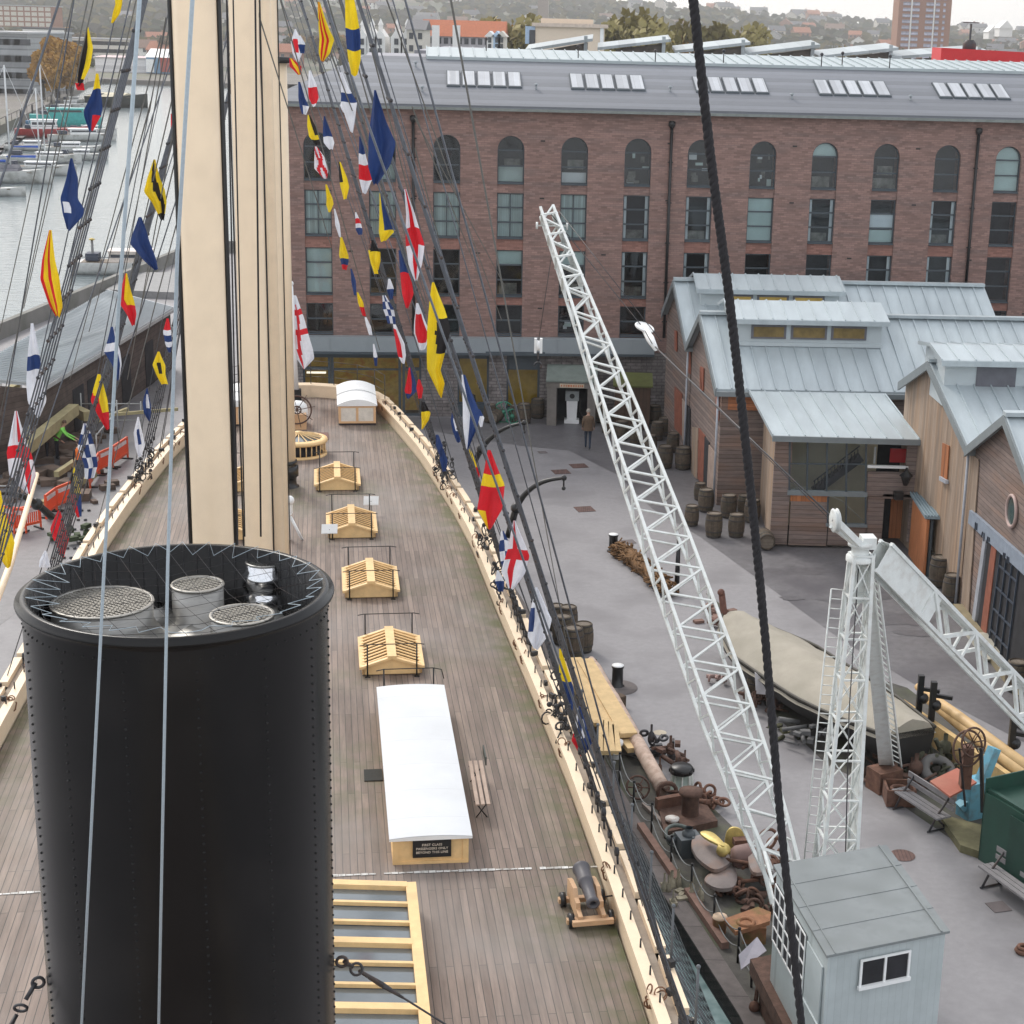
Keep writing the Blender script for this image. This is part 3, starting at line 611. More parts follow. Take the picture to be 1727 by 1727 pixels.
# rooflights: groups of five
for gpx,n in [(753,5),(961,5),(1168,5),(1371,5),(1568,5)]:
    # find u on slope
    p=PLN(gpx,143,RS(0,.5),(RS(1,0)-RS(0,0)).cross(RS(0,1)-RS(0,0)).normalized()); u=(p-FB0).dot(FE)
    for i in range(n):
        ua=u+i*.765; b=RS(ua,.36); up=(RS(ua,.68)-b); nn=V((0,0,1))
        m=MB(); m.obox(b+V((0,0,.15)),FE*.68,up,V((0,0,.10))); wn=m.build('rooflight',FRAME,BLD)
        m=MB(); m.obox(b+FE*.05+up*.05+V((0,0,.255)),FE*.58,up*.9,V((0,0,.012)));
        m.build('pane',mat('rooflight_glass',(.44,.46,.49),.3,var=.08,vs=1.2,lines=('x',.29,.06),linedark=.7,ang=.1),wn)
for px,py in [(904,156),(1130,160),(1335,172),(1535,175),(712,160),(701,118)]:
    m=MB(); p=PLN(px,py,RS(0,.5),(RS(1,0)-RS(0,0)).cross(RS(0,1)-RS(0,0)).normalized()); m.tube([p,p+V((0,0,.35))],.05,8); m.lathe(p+V((0,0,.35)),[(.11,0),(.11,.06),(.0,.1)],8); m.build('roof_vent',ZINC,BLD)
for px,py in [(820,72),(975,84),(1105,92),(1220,92),(1385,98),(1420,96),(1500,101)]:
    m=MB(); p=AY(px,py+14,90.5); m.tube([p,p+V((0,0,.55))],.03,6); m.ball(p+V((0,0,.6)),.09); m.build('ridge_vent',IRON,BLD)
# downpipes
for px in (697,1131,1647):
    u=(PLN(px,260,FB0,FN)-FB0).dot(FE); m=MB(); m.tube([FB(u,.1,4.2),FB(u,.1,14.75)],.075,8); m.lathe(FB(u,.1,14.7),[(.09,0),(.17,.12),(.17,.3),(.1,.34)],8); 
    for z in (5,7,9,11,13): m.obox(FB(u-.13,.0,z),FE*.26,FN*.08,V((0,0,.06)))
    m.build('downpipe',BLACK,BLD)
m=MB()
for k in range(NC):
    for z in (13.9,11.1,8.35,5.6):
        if (k+int(z))%2: continue
        m=MB(); frect(m,k*WD+1.45,k*WD+1.68,z,z+.07,-.0,.012); m.build('wall_slot',BLACK,BLD)
# canopy
m=MB(); frect(m,U0_,16.9,3.42,4.16,0.005,.55)
for i in range(10): frect(m,U0_+.9+i*1.9,U0_+.93+i*1.9,3.42,4.165,.55,.57)
m.build('canopy',ZINC,BLD); m=MB(); frect(m,U0_,16.9,3.30,3.41,.0,.62); m.build('canopy_gutter',FRAME,BLD)
m=MB(); frect(m,8.3,11.3,3.41,3.5,.35,.6); m.build('lintel',FRAME,BLD)
# ================================================================ SHIP
DZ=2.4
SHIP=root('sailing_ship',SH(30,0,-1.3),'old steamship with cream masts, black funnel, planked deck and heavy rigging','ship')
RB=[(-14,6.0),(0,6.6),(12,6.75),(24.5,6.68),(30,6.66),(35,6.6),(40.3,6.42),(47.5,6.15),(53.8,5.95),(58,5.65),(61.7,5.3),(66,4.85),(69.7,4.32),(72.5,3.9),(74.8,3.5),(76.3,2.9),(77.2,2.0),(77.7,1.0),(77.8,0.)]
def beamat(s):
    for (a,b),(c,d) in zip(RB[:-1],RB[1:]):
        if a<=s<=c: return lerp(b,d,(s-a)/(c-a))
    return 0
def crown(t): return DZ+.10*(1-(t/7)**2)
DECK,n=nt('deck_planks'); L=n.links.new
out=N(n,'ShaderNodeOutputMaterial'); b=N(n,'ShaderNodeBsdfPrincipled'); L(b.outputs[0],out.inputs[0]); b.inputs['Roughness'].default_value=.62
g=N(n,'ShaderNodeNewGeometry'); mp=N(n,'ShaderNodeMapping'); L(g.outputs['Position'],mp.inputs[0]); mp.inputs['Rotation'].default_value=(0,0,-SANG)
sx=N(n,'ShaderNodeSeparateXYZ'); L(mp.outputs[0],sx.inputs[0]); cb=N(n,'ShaderNodeCombineXYZ'); L(sx.outputs[1],cb.inputs[0]); L(sx.outputs[0],cb.inputs[1])
bt=N(n,'ShaderNodeTexBrick'); L(cb.outputs[0],bt.inputs['Vector']); bt.inputs['Scale'].default_value=1; bt.inputs['Brick Width'].default_value=4.6; bt.inputs['Row Height'].default_value=.152; bt.inputs['Mortar Size'].default_value=.009; bt.inputs['Mortar Smooth'].default_value=.3
bt.offset=.37; bt.inputs['Color1'].default_value=(.150,.110,.090,1); bt.inputs['Color2'].default_value=(.235,.178,.147,1); bt.inputs['Mortar'].default_value=(.045,.04,.036,1)
ms=N(n,'ShaderNodeMapping'); L(cb.outputs[0],ms.inputs[0]); ms.inputs['Scale'].default_value=(.35,4,1)
no=N(n,'ShaderNodeTexNoise'); no.inputs['Scale'].default_value=1.5; no.inputs['Detail'].default_value=7; no.inputs['Roughness'].default_value=.7; L(ms.outputs[0],no.inputs['Vector'])
mr=N(n,'ShaderNodeMapRange'); L(no.outputs[0],mr.inputs[0]); mr.inputs[1].default_value=.3; mr.inputs[2].default_value=.7; mr.inputs[3].default_value=.68; mr.inputs[4].default_value=1.35
m1=N(n,'ShaderNodeMix',data_type='RGBA',blend_type='MULTIPLY'); m1.inputs[0].default_value=1; L(bt.outputs[0],m1.inputs[6]); L(mr.outputs[0],m1.inputs[7])
n2=N(n,'ShaderNodeTexNoise'); n2.inputs['Scale'].default_value=.22; n2.inputs['Detail'].default_value=5; L(g.outputs['Position'],n2.inputs['Vector'])
m2=N(n,'ShaderNodeMix',data_type='RGBA'); r2=N(n,'ShaderNodeValToRGB'); r2.color_ramp.elements[0].position=.5; r2.color_ramp.elements[1].position=.72; r2.color_ramp.elements[0].color=(0,0,0,1); r2.color_ramp.elements[1].color=(.55,.55,.55,1); L(n2.outputs[0],r2.inputs[0]); L(r2.outputs[0],m2.inputs[0]); L(m1.outputs[2],m2.inputs[6]); m2.inputs[7].default_value=(.26,.24,.225,1)
at_=N(n,'ShaderNodeAttribute'); at_.attribute_name='moss'; n3=N(n,'ShaderNodeTexNoise'); n3.inputs['Scale'].default_value=1.7; n3.inputs['Detail'].default_value=6; L(g.outputs['Position'],n3.inputs['Vector'])
ml=N(n,'ShaderNodeMath',operation='MULTIPLY'); L(at_.outputs['Fac'],ml.inputs[0]); r3=N(n,'ShaderNodeMapRange'); L(n3.outputs[0],r3.inputs[0]); r3.inputs[1].default_value=.38; r3.inputs[2].default_value=.62; r3.inputs[3].default_value=.12; L(r3.outputs[0],ml.inputs[1])
m3=N(n,'ShaderNodeMix',data_type='RGBA'); L(ml.outputs[0],m3.inputs[0]); L(m2.outputs[2],m3.inputs[6]); m3.inputs[7].default_value=(.09,.10,.04,1); L(m3.outputs[2],b.inputs['Base Color'])
bp=N(n,'ShaderNodeBump'); bp.inputs['Strength'].default_value=.35; bp.inputs['Distance'].default_value=.02; iv=N(n,'ShaderNodeMath',operation='SUBTRACT'); iv.inputs[0].default_value=1; L(bt.outputs[1],iv.inputs[1]); L(iv.outputs[0],bp.inputs['Height']); L(bp.outputs[0],b.inputs['Normal'])
ss=[-14+i*1.0 for i in range(90)]+[76.2,76.8,77.3,77.7]; ss=[s for s in ss if s<76]+[76.2,76.8,77.3,77.7]
m=MB(); K=40; vs=[];moss=[]
spots=[(29.2,6.1,1.3,.9),(43.0,3.9,.9,.5),(49.3,3.5,.8,.5),(55.5,3.1,.8,.6),(61.3,2.6,.8,.7),(36,1.9,2.6,.5),(60,.1,2.0,.6),(42,1.8,.7,.5),(48.5,1.5,.7,.5),(54.8,1.0,.7,.5)]
for s in ss:
    bw=max(beamat(s)-.02,.05)
    for j in range(K+1):
        t=-bw+2*bw*j/K; p=SH(s,t,crown(t)); vs.append(p)
        e=bw-abs(t); v=math.exp(-e/.5)*1.3*(1.0 if s<76 else .2)
        for a,b_,r,am in spots: v=max(v,am*math.exp(-(((s-a)**2+(t-b_)**2)/(r*r))))
        moss.append(min(1,v))
m.add(vs,[[i*(K+1)+j,i*(K+1)+j+1,(i+1)*(K+1)+j+1,(i+1)*(K+1)+j] for i in range(len(ss)-1) for j in range(K)],0,True)
dk=m.build('deck',DECK,SHIP); at2=dk.data.attributes.new('moss','FLOAT','POINT'); at2.data.foreach_set('value',moss)
# hull
HULL=mat('black_hull',(.016,.016,.018),.5,var=.3,vs=1,dirt=(.08,.05,.03),dirtamt=.3)
m=MB(); seg=[(s,b+.56) for s,b in RB[:-1]]+[(78.5,.9),(78.6,0)]
for sg in (1,-1):
    vs=[]
    for s,t in seg:
        for z,k in [(-6,.72),(-1.3,.93),(1.2,.99),(2.86,1.)]: vs.append(SH(s if z>0 else s-(.6 if s>70 else 0)*(2-z),sg*t*k,z))
    m.add(vs,[[i*4+j,i*4+j+1,(i+1)*4+j+1,(i+1)*4+j] for i in range(len(seg)-1) for j in range(3)],0,True)
m.build('hull',HULL,SHIP)
# rail: inner cap, outer cap, trough
def strip(mb,o0,o1,z0,z1,s0=-14,s1=77.75,mi=0,sides=(1,-1),step=1.0):
    ss_=[s0]; 
    while ss_[-1]+step<s1: ss_.append(ss_[-1]+step)
    ss_.append(s1)
    for sg in sides:
        for a,b in zip(ss_[:-1],ss_[1:]):
            p=[SH(a,sg*(beamat(a)+o0),z0),SH(b,sg*(beamat(b)+o0),z0),SH(b,sg*(beamat(b)+o1),z0),SH(a,sg*(beamat(a)+o1),z0)]
            mb.prism(p if sg<0 else p[::-1],(0,0,z1-z0))
for sg_ in (1,-1):
    m=MB(); strip(m,-.05,.17,2.93,3.02,s1=76,sides=(sg_,)); m.build('inner_rail_cap',CREAM,SHIP)
    m=MB(); strip(m,.02,.12,DZ-.1,2.93,s1=76.5,sides=(sg_,)); m.build('bulwark',CREAM,SHIP)
    m=MB(); strip(m,.17,.38,2.80,2.86,s1=76,sides=(sg_,)); m.build('channel',mat('grey_channel_board',(.30,.25,.20),.7,var=.2,vs=3),SHIP)
    s=-6
    while s<75:
        m=MB(); strip(m,.38,.58,2.86,3.0,s0=s,s1=s+1.75,step=.9,sides=(sg_,)); s+=2.05; m.build('rail_block',CREAM,SHIP)
# rounded stern rail
m=MB(); pts=[(74.5,3.55),(75.8,3.2),(76.8,2.5),(77.5,1.5),(77.85,.5),(77.85,-.5),(77.5,-1.5),(76.8,-2.5),(75.8,-3.2),(74.5,-3.55)]
for (a,b),(c,d) in zip(pts[:-1],pts[1:]):
    o0=SH(a,b,2.95); o1=SH(c,d,2.95); e=(SH(a,b)-SH(72,0)).normalized()*.62; f=(SH(c,d)-SH(72,0)).normalized()*.62
    m.prism([o0,o1,o1+f,o0+e],(0,0,.1)); m.prism([SH(a,b,2.2),SH(c,d,2.2),SH(c,d,2.2)+f*.3,SH(a,b,2.2)+e*.3],(0,0,.76))
m.build('stern_rail',CREAM,SHIP)
m=MB()
for i,(a,b) in enumerate(pts): 
    q=SH(a,b,3.05)+(SH(a,b)-SH(72,0)).normalized()*.35; m.tube([q,q+V((0,0,1.1))],.02,5)
    if i:
        for h in (.35,.7,1.08): m.tube([pq+V((0,0,h)),q+V((0,0,h))],.012,4)
    pq=q
m.build('stern_guard_rail',IRON,SHIP)
# white line over the deck
m=MB(); rr=random.Random(2); t=-6.7
while t<6.6:
    l=.152*.9
    if rr.random()<.98:
        s0=31.05+.02*t*0; z=crown(t)+.014; w_=.045*rr.uniform(.6,1.2); m.poly([SH(s0-w_,t,z),SH(s0-w_,t+l,z),SH(s0+w_,t+l,z),SH(s0+w_,t,z)][::1])
    t+=.152
m.build('white_deck_line',mat('worn_white_line',(.62,.62,.60),.8,var=.3,vs=14,dirt=(.25,.23,.2),dirtamt=.9,dirtscale=6),SHIP)
# ---------------------------------------------------------------- funnel
FD=14.0; FA=math.radians(-14.36); FC=V((math.sin(FA)*FD,math.cos(FA)*FD,0)); FR=FD*math.sin(math.radians(5.17))
d=ray(282,1076); FZ=19+d.z/math.hypot(d.x,d.y)*(FD-FR)
m=MB(); c0=V((FC.x,FC.y,0))
m.lathe(c0,[(FR,2.3),(FR,FZ-.12),(FR+.006,FZ-.075),(FR+.05,FZ-.07),(FR+.056,FZ-.05),(FR+.05,FZ-.035),(FR+.012,FZ-.03),(FR+.012,FZ-.004),(FR-.02,FZ+.0),(FR-.05,FZ-.01),(FR-.05,FZ-2.0)],96)
for a in range(0,360,26):
    for k in range(200):
        z=FZ-.3-k*.078
        if z<2.6: break
        aa=math.radians(a+4); d_=V((math.cos(aa),math.sin(aa),0)); nn=d_.dot(V((-FC.x,-FC.y,0)).normalized())
        if nn<-.1: continue
        q=c0+d_*FR+V((0,0,z)); m.lathe(q,[(.0125,-.002),(.010,.007),(.005,.0105),(.0,.0115)],7,axis=d_)
for k in range(84):
    aa=2*math.pi*k/84; d_=V((math.cos(aa),math.sin(aa),0))
    m.lathe(c0+d_*FR+V((0,0,FZ-.2)),[(.0115,-.002),(.009,.006),(.0,.009)],5,axis=d_)
fun=m.build('funnel',FUNB,SHIP)
m=MB(); m.disc(c0+V((0,0,FZ-.63)),FR-.06,48); m.build('funnel_floor',mat('funnel_floor',(.02,.02,.022),.6,var=.4),fun)
STEEL=mat('brushed_steel',(.34,.335,.32),.42,metal=.75,var=.25,vs=4,stretch=(1,1,6),dirt=(.2,.18,.15),dirtamt=.5,dirtscale=2)
CHROME=mat('bright_chrome',(.75,.76,.78),.12,metal=1,var=.05)
def meshcap(mb,c,r,pitch=.045,w=.008,sag=.0):
    k=int(r/pitch)
    for i in range(-k,k+1):
        x=i*pitch; h=math.sqrt(max(0,r*r-x*x))
        for sg in (1,-1):
            dx=V((math.cos(.9*sg),math.sin(.9*sg),0)); dy=V((-dx.y,dx.x,0))
            a=c+dx*x-dy*h; b=c+dx*x+dy*h; mb.beam(a,b,w,w)
    mb.torus(c,r,.012,n=28,k=5)
def vent(px,py,rpx,zoff,wide,hgt):
    p=G(px,py,FZ+zoff); r=rpx*PX(p); 
    m=MB(); m.lathe(V((p.x,p.y,0)),[(r*wide,FZ-.62),(r*1.0,FZ+zoff-hgt),(r,FZ+zoff),(r-.02,FZ+zoff),(r-.02,FZ+zoff-.3)],36); vp=m.build('vent_pipe',STEEL,fun)
    m=MB(); meshcap(m,V((p.x,p.y,FZ+zoff-.01)),r); m.build('mesh_cap',mat('steel_mesh',(.42,.40,.36),.45,metal=.6,var=.2,vs=20),vp)
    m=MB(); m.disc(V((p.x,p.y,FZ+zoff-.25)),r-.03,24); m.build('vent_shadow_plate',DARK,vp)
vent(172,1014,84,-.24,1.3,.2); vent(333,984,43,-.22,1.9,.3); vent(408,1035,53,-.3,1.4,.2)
p=G(447,960,FZ-.2); r=36*PX(p); m=MB(); cc=V((p.x,p.y,0)); z=FZ
m.lathe(cc,[(r*1.9,z-.63),(r*1.2,z-.56),(r*1.0,z-.54),(r*1.0,z-.5)],30); v_=m.build('chrome_cowl',STEEL,fun)
m=MB(); m.lathe(cc,[(r*1.03,z-.5),(r*1.03,z-.42),(r*.95,z-.41),(r*.95,z-.36),(r*1.08,z-.35),(r*1.08,z-.24),(r*.9,z-.2),(r*.88,z-.12),(r*.86,z-.12)],32); m.build('chrome_collar',CHROME,v_)
m=MB(); meshcap(m,V((p.x,p.y,z-.13)),r*.86,.03,.006); m.build('mesh_cap',STEEL,v_)
p=G(145,984,FZ-.3); r=13*PX(p); m=MB(); cc=V((p.x,p.y,0)); m.lathe(cc,[(r*5,FZ-.62),(r*1.2,FZ-.5),(r,FZ-.45),(r,FZ-.3),(r*1.2,FZ-.29),(r*.8,FZ-.29),(r*.8,FZ-.5)],24); m.build('small_vent',STEEL,fun)
for px,py,r1,r2,zz in [(350,1030,75,26,-.7),(255,1000,40,20,-.7)]:
    p=G(px,py,FZ+zz+.3); m=MB(); m.lathe(V((p.x,p.y,0)),[(r1*PX(p),FZ-.62),(r2*PX(p),FZ-.52)],28); m.build('vent_skirt',STEEL,fun)
m=MB(); rr=random.Random(4); pts=[]; nz=64
for k in range(nz+1):
    a=2*math.pi*k/nz; d_=V((math.cos(a),math.sin(a),0)); r=FR-.03-(rr.uniform(.10,.3) if k%2 else .01); pts.append(c0+d_*r+V((0,0,FZ+(.03 if k%2==0 else -.02))))
m.tube(pts,.0032,4,cap=False)
m.build('rim_lacing_wire',PALE,fun)
m=MB()
for k in range(64):
    a=2*math.pi*k/64; d_=V((math.cos(a),math.sin(a),0)); m.tube([c0+d_*(FR-.06)+V((0,0,FZ-.01)),c0+d_*(FR-.08)+V((0,0,FZ-.6))],.0025,3)
for i in range(-5,6):
    for sg in (0,1):
        x=i*.22; h=math.sqrt(max(0,(FR-.1)**2-x*x)); dx=V((math.cos(.5+sg*1.57),math.sin(.5+sg*1.57),0)); dy=V((-dx.y,dx.x,0)); m.tube([c0+dx*x-dy*h+V((0,0,FZ-.03)),c0+dx*x+V((0,0,FZ-.12)),c0+dx*x+dy*h+V((0,0,FZ-.03))],.0022,3)
m.build('bird_net',IRON,fun)
# funnel guys
m=MB()
def guyeye(px,py,endp,sgn):
    p=None
    dirr=V((FC.x,FC.y,0))
    # point on funnel side
    rv=ray(px,py); t=FD/math.hypot(rv.x,rv.y)*.995; q=CC+rv*t; 
    e=V((q.x-FC.x,q.y-FC.y,0)).normalized(); q=V((FC.x,FC.y,q.z))+e*(FR+.02)
    m.torus(q+e*.05,.05,.016,axis=(e.y,-e.x,0),n=14,k=5); d=(endp-q).normalized(); m.tube([q+e*.07,q+e*.07+d*.16],.02,6); m.torus(q+e*.07+d*.24,.055,.014,axis=(e.y*.3,-e.x,.5),n=14,k=5)
    a=q+e*.07+d*.3; m.tube([a,a+d*.45],[.018,.03],6); m.tube([a+d*.45,a+d*.9],[.03,.014],6); m.tube([a+d*.9,endp],.011,5)
guyeye(572,1622,SH(20,6.6,3),1); m.build('funnel_guy',IRON,SHIP); m=MB(); guyeye(76,1655,SH(9,-6.6,3),-1)
m.build('funnel_guy',IRON,SHIP)
m=MB(); m.torus(V((FC.x,FC.y,0))+V((0,0,FZ-5.05)),FR+.03,.035,n=60,k=6); m.torus(V((FC.x,FC.y,0))+V((0,0,FZ-5.15)),FR+.02,.02,n=60,k=6); m.build('funnel_band',mat('glossy_black',(.02,.02,.022),.2,var=.1),fun)
# ---------------------------------------------------------------- glass skylight beside funnel
gx=[2.84,-2.84]; r0_,r1_=2.84,-.0
m=MB(); gl=MB()
zE,zRr=2.95,3.2; S0,S1=15.0,29.6
def gp(s,t): return SH(s,t,zE+(zRr-zE)*(1-abs(t)/2.84))
for sg in (1,-1):
    m.beam(gp(S0,sg*2.74)+V((0,0,.04)),gp(S1,sg*2.74)+V((0,0,.04)),.2,.12)
    m.beam(gp(S0,sg*.1),gp(S1,sg*.1),.16,.14)
    s=S1-.08; k=0
    while s>S0:
        wd=.2 if k%3==0 else .08
        m.beam(gp(s,sg*.1)+V((0,0,.05)),gp(s,sg*2.66)+V((0,0,.05)),wd,.1 if k%3==0 else .075); s-=.72; k+=1
    gl.poly([gp(S0,sg*.05),gp(S1,sg*.05),gp(S1,sg*2.7),gp(S0,sg*2.7)])
    m.obox(SH(S0,sg*2.82,DZ),SU*(S1-S0),SV*-sg*.08,V((0,0,zE-DZ)))
m.poly([SH(S1,-2.8,DZ),SH(S1,2.8,DZ),SH(S1,2.8,zE),SH(S1,0,zRr),SH(S1,-2.8,zE)])
sk=m.build('engine_skylight',YCREAM,SHIP); gl.build('skylight_glass',mat('blue_grey_glass',(.16,.185,.20),.10,metal=.4,var=.12,vs=.8,spec=.9),sk)
# ---------------------------------------------------------------- companion hood with sign
m=MB(); s0,s1,t0,t1=31.45,39.6,2.46,4.02
m.obox(SH(s0,t0+.03,DZ+.05),SU*(s1-s0),SV*(t1-t0-.06),V((0,0,.62)))
m.obox(SH(s0-.03,t0,DZ+.02),SU*(s1-s0+.06),SV*(t1-t0),V((0,0,.12)))
m.obox(SH(s0-.02,t0+.0,DZ),SU*.1,SV*.12,V((0,0,.66))); m.obox(SH(s0-.02,t1-.12,DZ),SU*.1,SV*.12,V((0,0,.66)))
hood=m.build('companion_hatch',YCREAM,SHIP)
m=MB(); n=14
for j in range(n):
    ta=lerp(t0-.07,t1+.07,j/n); tb=lerp(t0-.07,t1+.07,(j+1)/n); f=lambda t:.05*(1-((t-(t0+t1)/2)/.85)**2)
    p=[SH(s0-.12,ta,DZ+.68+f(ta)),SH(s0-.12,tb,DZ+.68+f(tb)),SH(s1+.12,tb,DZ+.68+f(tb)),SH(s1+.12,ta,DZ+.68+f(ta))]; m.prism(p,(0,0,.035))
hr=m.build('roof',mat('white_canvas_roof',(.65,.67,.69),.55,var=.05,vs=1.2,lvar=.02,lines=('y',1.35,.012),linedark=.86,ang=SANG,dirt=(.66,.69,.72),dirtamt=.5,dirtscale=.9),hood)
m=MB(); m.poly([SH(s0-.125,t0-.07,DZ+.66),SH(s0-.125,t1+.07,DZ+.66)]+[SH(s0-.125,lerp(t1+.07,t0-.07,j/12),DZ+.7+.05*(1-((lerp(t1+.07,t0-.07,j/12)-(t0+t1)/2)/.85)**2)) for j in range(13)]); m.build('roof_edge',WHITE,hood)
m=MB(); m.obox(SH(s0-.06,2.87,DZ+.24),SU*.04,SV*.79,V((0,0,.40))); sg_=m.build('notice_board',BLACK,hood)
def text_mesh(body,size,loc,xdir,updir,name,m_,parent,align='CENTER',space=1.0,ext=.002):
    cu=bpy.data.curves.new(name,'FONT'); cu.body=body; cu.size=size; cu.align_x=align; cu.align_y='CENTER'; cu.extrude=ext; cu.space_line=space; cu.space_character=1.05; cu.resolution_u=2; cu.offset=size*.012
    o=bpy.data.objects.new(name,cu); COL.objects.link(o); bpy.context.view_layer.update()
    me=bpy.data.meshes.new_from_object(o.evaluated_get(bpy.context.evaluated_depsgraph_get())); bpy.data.objects.remove(o)
    x=V(xdir).normalized(); y=V(updir).normalized(); z=x.cross(y); o0=ROOT[parent.name]
    for v in me.vertices: v.co=V(loc)+x*v.co.x+y*v.co.y+z*v.co.z-o0
    me.materials.clear(); me.materials.append(m_)
    ob=bpy.data.objects.new(name,me); COL.objects.link(ob); ob.parent=parent; ROOT[ob.name]=o0; return ob
text_mesh('FIRST CLASS\nPASSENGERS ONLY\nBEYOND THIS LINE',.073,SH(s0-.068,3.265,DZ+.44),SV,(0,0,1),'lettering',mat('sign_lettering',(.66,.58,.48),.7),sg_,space=1.15)
# bench and doormat by the hatch
# ---------------------------------------------------------------- slatted skylights
def skylight(s,t,w=1.58,l=2.25):
    m=MB(); z0=DZ; h0=.30; h1=.56; o=SH(s,t)
    P=lambda ds,dt,z: o+SU*ds+SV*dt+V((0,0,z))
    hw,hl=w/2,l/2
    m.obox(P(-hl,-hw,z0+.12),SU*l,SV*.08,V((0,0,h0-.14))); m.obox(P(-hl,hw-.08,z0+.12),SU*l,SV*.08,V((0,0,h0-.14)))
    for ds in (-hl,hl-.06): m.prism([P(ds,-hw,z0+.12),P(ds,hw,z0+.12),P(ds,hw,z0+h0),P(ds,0,z0+h1),P(ds,-hw,z0+h0)],SU*.06)
    for sg in (1,-1):
        m.beam(P(-hl-.06,sg*(hw+.0),z0+h0+.02),P(hl+.06,sg*(hw+.0),z0+h0+.02),.14,.07)
        for ds in (-hl,hl): m.beam(P(ds,sg*hw,z0+h0+.03),P(ds,0,z0+h1+.03),.13,.06)
    m.beam(P(-hl-.06,0,z0+h1+.05),P(hl+.06,0,z0+h1+.05),.24,.07)
    rt=m.build('deck_skylight',YCREAM,SHIP)
    b=MB()
    for sg in (1,-1):
        for i in range(9):
            ds=-hl+.2+i*(l-.4)/8; b.beam(P(ds,sg*(hw-.02),z0+h0+.03),P(ds,sg*.08,z0+h1+.02),.185,.025,up=(SU*.2+V((0,0,1))))
    b.build('slats',YCREAM,rt)
    b=MB(); b.box(P(0,0,z0+.12),(w-.18,l-.1,.25),SANG); b.prism([P(-hl+.07,-hw+.1,z0+.2),P(-hl+.07,hw-.1,z0+.2),P(-hl+.07,hw-.1,z0+h0-.1),P(-hl+.07,0,z0+h1-.12),P(-hl+.07,-hw+.1,z0+h0-.1)],SU*(l-.14)); b.build('dark_coaming',mat('skylight_coaming',(.30,.19,.085),.7),rt)
    g_=MB()
    for ds in (-hl-.1,hl+.1):
        for dt in (-hw+.14,hw-.14):
            g_.tube([P(ds,dt,z0),P(ds,dt,z0+1.0)],.022,6); g_.box(P(ds,dt,z0+.06),(.14,.14,.12),SANG)
        g_.tube([P(ds,-hw-.06,z0+.97),P(ds,-hw+.1,z0+1.0),P(ds,hw-.1,z0+1.0),P(ds,hw+.06,z0+.97)],.014,5)
    g_.build('guard_hoops',BLACK,rt)
for s,t in [(43.25,2.87),(49.65,2.5),(55.95,2.03),(62.15,1.6)]:
    skylight(s,t); skylight(s+(.0 if s!=55.7 else .0),-t)
m=MB()
P=SH(40.2,3.25)
for dt in (-.66,.6): m.tube([P+SV*dt+V((0,0,DZ)),P+SV*dt+V((0,0,DZ+1.0))],.022,6)
m.tube([P-SV*.85+V((0,0,DZ+.96)),P-SV*.66+V((0,0,DZ+1.)),P+SV*.6+V((0,0,DZ+1.)),P+SV*.8+V((0,0,DZ+.95)),P+SV*.86+V((0,0,DZ+.7))],.014,5); m.build('hatch_guard',BLACK,SHIP)
# ---------------------------------------------------------------- stern house, wheel, round skylight
def vault(s0,s1,t0,t1,h,lab=None,off=.1):
    m=MB(); m.obox(SH(s0,t0,DZ+.18),SU*(s1-s0),SV*(t1-t0),V((0,0,h-.18))); 
    for k in range(3): m.obox(SH(s0-.02,t0+(t1-t0-.1)*k/2,DZ+.18),SU*.02,SV*.1,V((0,0,h-.18)))
    m.obox(SH(s0-.021,t0+.1,DZ+.18),SU*.021,SV*(t1-t0-.2),V((0,0,.09))); m.obox(SH(s0-.021,t0+.1,DZ+h-.09),SU*.021,SV*(t1-t0-.2),V((0,0,.09)))
    b=m.build('deckhouse',mat('deckhouse_orange_cream',(.74,.46,.25),.5,var=.06),SHIP)
    m=MB()
    for k in range(2): m.obox(SH(s0-.012,t0+.1+(t1-t0-.1)*k/2,DZ+.27),SU*.011,SV*((t1-t0)/2-.16),V((0,0,h-.36)))
    m.build('door_panels',mat('white_panel',(.72,.66,.58),.5),b)
    m=MB(); n=10; c=(t0+t1)/2; f=lambda t:.24*(1-((t-c)/((t1-t0)/2+.06))**2)
    for sa,sb,dz in ((s0-.08,lerp(s0,s1,.48),0),(lerp(s0,s1,.5),s1+.08,.05)):
        for j in range(n):
            ta=lerp(t0-.06,t1+.06,j/n); tb=lerp(t0-.06,t1+.06,(j+1)/n)
            m.prism([SH(sa,ta,DZ+h+f(ta)+dz),SH(sa,tb,DZ+h+f(tb)+dz),SH(sb,tb,DZ+h+f(tb)+dz),SH(sb,ta,DZ+h+f(ta)+dz)],(0,0,.05))
        m.poly([SH(sa,t0-.06,DZ+h),SH(sa,t1+.06,DZ+h)]+[SH(sa,lerp(t1+.06,t0-.06,j/10),DZ+h+f(lerp(t1+.06,t0-.06,j/10))+dz) for j in range(11)])
    m.build('roof',WHITE,b)
    m=MB(); m.obox(SH(s0+.01,t0+.01,DZ),SU*(s1-s0-.02),SV*(t1-t0-.02),V((0,0,.17))); m.build('base',mat('dark_base',(.04,.03,.03),.8),b)
vault(71.9,75.7,1.75,3.35,.95); vault(71.9,75.2,-3.2,-1.9,.95)
c=SH(66.8,.12); m=MB(); R1=1.08
m.lathe(V((c.x,c.y,DZ)),[(R1,.05),(R1+.04,.05),(R1+.04,.18),(R1-.12,.18)],36); m.lathe(V((c.x,c.y,DZ)),[(R1-.14,.62),(R1+.05,.62),(R1+.08,.68),(R1+.05,.76),(R1-.16,.80),(R1-.16,.62)],36)
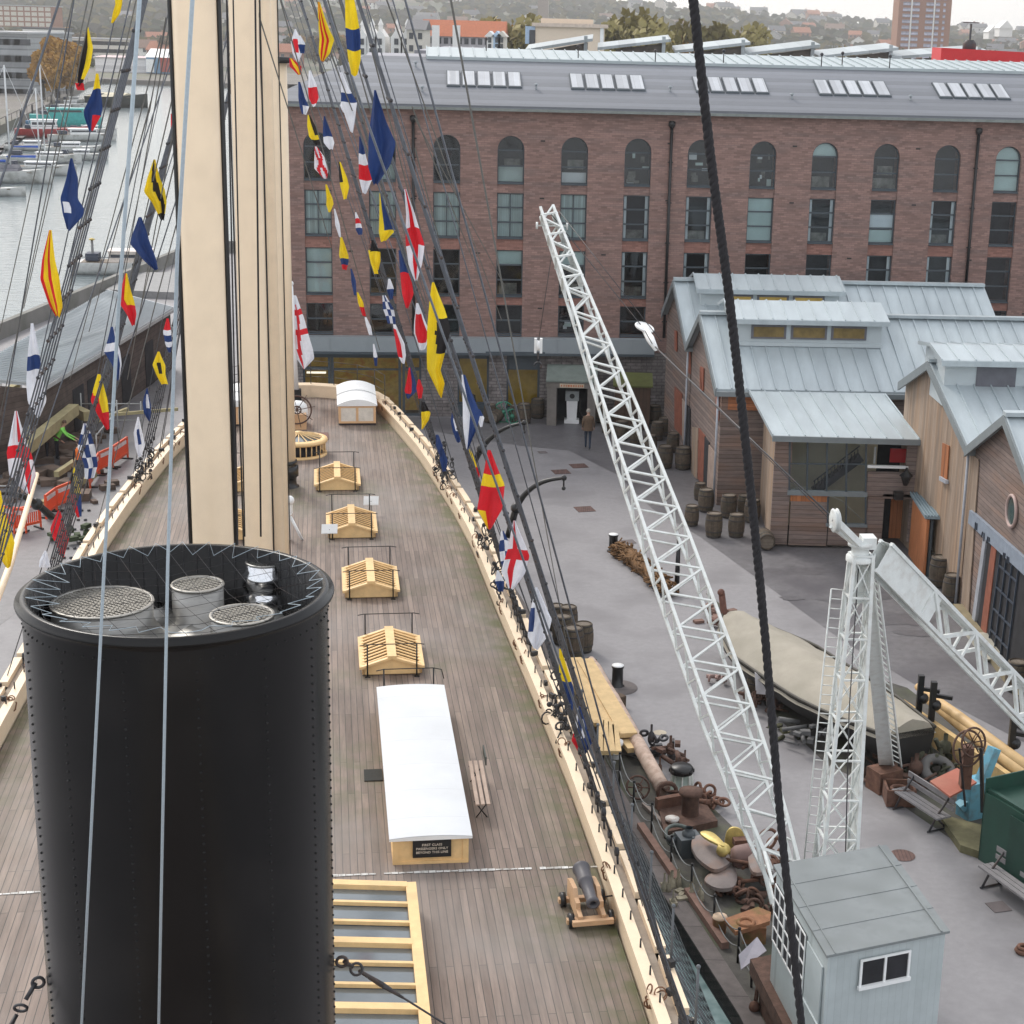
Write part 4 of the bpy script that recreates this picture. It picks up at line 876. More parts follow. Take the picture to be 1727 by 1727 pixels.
for k in range(28): a=2*math.pi*k/28; q=V((c.x+math.cos(a)*(R1-.04),c.y+math.sin(a)*(R1-.04),DZ)); m.tube([q+V((0,0,.15)),q+V((0,0,.64))],.026,5)
for k in range(18): a=2*math.pi*k/18; q=V((c.x+math.cos(a)*(R1-.1),c.y+math.sin(a)*(R1-.1),DZ+.78)); m.beam(q,V((c.x,c.y,DZ+.98)),.035,.03)
m.lathe(V((c.x,c.y,DZ)),[(.16,.93),(.16,1.02),(0,1.03)],16); rsk=m.build('round_skylight',YCREAM,SHIP)
m=MB(); m.lathe(V((c.x,c.y,DZ)),[(R1-.12,.74),(0,.94)],30); m.build('skylight_glass',mat('blue_grey_glass',(.1,.1,.1)),rsk)
m=MB(); m.lathe(V((c.x,c.y,DZ)),[(R1-.2,.05),(R1-.2,.6)],24); m.build('dark_drum',DARK,rsk)
# wheel
wc=SH(70.9,.0,DZ+1.0); ax=-SU; m=MB(); RW=.60; m.torus(wc,RW,.035,axis=ax,n=32,k=6); m.torus(wc,RW*.28,.03,axis=ax,n=16,k=5)
xx=SV; 
for k in range(8): a=2*math.pi*k/8+.2; d_=xx*math.cos(a)+V((0,0,1))*math.sin(a); m.tube([wc,wc+d_*(RW+.17)],.016,5)
m.tube([wc-SU*.1,wc+SU*1.0],.05,8); wh=m.build('steering_wheel',mat('varnished_mahogany',(.07,.03,.02),.35),SHIP)
m=MB(); m.obox(SH(71.1,-.38,DZ),SU*1.4,SV*.76,V((0,0,.75))); m.build('wheel_box',mat('deckhouse_orange_cream',(.7,.4,.2)),SHIP)
m=MB(); m.lathe(SH(71.8,0,DZ+.85),[(.45,-.2),(.45,0),(.40,.18),(.25,.32),(0,.38)],18); m.build('wheel_box_hood',WHITE,SHIP)
m=MB(); m.obox(SH(69.2,-.6,crown(0)+.004),SU*1.2,SV*1.9,V((0,0,.03))); m.build('wheel_grating',mat('red_brown_grating',(.17,.09,.075),.8,var=.2,vs=8),SHIP)
# ensign staff
f0=SH(77.2,-.1,DZ); top_=AY(491,480,f0.y-.4); m=MB(); m.tube([f0,V((top_.x,top_.y,top_.z))],[.11,.085],10); m.ball(V((top_.x,top_.y,top_.z+.05)),.12); m.build('ensign_staff',WHITE,SHIP)
m=MB(); m.box(f0+V((0,0,.3)),(.4,.35,.6),SANG); m.build('staff_socket',BLACK,SHIP); STAFF=(f0,V((top_.x,top_.y,top_.z)))
# ---------------------------------------------------------------- masts
MS=[(18.4,13.78,12.38),(29.9,12.02,11.07),(43.2,11.12,10.5),(61.7,10.92,10.21)]
def mast(s,aL,aR,ztop=27.,rake=0.):
    # centre on the ray of the mean azimuth at its depth
    am=-math.radians((aL+aR)/2); y=SH(s,0).y; c=V((math.tan(am)*y,y,0)); r=y/math.cos(am)*math.sin(math.radians((aL-aR)/2))
    return c,r
MAST=[]
for i,(s,aL,aR) in enumerate(MS):
    c,r=mast(s,aL,aR); MAST.append((c,r)); m=MB()
    if i<3:
        m.tube([c+V((0,0,2)),c+V((0,0,12)),c+V((0,0,30))],[r*1.0,r,r*.98],36)
    else:
        zc=AY(462,100,c.y).z; m.tube([c+V((0,0,2)),c+V((0,0,zc))],[r,r*.97],28); m.tube([c+V((-.1,-.1,zc-.8)),c+V((-.1,-.1,zc+9))],[r*.62,r*.5],16)
    mo=m.build('mast',CREAM,SHIP)
    if i<3:
        b=MB(); 
        for sg in (-1,1):
            side=V((math.cos(math.atan2(c.x,c.y)*-1),math.sin(math.atan2(c.x,c.y)*-1),0)); q=c+side*sg*(r+.02)
            b.tube([q+V((0,0,3)),q+V((0,0,30))],(.022 if sg<0 else .03) if i==0 else .016,6)
        b.build('mast_track',BLACK,mo)
    else:
        b=MB(); b.lathe(V((c.x,c.y,AY(462,100,c.y).z)),[(r+.03,-.12),(r+.16,-.1),(r+.16,.08),(r*.3,.1)],16); b.lathe(V((c.x,c.y,3.35)),[(r+.02,.0),(r+.05,0),(r+.05,.16),(r+.02,.16)],16); b.build('mast_band',BLACK,mo)
        b=MB(); b.lathe(V((c.x,c.y,DZ)),[(r+.12,0),(r+.12,.12),(r+.02,.14),(r+.02,.5),(r+.10,.52),(r+.10,.9),(r,.92)],16); b.build('mast_coat',BLACK,mo)
# gaffs and lowered spars lying against masts (cream poles)
m=MB(); a_,b_=AY(370,-40,19),AY(394.5,930,18.6); m.tube([b_+(b_-a_)*.3,b_,a_,a_+(a_-b_)*.3],[.034,.034,.016,.016],10); m.tube([b_+V((-.06,.1,0)),a_+V((-.03,.1,0))],.014,6,1); m.build('standing_gaff',[CREAM,BLACK],SHIP)
m=MB(); az=math.radians(-10.85); q=V((math.tan(az)*36,36,0)); m.tube([q+V((.02,0,4)),q+V((-.03,0,30))],.12,12); m.tube([q+V((-.17,-.1,4)),q+V((-.22,-.1,30))],.03,6,1); m.build('standing_gaff',[CREAM,mat('brown_line',(.08,.05,.035),.8)],SHIP)
m=MB(); 
for px0,px1,Y in ((392,413,26),(437,446,33),(430,440,20),(381,401,24)): m=MB(); m.tube([AY(px0,-60,Y),AY(px1,905,Y*.985)],.012,5); m.build('mast_line',TAR,SHIP)
# ---------------------------------------------------------------- shrouds with ratlines and deadeyes
HZ=[24.5,24.5,24.,23.]
HZt=[(0,0,0)]*4
def shroudset(i,sg,offs,n=5,gap=.55,rs=.62):
    c,r=MAST[i]; s=MS[i][0]; topp=V((c.x,c.y,HZ[i])); feet=[]; SHR=MB(); RAT=MB(); DE=MB()
    for k in range(n):
        ss_=s+offs-k*gap; t=sg*(beamat(ss_)+.34); foot=SH(ss_,t,2.9); feet.append(foot)
        d=(topp-foot).normalized(); a=foot+d*.35; b=foot+d*1.25
        SHR.tube([b,topp],(.012,.015,.02,.022)[i],6)
        for q in (foot+d*.25,foot+d*1.2): DE.lathe(q,[(0,-.05),(.085,-.04),(.1,0),(.085,.04),(0,.05)],10,axis=SV*sg)
        for o_ in (-.05,0,.05): DE.tube([foot+d*.25+SU*o_,foot+d*1.2+SU*o_],.012,4)
        DE.tube([foot-V((0,0,.6)),foot+d*.2],.025,5)
    L_=(topp-feet[0]).length; k=1.6
    while k<L_-1:
        f=k/L_; pts=[lerp(a,topp,f) for a in feet]
        if pts[0].z>21.5: break
        for a,b in zip(pts[:-1],pts[1:]): RAT.tube([a,b],.0075,4,cap=False)
        for a in pts: RAT.ball(a,(.024,.036,.042,.042)[i],6,4)
        k+=rs
    so_=SHR.build('shroud_set',WIRE,SHIP); RAT.build('ratlines',IRON,so_); DE.build('deadeyes',mat('black_deadeye',(.02,.02,.025),.5),so_)
for sg in (1,-1):
    if sg>0: shroudset(0,sg,4.6,6,.55)
    shroudset(1,sg,3.6,5,.8,.7); shroudset(2,sg,2.4,6,.6); shroudset(3,sg,1.6,5,.55)
# backstays, running lines along the rail
m=MB(); rr=random.Random(9)
for sg in (1,-1):
    for i,(s,_,_) in enumerate(MS):
        c,r=MAST[i]
        for k in range(4 if i else 2):
            s2=s-1.6-k*rr.uniform(.5,1.3) if k<1 else s+3.0+k*.62; s2=min(max(s2,3),73)
            foot=SH(s2,sg*(beamat(s2)+rr.uniform(.25,.6)),2.95); m.tube([foot,V((c.x,c.y,HZ[i]+rr.uniform(-3,8)))],rr.choice([.012,.018,.014]),5); m.build('backstay',WIRE,SHIP); m=MB()
m=MB()
for a,b,Y0,Y1 in [((755,-30),(962,1120),12,44),((645,-20),(846,540),20,48),((600,-20),(760,600),22,56),((470,-10),(640,590),40,74),((520,-10),(735,560),25,50),((700,200),(850,480),30,60),((695,180),(810,470),30,60),((700,250),(742,410),30,60),
        ((125,-10),(0,560),14,20),((150,-10),(0,700),16,24),((160,-10),(40,520),18,26),((232,-10),(100,560),18,28),((272,60),(118,640),24,40),((290,20),(200,520),30,50),((292,160),(180,640),30,50),((296,200),(215,640),30,50),((280,30),(252,190),30,50),((297,380),(160,900),30,50),((255,170),(150,560),30,60),((300,250),(228,560),30,60),((550,-10),(700,500),28,55),((570,-10),(745,620),26,50),((430,5),(560,420),30,60)]:
    m=MB(); m.tube([AY(a[0],a[1],Y0),AY(b[0],b[1],Y1)],.006*(Y0+Y1)/36*.9,4); m.build('halyard',HALY,SHIP)
# bits of gear on the rail: belaying pins, blocks, coils
rr=random.Random(21); s=24.; GEAR=mat('black_gear',(.018,.018,.02),.6); COIL=mat('brown_rope_coil',(.20,.10,.055),.9,var=.4,vs=10)
while s<74:
    for sg in (1,-1):
        b=beamat(s); m=MB(); w=MB()
        m.tube([SH(s,sg*(b+.1),2.95),SH(s,sg*(b+.1),3.2)],[.022,.016],5)
        if rr.random()<.45: m.box(SH(s+.2,sg*(b+rr.uniform(.15,.6)),3.03+rr.uniform(0,.1)),(rr.uniform(.1,.22),rr.uniform(.07,.12),.12),rr.uniform(0,3))
        if rr.random()<.5:
            for k in range(5): w.torus(SH(s+.3+rr.uniform(-.1,.1),sg*(b+.06+rr.uniform(-.1,.1)),3.0+rr.uniform(-.2,.08)),rr.uniform(.06,.12),.016,axis=(rr.gauss(0,1),rr.gauss(0,1),.4),n=9,k=4)
            q=SH(s+.4,sg*(b+.05),3.0); w.tube([q,q+V((0,0,-.12))+SV*-sg*.12,q+V((0,0,-.3))+SV*-sg*.08,q+V((0,0,-.35))+SV*-sg*.02],.02,5)
        m.build('belaying_pin',GEAR,SHIP)
        if w.v: w.build('rope_coil',COIL,SHIP)
    s+=rr.uniform(.85,1.25)
for s_,sg in ((59.8,1),(60.6,1),(61.3,1),(47.5,1),(46.8,1),(61,-1),(62,-1),(51,1),(38,1),(36.8,1)):
    m=MB()
    for k in range(9):
        q=SH(s_+rr.uniform(-.4,.4),sg*(beamat(s_)+rr.uniform(-.12,.3)),2.8+rr.uniform(0,1.3)); m.torus(q,rr.uniform(.07,.17),.022,axis=(rr.gauss(0,1),rr.gauss(0,1),.3),n=10,k=4)
        if k<4: m.ball(q+V((0,0,.2)),.07,8,5)
    m.build('gear_tangle',GEAR,SHIP)
# outboard stanchions with netting (near part, port side)
m=MB(); s=20.
while s<38: 
    for h in (1.05,): 
        q=SH(s,beamat(s)+.54,3.0); m.tube([q,q+V((0,0,1.15))],.026,6); m.ball(q+V((0,0,1.18)),.04)
    s+=2.05
s=14.
while s<34:
    a=SH(s,beamat(s)+.58,2.95); b_=SH(s,beamat(s)+1.7,1.0)
    m.tube([a,SH(s+.9,beamat(s)+1.7,1.0)],.008,3); m.tube([SH(s+.9,beamat(s)+.58,2.95),b_],.008,3)
    s+=.32
for k in range(8): m.tube([SH(14,beamat(14)+.58+k*.16,2.95-k*.27),SH(34,beamat(34)+.58+k*.16,2.95-k*.27)],.008,3)
m.build('stanchions_and_net',mat('grey_net',(.12,.13,.14),.7),SHIP)
# davits
def davit(foot,mid,tip,Y,Yt):
    m=MB(); P=[AY(*foot,Y),AY(*mid[0],lerp(Y,Yt,.25)),AY(*mid[1],lerp(Y,Yt,.55)),AY(*mid[2],lerp(Y,Yt,.8)),AY(*tip,Yt)]
    Q=[]; 
    for i in range(len(P)-1):
        for k in range(5):
            t=k/5; a=P[max(i-1,0)];b=P[i];c=P[i+1];d=P[min(i+2,len(P)-1)]
            Q.append(.5*((2*b)+(c-a)*t+(2*a-5*b+4*c-d)*t*t+(3*b-3*c+d-a)*t**3))
    Q.append(P[-1]); n=len(Q); m.tube(Q,[lerp(.13,.05,i/n) for i in range(n)],8); m.ball(P[1],.2,8,5); m.ball(P[-1],.1,8,5); m.tube([P[-1],P[-1]-V((0,0,.35))],.03,5); m.ball(P[-1]-V((0,0,.35)),.07); m.build('davit',BLACK,SHIP)
davit((858,905),[(871,857),(890,829),(918,812)],(951,806),54,53.2)
davit((795,790),[(812,757),(832,735),(855,721)],(884,713),62,61)
davit((88,872),[(62,850),(40,838),(18,832)],(-8,832),52,50)
m=MB(); m.tube([AY(-12,1030,38),AY(18,950,42),AY(62,800,52)],[.085,.09,.075],12); m.build('boat_boom',CREAM,SHIP)
# foreground stays
m=MB(); m.tube([AY(237,-25,5.2),AY(200,520,5.9),AY(176,950,6.4),AY(136,1760,7.2)],.0066,8); m.build('pale_stay',PALE,SHIP); m=MB(); m.tube([AY(326,-25,5.2),AY(299,430,5.9),AY(283,950,6.4),AY(267,1760,7.2)],.0066,8); m.build('pale_stay',PALE,SHIP)
m=MB(); pts=[AY(1166,-30,3.6),AY(1198,260,3.62),AY(1232,520,3.65),AY(1262,790,3.68),AY(1289,1060,3.72),AY(1318,1400,3.75),AY(1357,1780,3.8)]
Q=[]
for i in range(len(pts)-1):
    for k in range(60): 
        t=k/60; a=pts[max(i-1,0)];b=pts[i];c=pts[i+1];d=pts[min(i+2,len(pts)-1)]; Q.append(.5*((2*b)+(c-a)*t+(2*a-5*b+4*c-d)*t*t+(3*b-3*c+d-a)*t**3))
dd=(Q[-1]-Q[0]).normalized(); e1=dd.orthogonal().normalized(); e2=dd.cross(e1)
for st in range(3):
    m.tube([q+(e1*math.cos(i*.75+st*2.094)+e2*math.sin(i*.75+st*2.094))*.0040 for i,q in enumerate(Q)],.0070,7)
m.build('thick_stay',TAR,SHIP)
bpy.data.objects['thick_stay']['label']='thick black three-strand tarred rope'
# white winch behind funnel
m=MB(); q=G(486,915,DZ); m.tube([q,q+V((0,0,1.3))],.1,8); m.box(q+V((0,0,1.2)),(.3,.3,.4)); m.ball(q+V((.1,-.1,1.5)),.16); m.tube([q+V((.1,0,0)),q+V((.5,.1,0)),q+V((.1,0,.9))],.05,6); m.build('white_pump',WHITE,SHIP)
m=MB(); m.obox(SH(35.5,1.98,crown(2)+.004),SU*.62,SV*.42,V((0,0,.02))); top(m,'doormat',mat('dark_mat',(.035,.037,.035),.95,var=.2,vs=30),'dark rubber mat on the deck left of the white-roofed hatch','mat')
# ================================================================ TIMBER SHEDS
BOARD=mat('weathered_boards',(.225,.172,.152),.88,var=.22,vs=1.6,stretch=(1,1,6),lines=('z',.17,.12),linedark=.45,dirt=(.29,.17,.115),dirtamt=.6,dirtscale=.3)
VBOARD=mat('pale_vertical_boards',(.33,.25,.19),.85,var=.2,vs=1.5,stretch=(6,6,.6),lines=('y',.16,.1),linedark=.6,dirt=(.42,.24,.12),dirtamt=.5,dirtscale=.3)
FRESH=mat('orange_cedar',(.42,.155,.06),.75,var=.2,vs=2,stretch=(5,5,.6),lines=('x',.16,.1),linedark=.6)
REDW=mat('red_brown_timber',(.26,.085,.05),.75,var=.25,vs=3)
ZROOF=mat('standing_seam_zinc',(.42,.475,.50),.42,var=.08,vs=2.5,metal=.15,stretch=(1,.25,.3),dirt=(.33,.375,.40),dirtamt=.75,dirtscale=.8)
ZEDGE=mat('zinc_edge',(.20,.225,.235),.5,var=.08)
AMBER=mat('amber_lit_room',(.32,.22,.05),.6,var=.3,vs=1.5,em=((.5,.33,.07),.15))
PIPE=mat('grey_downpipe',(.36,.38,.42),.5)
E2=V((math.cos(.05),math.sin(.05),0))
def mix_(a,b,t): return a+(b-a)*t
def roofplane(mb,a,b,L,seam=.62,over=.25,th=.1):
    """a=eave left, b=ridge left, running L along E2"""
    up=(b-a); a2=a-E2*over; 
    mb.prism([a2,a2+E2*(L+over),b+E2*L,b-E2*over],(0,0,th)); nr=E2.cross(up).normalized()
    if nr.z<0: nr=-nr
    k=0
    while k*seam<L:
        o=a2+E2*(k*seam)+V((0,0,th)); mb.obox(o,E2*.045,up*.985,nr*.065); k+=1
def shed(name,label,eF,rdg,eB,L,cler=None,wallm=BOARD,backeave=True):
    rt=root(name,V((eF.x,eF.y,0)),label,'shed')
    m=MB(); g=lambda p:V((p.x,p.y,-.02))
    poly=[g(eF),eF,rdg,eB,g(eB)]; th=E2*.2
    m.prism([p+E2*.02 for p in poly],th); m.build('gable_wall',wallm,rt)
    m=MB(); m.obox(g(eF)+E2*.22,E2*(L-.3),V((0,.2,0)),V((0,0,eF.z-.1))); 
    m.prism([p+E2*(L-.2) for p in poly],E2*.15); m.build('side_wall',BOARD,rt)
    m=MB(); roofplane(m,eF-(rdg-eF)*.04,rdg,L); roofplane(m,eB-(rdg-eB)*.02,rdg,L); m.obox(rdg-E2*.27+V((0,-.2,.12)),E2*(L+.27),V((0,.4,0)),V((0,0,.13)));
    m.build('roof',ZROOF,rt)
    m=MB()
    for a,b in ((eF-(rdg-eF)*.05,rdg),(eB,rdg)): m.obox(a-E2*.31-V((0,0,.2)),E2*.07,b-a,V((0,0,.33)))
    q=eF-(rdg-eF)*.05; m.obox(q-E2*.25+V((0,-.16,-.16)),E2*(L+.25),V((0,.15,0)),V((0,0,.2))); m.build('fascia',ZEDGE,rt)
    m=MB(); q=eF+V((-.12,-.12,0)); m.tube([q-E2*.02+V((0,0,-.25)),V((q.x,q.y,0))],.05,7); m.build('downpipe',PIPE,rt)
    if cler:
        px0,px1,dy,zb,ze,zt,wins=cler
        Yf=rdg.y-dy; p0=V((rdg.x,Yf,0)); nn=V((-E2.y,E2.x,0)); x0=PLN(px0,540,p0,nn); x1=PLN(px1,545,p0,nn); w=(x1-x0); w.z=0; Lc=w.length
        b=V((x0.x,x0.y,0)); P=lambda u,d,z: b+E2*u+nn*d+V((0,0,z))
        m=MB(); m.obox(P(0,0,zb-.6),E2*Lc,nn*dy*2,V((0,0,ze-zb+.6))); m.prism([P(0,0,ze),P(0,dy*2,ze),P(0,dy,zt-.08)],E2*Lc); 
        m.obox(P(-.02,-.12,zb-.16),E2*(Lc+.04),nn*.12,V((0,0,.16))); cb_=m.build('clerestory',mat('pale_zinc_wall',(.46,.51,.53),.5,var=.05),rt)
        m=MB()
        for sg in (0,1):
            a=P(-.25,-.35 if sg==0 else dy*2+.35,ze); c=P(-.25,dy,zt)
            m.prism([a,a+E2*(Lc+.5),c+E2*(Lc+.5),c],(0,0,.09)); k=0
            while k*.62<Lc+.4: m.obox(a+E2*(k*.62)+V((0,0,.09)),E2*.04,(c-a),V((0,0,.05))); k+=1
        m.obox(P(-.25,-.42,ze-.12),E2*(Lc+.5),nn*.1,V((0,0,.2))); m.build('clerestory_roof',ZROOF,cb_)
        for a,c in wins:
            ua=(PLN(a,540,p0,nn)-b).dot(E2); uc=(PLN(c,540,p0,nn)-b).dot(E2)
            f=MB(); z0,z1=zb+.14,ze-.2; f.obox(P(ua,-.05,z0),E2*(uc-ua),nn*.06,V((0,0,z1-z0))); wn=f.build('window',mat('clerestory_frame',(.12,.12,.14),.5),cb_)
        return rt,cb_,(b,nn,ua,uc,zb,ze,p0)
    return rt,None,None
g2p=G(1219,868); g2n=V((math.cos(.13),math.sin(.13),0))
P2=lambda x,y: PLN(x,y,g2p,g2n)
def amber(rt,wins,info,m_=AMBER):
    b,nn,_,_,zb,ze,p0=info
    for a,c in wins:
        ua=(PLN(a,540,p0,nn)-b).dot(E2)+.1; uc=(PLN(c,540,p0,nn)-b).dot(E2)-.1
        f=MB(); f.obox(b+E2*ua-nn*.062+V((0,0,zb+.22)),E2*(uc-ua),nn*.012,V((0,0,ze-zb-.5))); f.build('amber_pane',m_,rt)
def gpanel(rt,name,m_,pts,planef,nrm,th=.05,sub=None):
    p=[planef(*a) for a in pts]; m=MB(); m.prism([q-nrm*th for q in p],nrm*(th-.002) if th>0 else nrm*.01); return m.build(name,m_,rt)
# shed 1 (far)
eF=P2(1166,575); rd=P2(1145,477); eB=P2(1126,520); eF.z=min(eF.z,5.6)
w1=[(1222,1268),(1275,1328),(1335,1388)]
s1,c1,i1=shed('timber_shed','farthest grey-boarded shed with zinc roof and amber clerestory windows, beside the brick building',eF,rd,V((eB.x,rd.y+(rd.y-eF.y)*.8,5.9)),14.6,(1180,1412,1.5,6.95,7.78,8.25,w1))
amber(s1,w1,i1)
for a,b_,c_ in [(1139,557,590),(1162,590,628),(1182,620,657)]: gpanel(s1 if a<1165 else s1,'slit_window',REDW,[(a,b_),(a+3.5,b_+2),(a+3.5,c_+3),(a,c_)],P2,g2n)
gpanel(s1,'door',REDW,[(1139,652),(1151,664),(1151,735),(1139,722)],P2,g2n); gpanel(s1,'door_leaf',mat('pale_door',(.36,.27,.22),.8),[(1152,672),(1157,680),(1157,748),(1152,740)],P2,g2n); gpanel(s1,'dark_opening',DARK,[(1158,681),(1165,690),(1164,760),(1158,750)],P2,g2n)
# shed 2
eF2=P2(1217,655); rd2=P2(1190,534); eB2=P2(1167,585)
w2=[(1268,1327),(1335,1396),(1403,1463)]
s2,c2,i2=shed('timber_shed','middle boarded shed with zinc roof, three-pane clerestory and projecting glazed porch',eF2,rd2,eB2,19.5,(1237,1488,1.75,6.62,7.55,8.05,w2))
amber(s2,w2,i2,mat('dim_amber_room',(.19,.13,.04),.6,var=.4,vs=2))
for a,b_,c_ in [(1209,660,706),(1183,618,655)]: gpanel(s2,'slit_window',REDW,[(a,b_),(a+5,b_+3),(a+4,c_+4),(a,c_)],P2,g2n)
gpanel(s2,'door',REDW,[(1180,722),(1190,735),(1187,820),(1178,806)],P2,g2n); gpanel(s2,'door_leaf',mat('pale_door',(.36,.27,.22),.8),[(1197,750),(1207,764),(1204,834),(1194,820)],P2,g2n); gpanel(s2,'dark_opening',DARK,[(1190,737),(1197,746),(1194,822),(1188,812)],P2,g2n)
gpanel(s2,'pale_plinth',VBOARD,[(1169,720),(1179,722),(1177,808),(1168,800)],P2,g2n)
# lantern box on the front wall
# porch
PY=63.05
def FPx(px,py,y=PY): return AY(px,py,y)
def fwall(rt,name,m_,x0,x1,y0,y1,y=PY,th=.15):
    a,b,c,d=FPx(x0,y0,y),FPx(x1,y0,y),FPx(x1,y1,y),FPx(x0,y1,y); b.x=(b.x+c.x)/2;c.x=b.x;a.x=(a.x+d.x)/2;d.x=a.x; a.z=b.z=(a.z+b.z)/2; c.z=d.z=max((c.z+d.z)/2,-.02)
    m=MB(); m.obox(d,V((b.x-a.x,0,0)),V((0,th,0)),V((0,0,a.z-d.z))); return m.build(name,m_,rt)
for x0,x1,y0,y1 in [(1303,1332,742,918),(1332,1396,836,920),(1396,1461,888,920),(1461,1489,838,918),(1462,1553,797,838),(1529,1553,743,797),(1489,1553,834,842),(1532,1553,842,915)]: fwall(s2,'porch_boards',BOARD,x0,x1,y0,y1)
a=FPx(1305,900); m=MB(); m.obox(V((a.x-.05,PY+.16,0)),V((.15,0,0)),V((0,5.4,0)),V((0,0,4.4))); m.build('porch_side_wall',VBOARD,s2)
b_=FPx(1556,742); m=MB(); roofa=V((a.x-.3,PY-.25,4.42)); rb=V((a.x-.75,68.35,4.98)); Lp=b_.x-a.x+.2
m.prism([roofa,roofa+V((Lp,0,0)),rb+V((Lp,0.3,0)),rb],(0,0,.1))
for k in range(int(Lp/.62)+1): m.obox(roofa+V((k*.62,0,.1)),V((.04,0,0)),rb-roofa,V((0,0,.05)))
m.build('porch_roof',ZROOF,s2); m=MB(); m.obox(roofa+V((0,-.1,-.12)),V((Lp,0,0)),V((0,.1,0)),V((0,0,.22))); m.build('porch_gutter',ZEDGE,s2)
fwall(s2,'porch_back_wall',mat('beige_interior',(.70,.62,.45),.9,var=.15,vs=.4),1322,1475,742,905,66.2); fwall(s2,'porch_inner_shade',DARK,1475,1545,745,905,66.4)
m=MB(); 
for px in (1332,1362,1395,1428,1461): m.beam(FPx(px,744),FPx(px-1,830),.07,.07)
m.beam(FPx(1332,782),FPx(1461,783),.05,.05); m.beam(FPx(1396,838),FPx(1396,888),.07,.07); m.beam(FPx(1427,838),FPx(1427,888),.06,.06); m.beam(FPx(1460,838),FPx(1460,888),.07,.07); m.build('porch_glazing_frame',FRAME,s2)
m=MB(); m.beam(AY(1372,829,65),AY(1452,770,65),.5,.28); m.beam(AY(1372,812,64.6),AY(1450,752,64.6),.05,.04)
for k in range(14): m.tube([AY(1374+k*5.6,826-k*4.1,64.6),AY(1374+k*5.6,811-k*4.1,64.6)],.02,4)
m.build('staircase',mat('dark_stair',(.045,.045,.05),.6),s2)
m=MB(); m.beam(AY(1332,824,64),AY(1362,822,64),.05,.05); m.beam(AY(1362,822,64),AY(1378,832,64),.05,.05); m.beam(AY(1420,845,64.8),AY(1458,880,64.8),.04,.04); m.beam(AY(1400,836,64.8),AY(1420,845,64.8),.04,.04); m.build('handrail',mat('cream_rail',(.6,.57,.48),.6),s2)
fwall(s2,'porch_sill',ZEDGE,1328,1463,829,837,PY-.06,.2); fwall(s2,'porch_sill',ZEDGE,1393,1463,884,889,PY-.06,.2)
fwall(s2,'red_board',mat('bright_red_panel',(.6,.03,.03)),1501,1530,757,780,64.5,.05); fwall(s2,'white_post',WHITE,1474,1477,754,782,64.4,.05); fwall(s2,'sill',WHITE,1463,1532,786,790,PY-.04,.15)
fwall(s2,'orange_board_band',FRESH,1333,1396,836,846,PY-.01,.05)
fwall(s2,'door',FRESH,1501,1534,842,908,64.4,.08); fwall(s2,'door_glass',DARK,1490,1500,842,908,64.5,.08)
m=MB(); m.poly([FPx(1333,746,PY+.08),FPx(1461,746,PY+.08),FPx(1461,830,PY+.08),FPx(1333,830,PY+.08)]); m.build('porch_pane',PANE,s2)
# lantern on porch corner
q=AY(1528,806,PY-.5); m=MB(); m.tube([q+V((0,.5,-.1)),q+V((0,0,0))],.03,5); m.lathe(q+V((0,0,-.3)),[(.08,0),(.2,.35),(.28,.38),(.05,.6),(.05,.7)],6,sm=False); m.box(q+V((-.2,.2,-.75)),(.35,.3,.3)); m.build('porch_lantern',BLACK,s2)
# front wall cedar patch right of the downpipe
m=MB(); a=V((eF2.x+.3,eF2.y-.03,0)); m.obox(a+V((0,0,4.15)),V((1.45,0,0)),V((0,.04,0)),V((0,0,.85))); m.build('fresh_cedar_patch',mat('cedar_patch',(.42,.16,.07),.8,var=.25,vs=3,stretch=(1,1,5),lines=('z',.17,.12),linedark=.5),s2)
# shed 3
g3p=G(1621,1024); g3n=V((math.cos(.1),math.sin(.1),0)); P3=lambda x,y: PLN(x,y,g3p,g3n)
eF3=P3(1640,752); rd3=P3(1577,615); eB3=P3(1527,650)
w3=[(1655,1722)]
s3,c3,i3=shed('timber_shed','shed with pale vertical gable boards and a dark clerestory, left of the porthole shed',eF3,rd3,eB3,16,(1601,1900,1.5,7.0,8.05,8.3,w3),VBOARD)
gpanel(s3,'window',FRESH,[(1591,747),(1602,752),(1598,812),(1588,803)],P3,g3n,.04); gpanel(s3,'window_sill',PIPE,[(1589,803),(1600,810),(1600,816),(1589,810)],P3,g3n,.12)
# timber lean-to with blue-grey roof
ln=root('entrance_hood',V((12.2,61.4,0)),'small orange-boarded lean-to with ribbed blue-grey roof against the pale gable','lean-to')
a,b,c,d=AY(1535,836,62.6),AY(1573,836,62.6),AY(1604,873,59.6),AY(1560,879,59.6)
c.z=d.z=(c.z+d.z)/2; a.z=b.z=(a.z+b.z)/2
m=MB(); m.prism([a,d,c,b],(0,0,.1)); 
for k in range(9): t=k/8; m.beam(mix_(a,b,t)+V((0,0,.13)),mix_(d,c,t)+V((0,0,.13)),.05,.05)
m.build('roof',mat('blue_grey_ribbed',(.22,.29,.33),.6,var=.06),ln)
m=MB(); m.obox(V((d.x+.1,d.y+.1,0)),V((.1,0,0)),V((a.x-d.x,a.y-d.y-.15,0)),V((0,0,d.z-.05))); m.build('side_boards',FRESH,ln)
m=MB(); m.obox(V((d.x+.25,d.y+.15,0)),V((.1,0,0)),V((0,2.4,0)),V((0,0,d.z-.1))); m.obox(V((c.x-.15,c.y+.1,0)),V((.06,0,0)),V((0,.06,0)),V((0,0,c.z))); m.build('post',FRAME,ln)
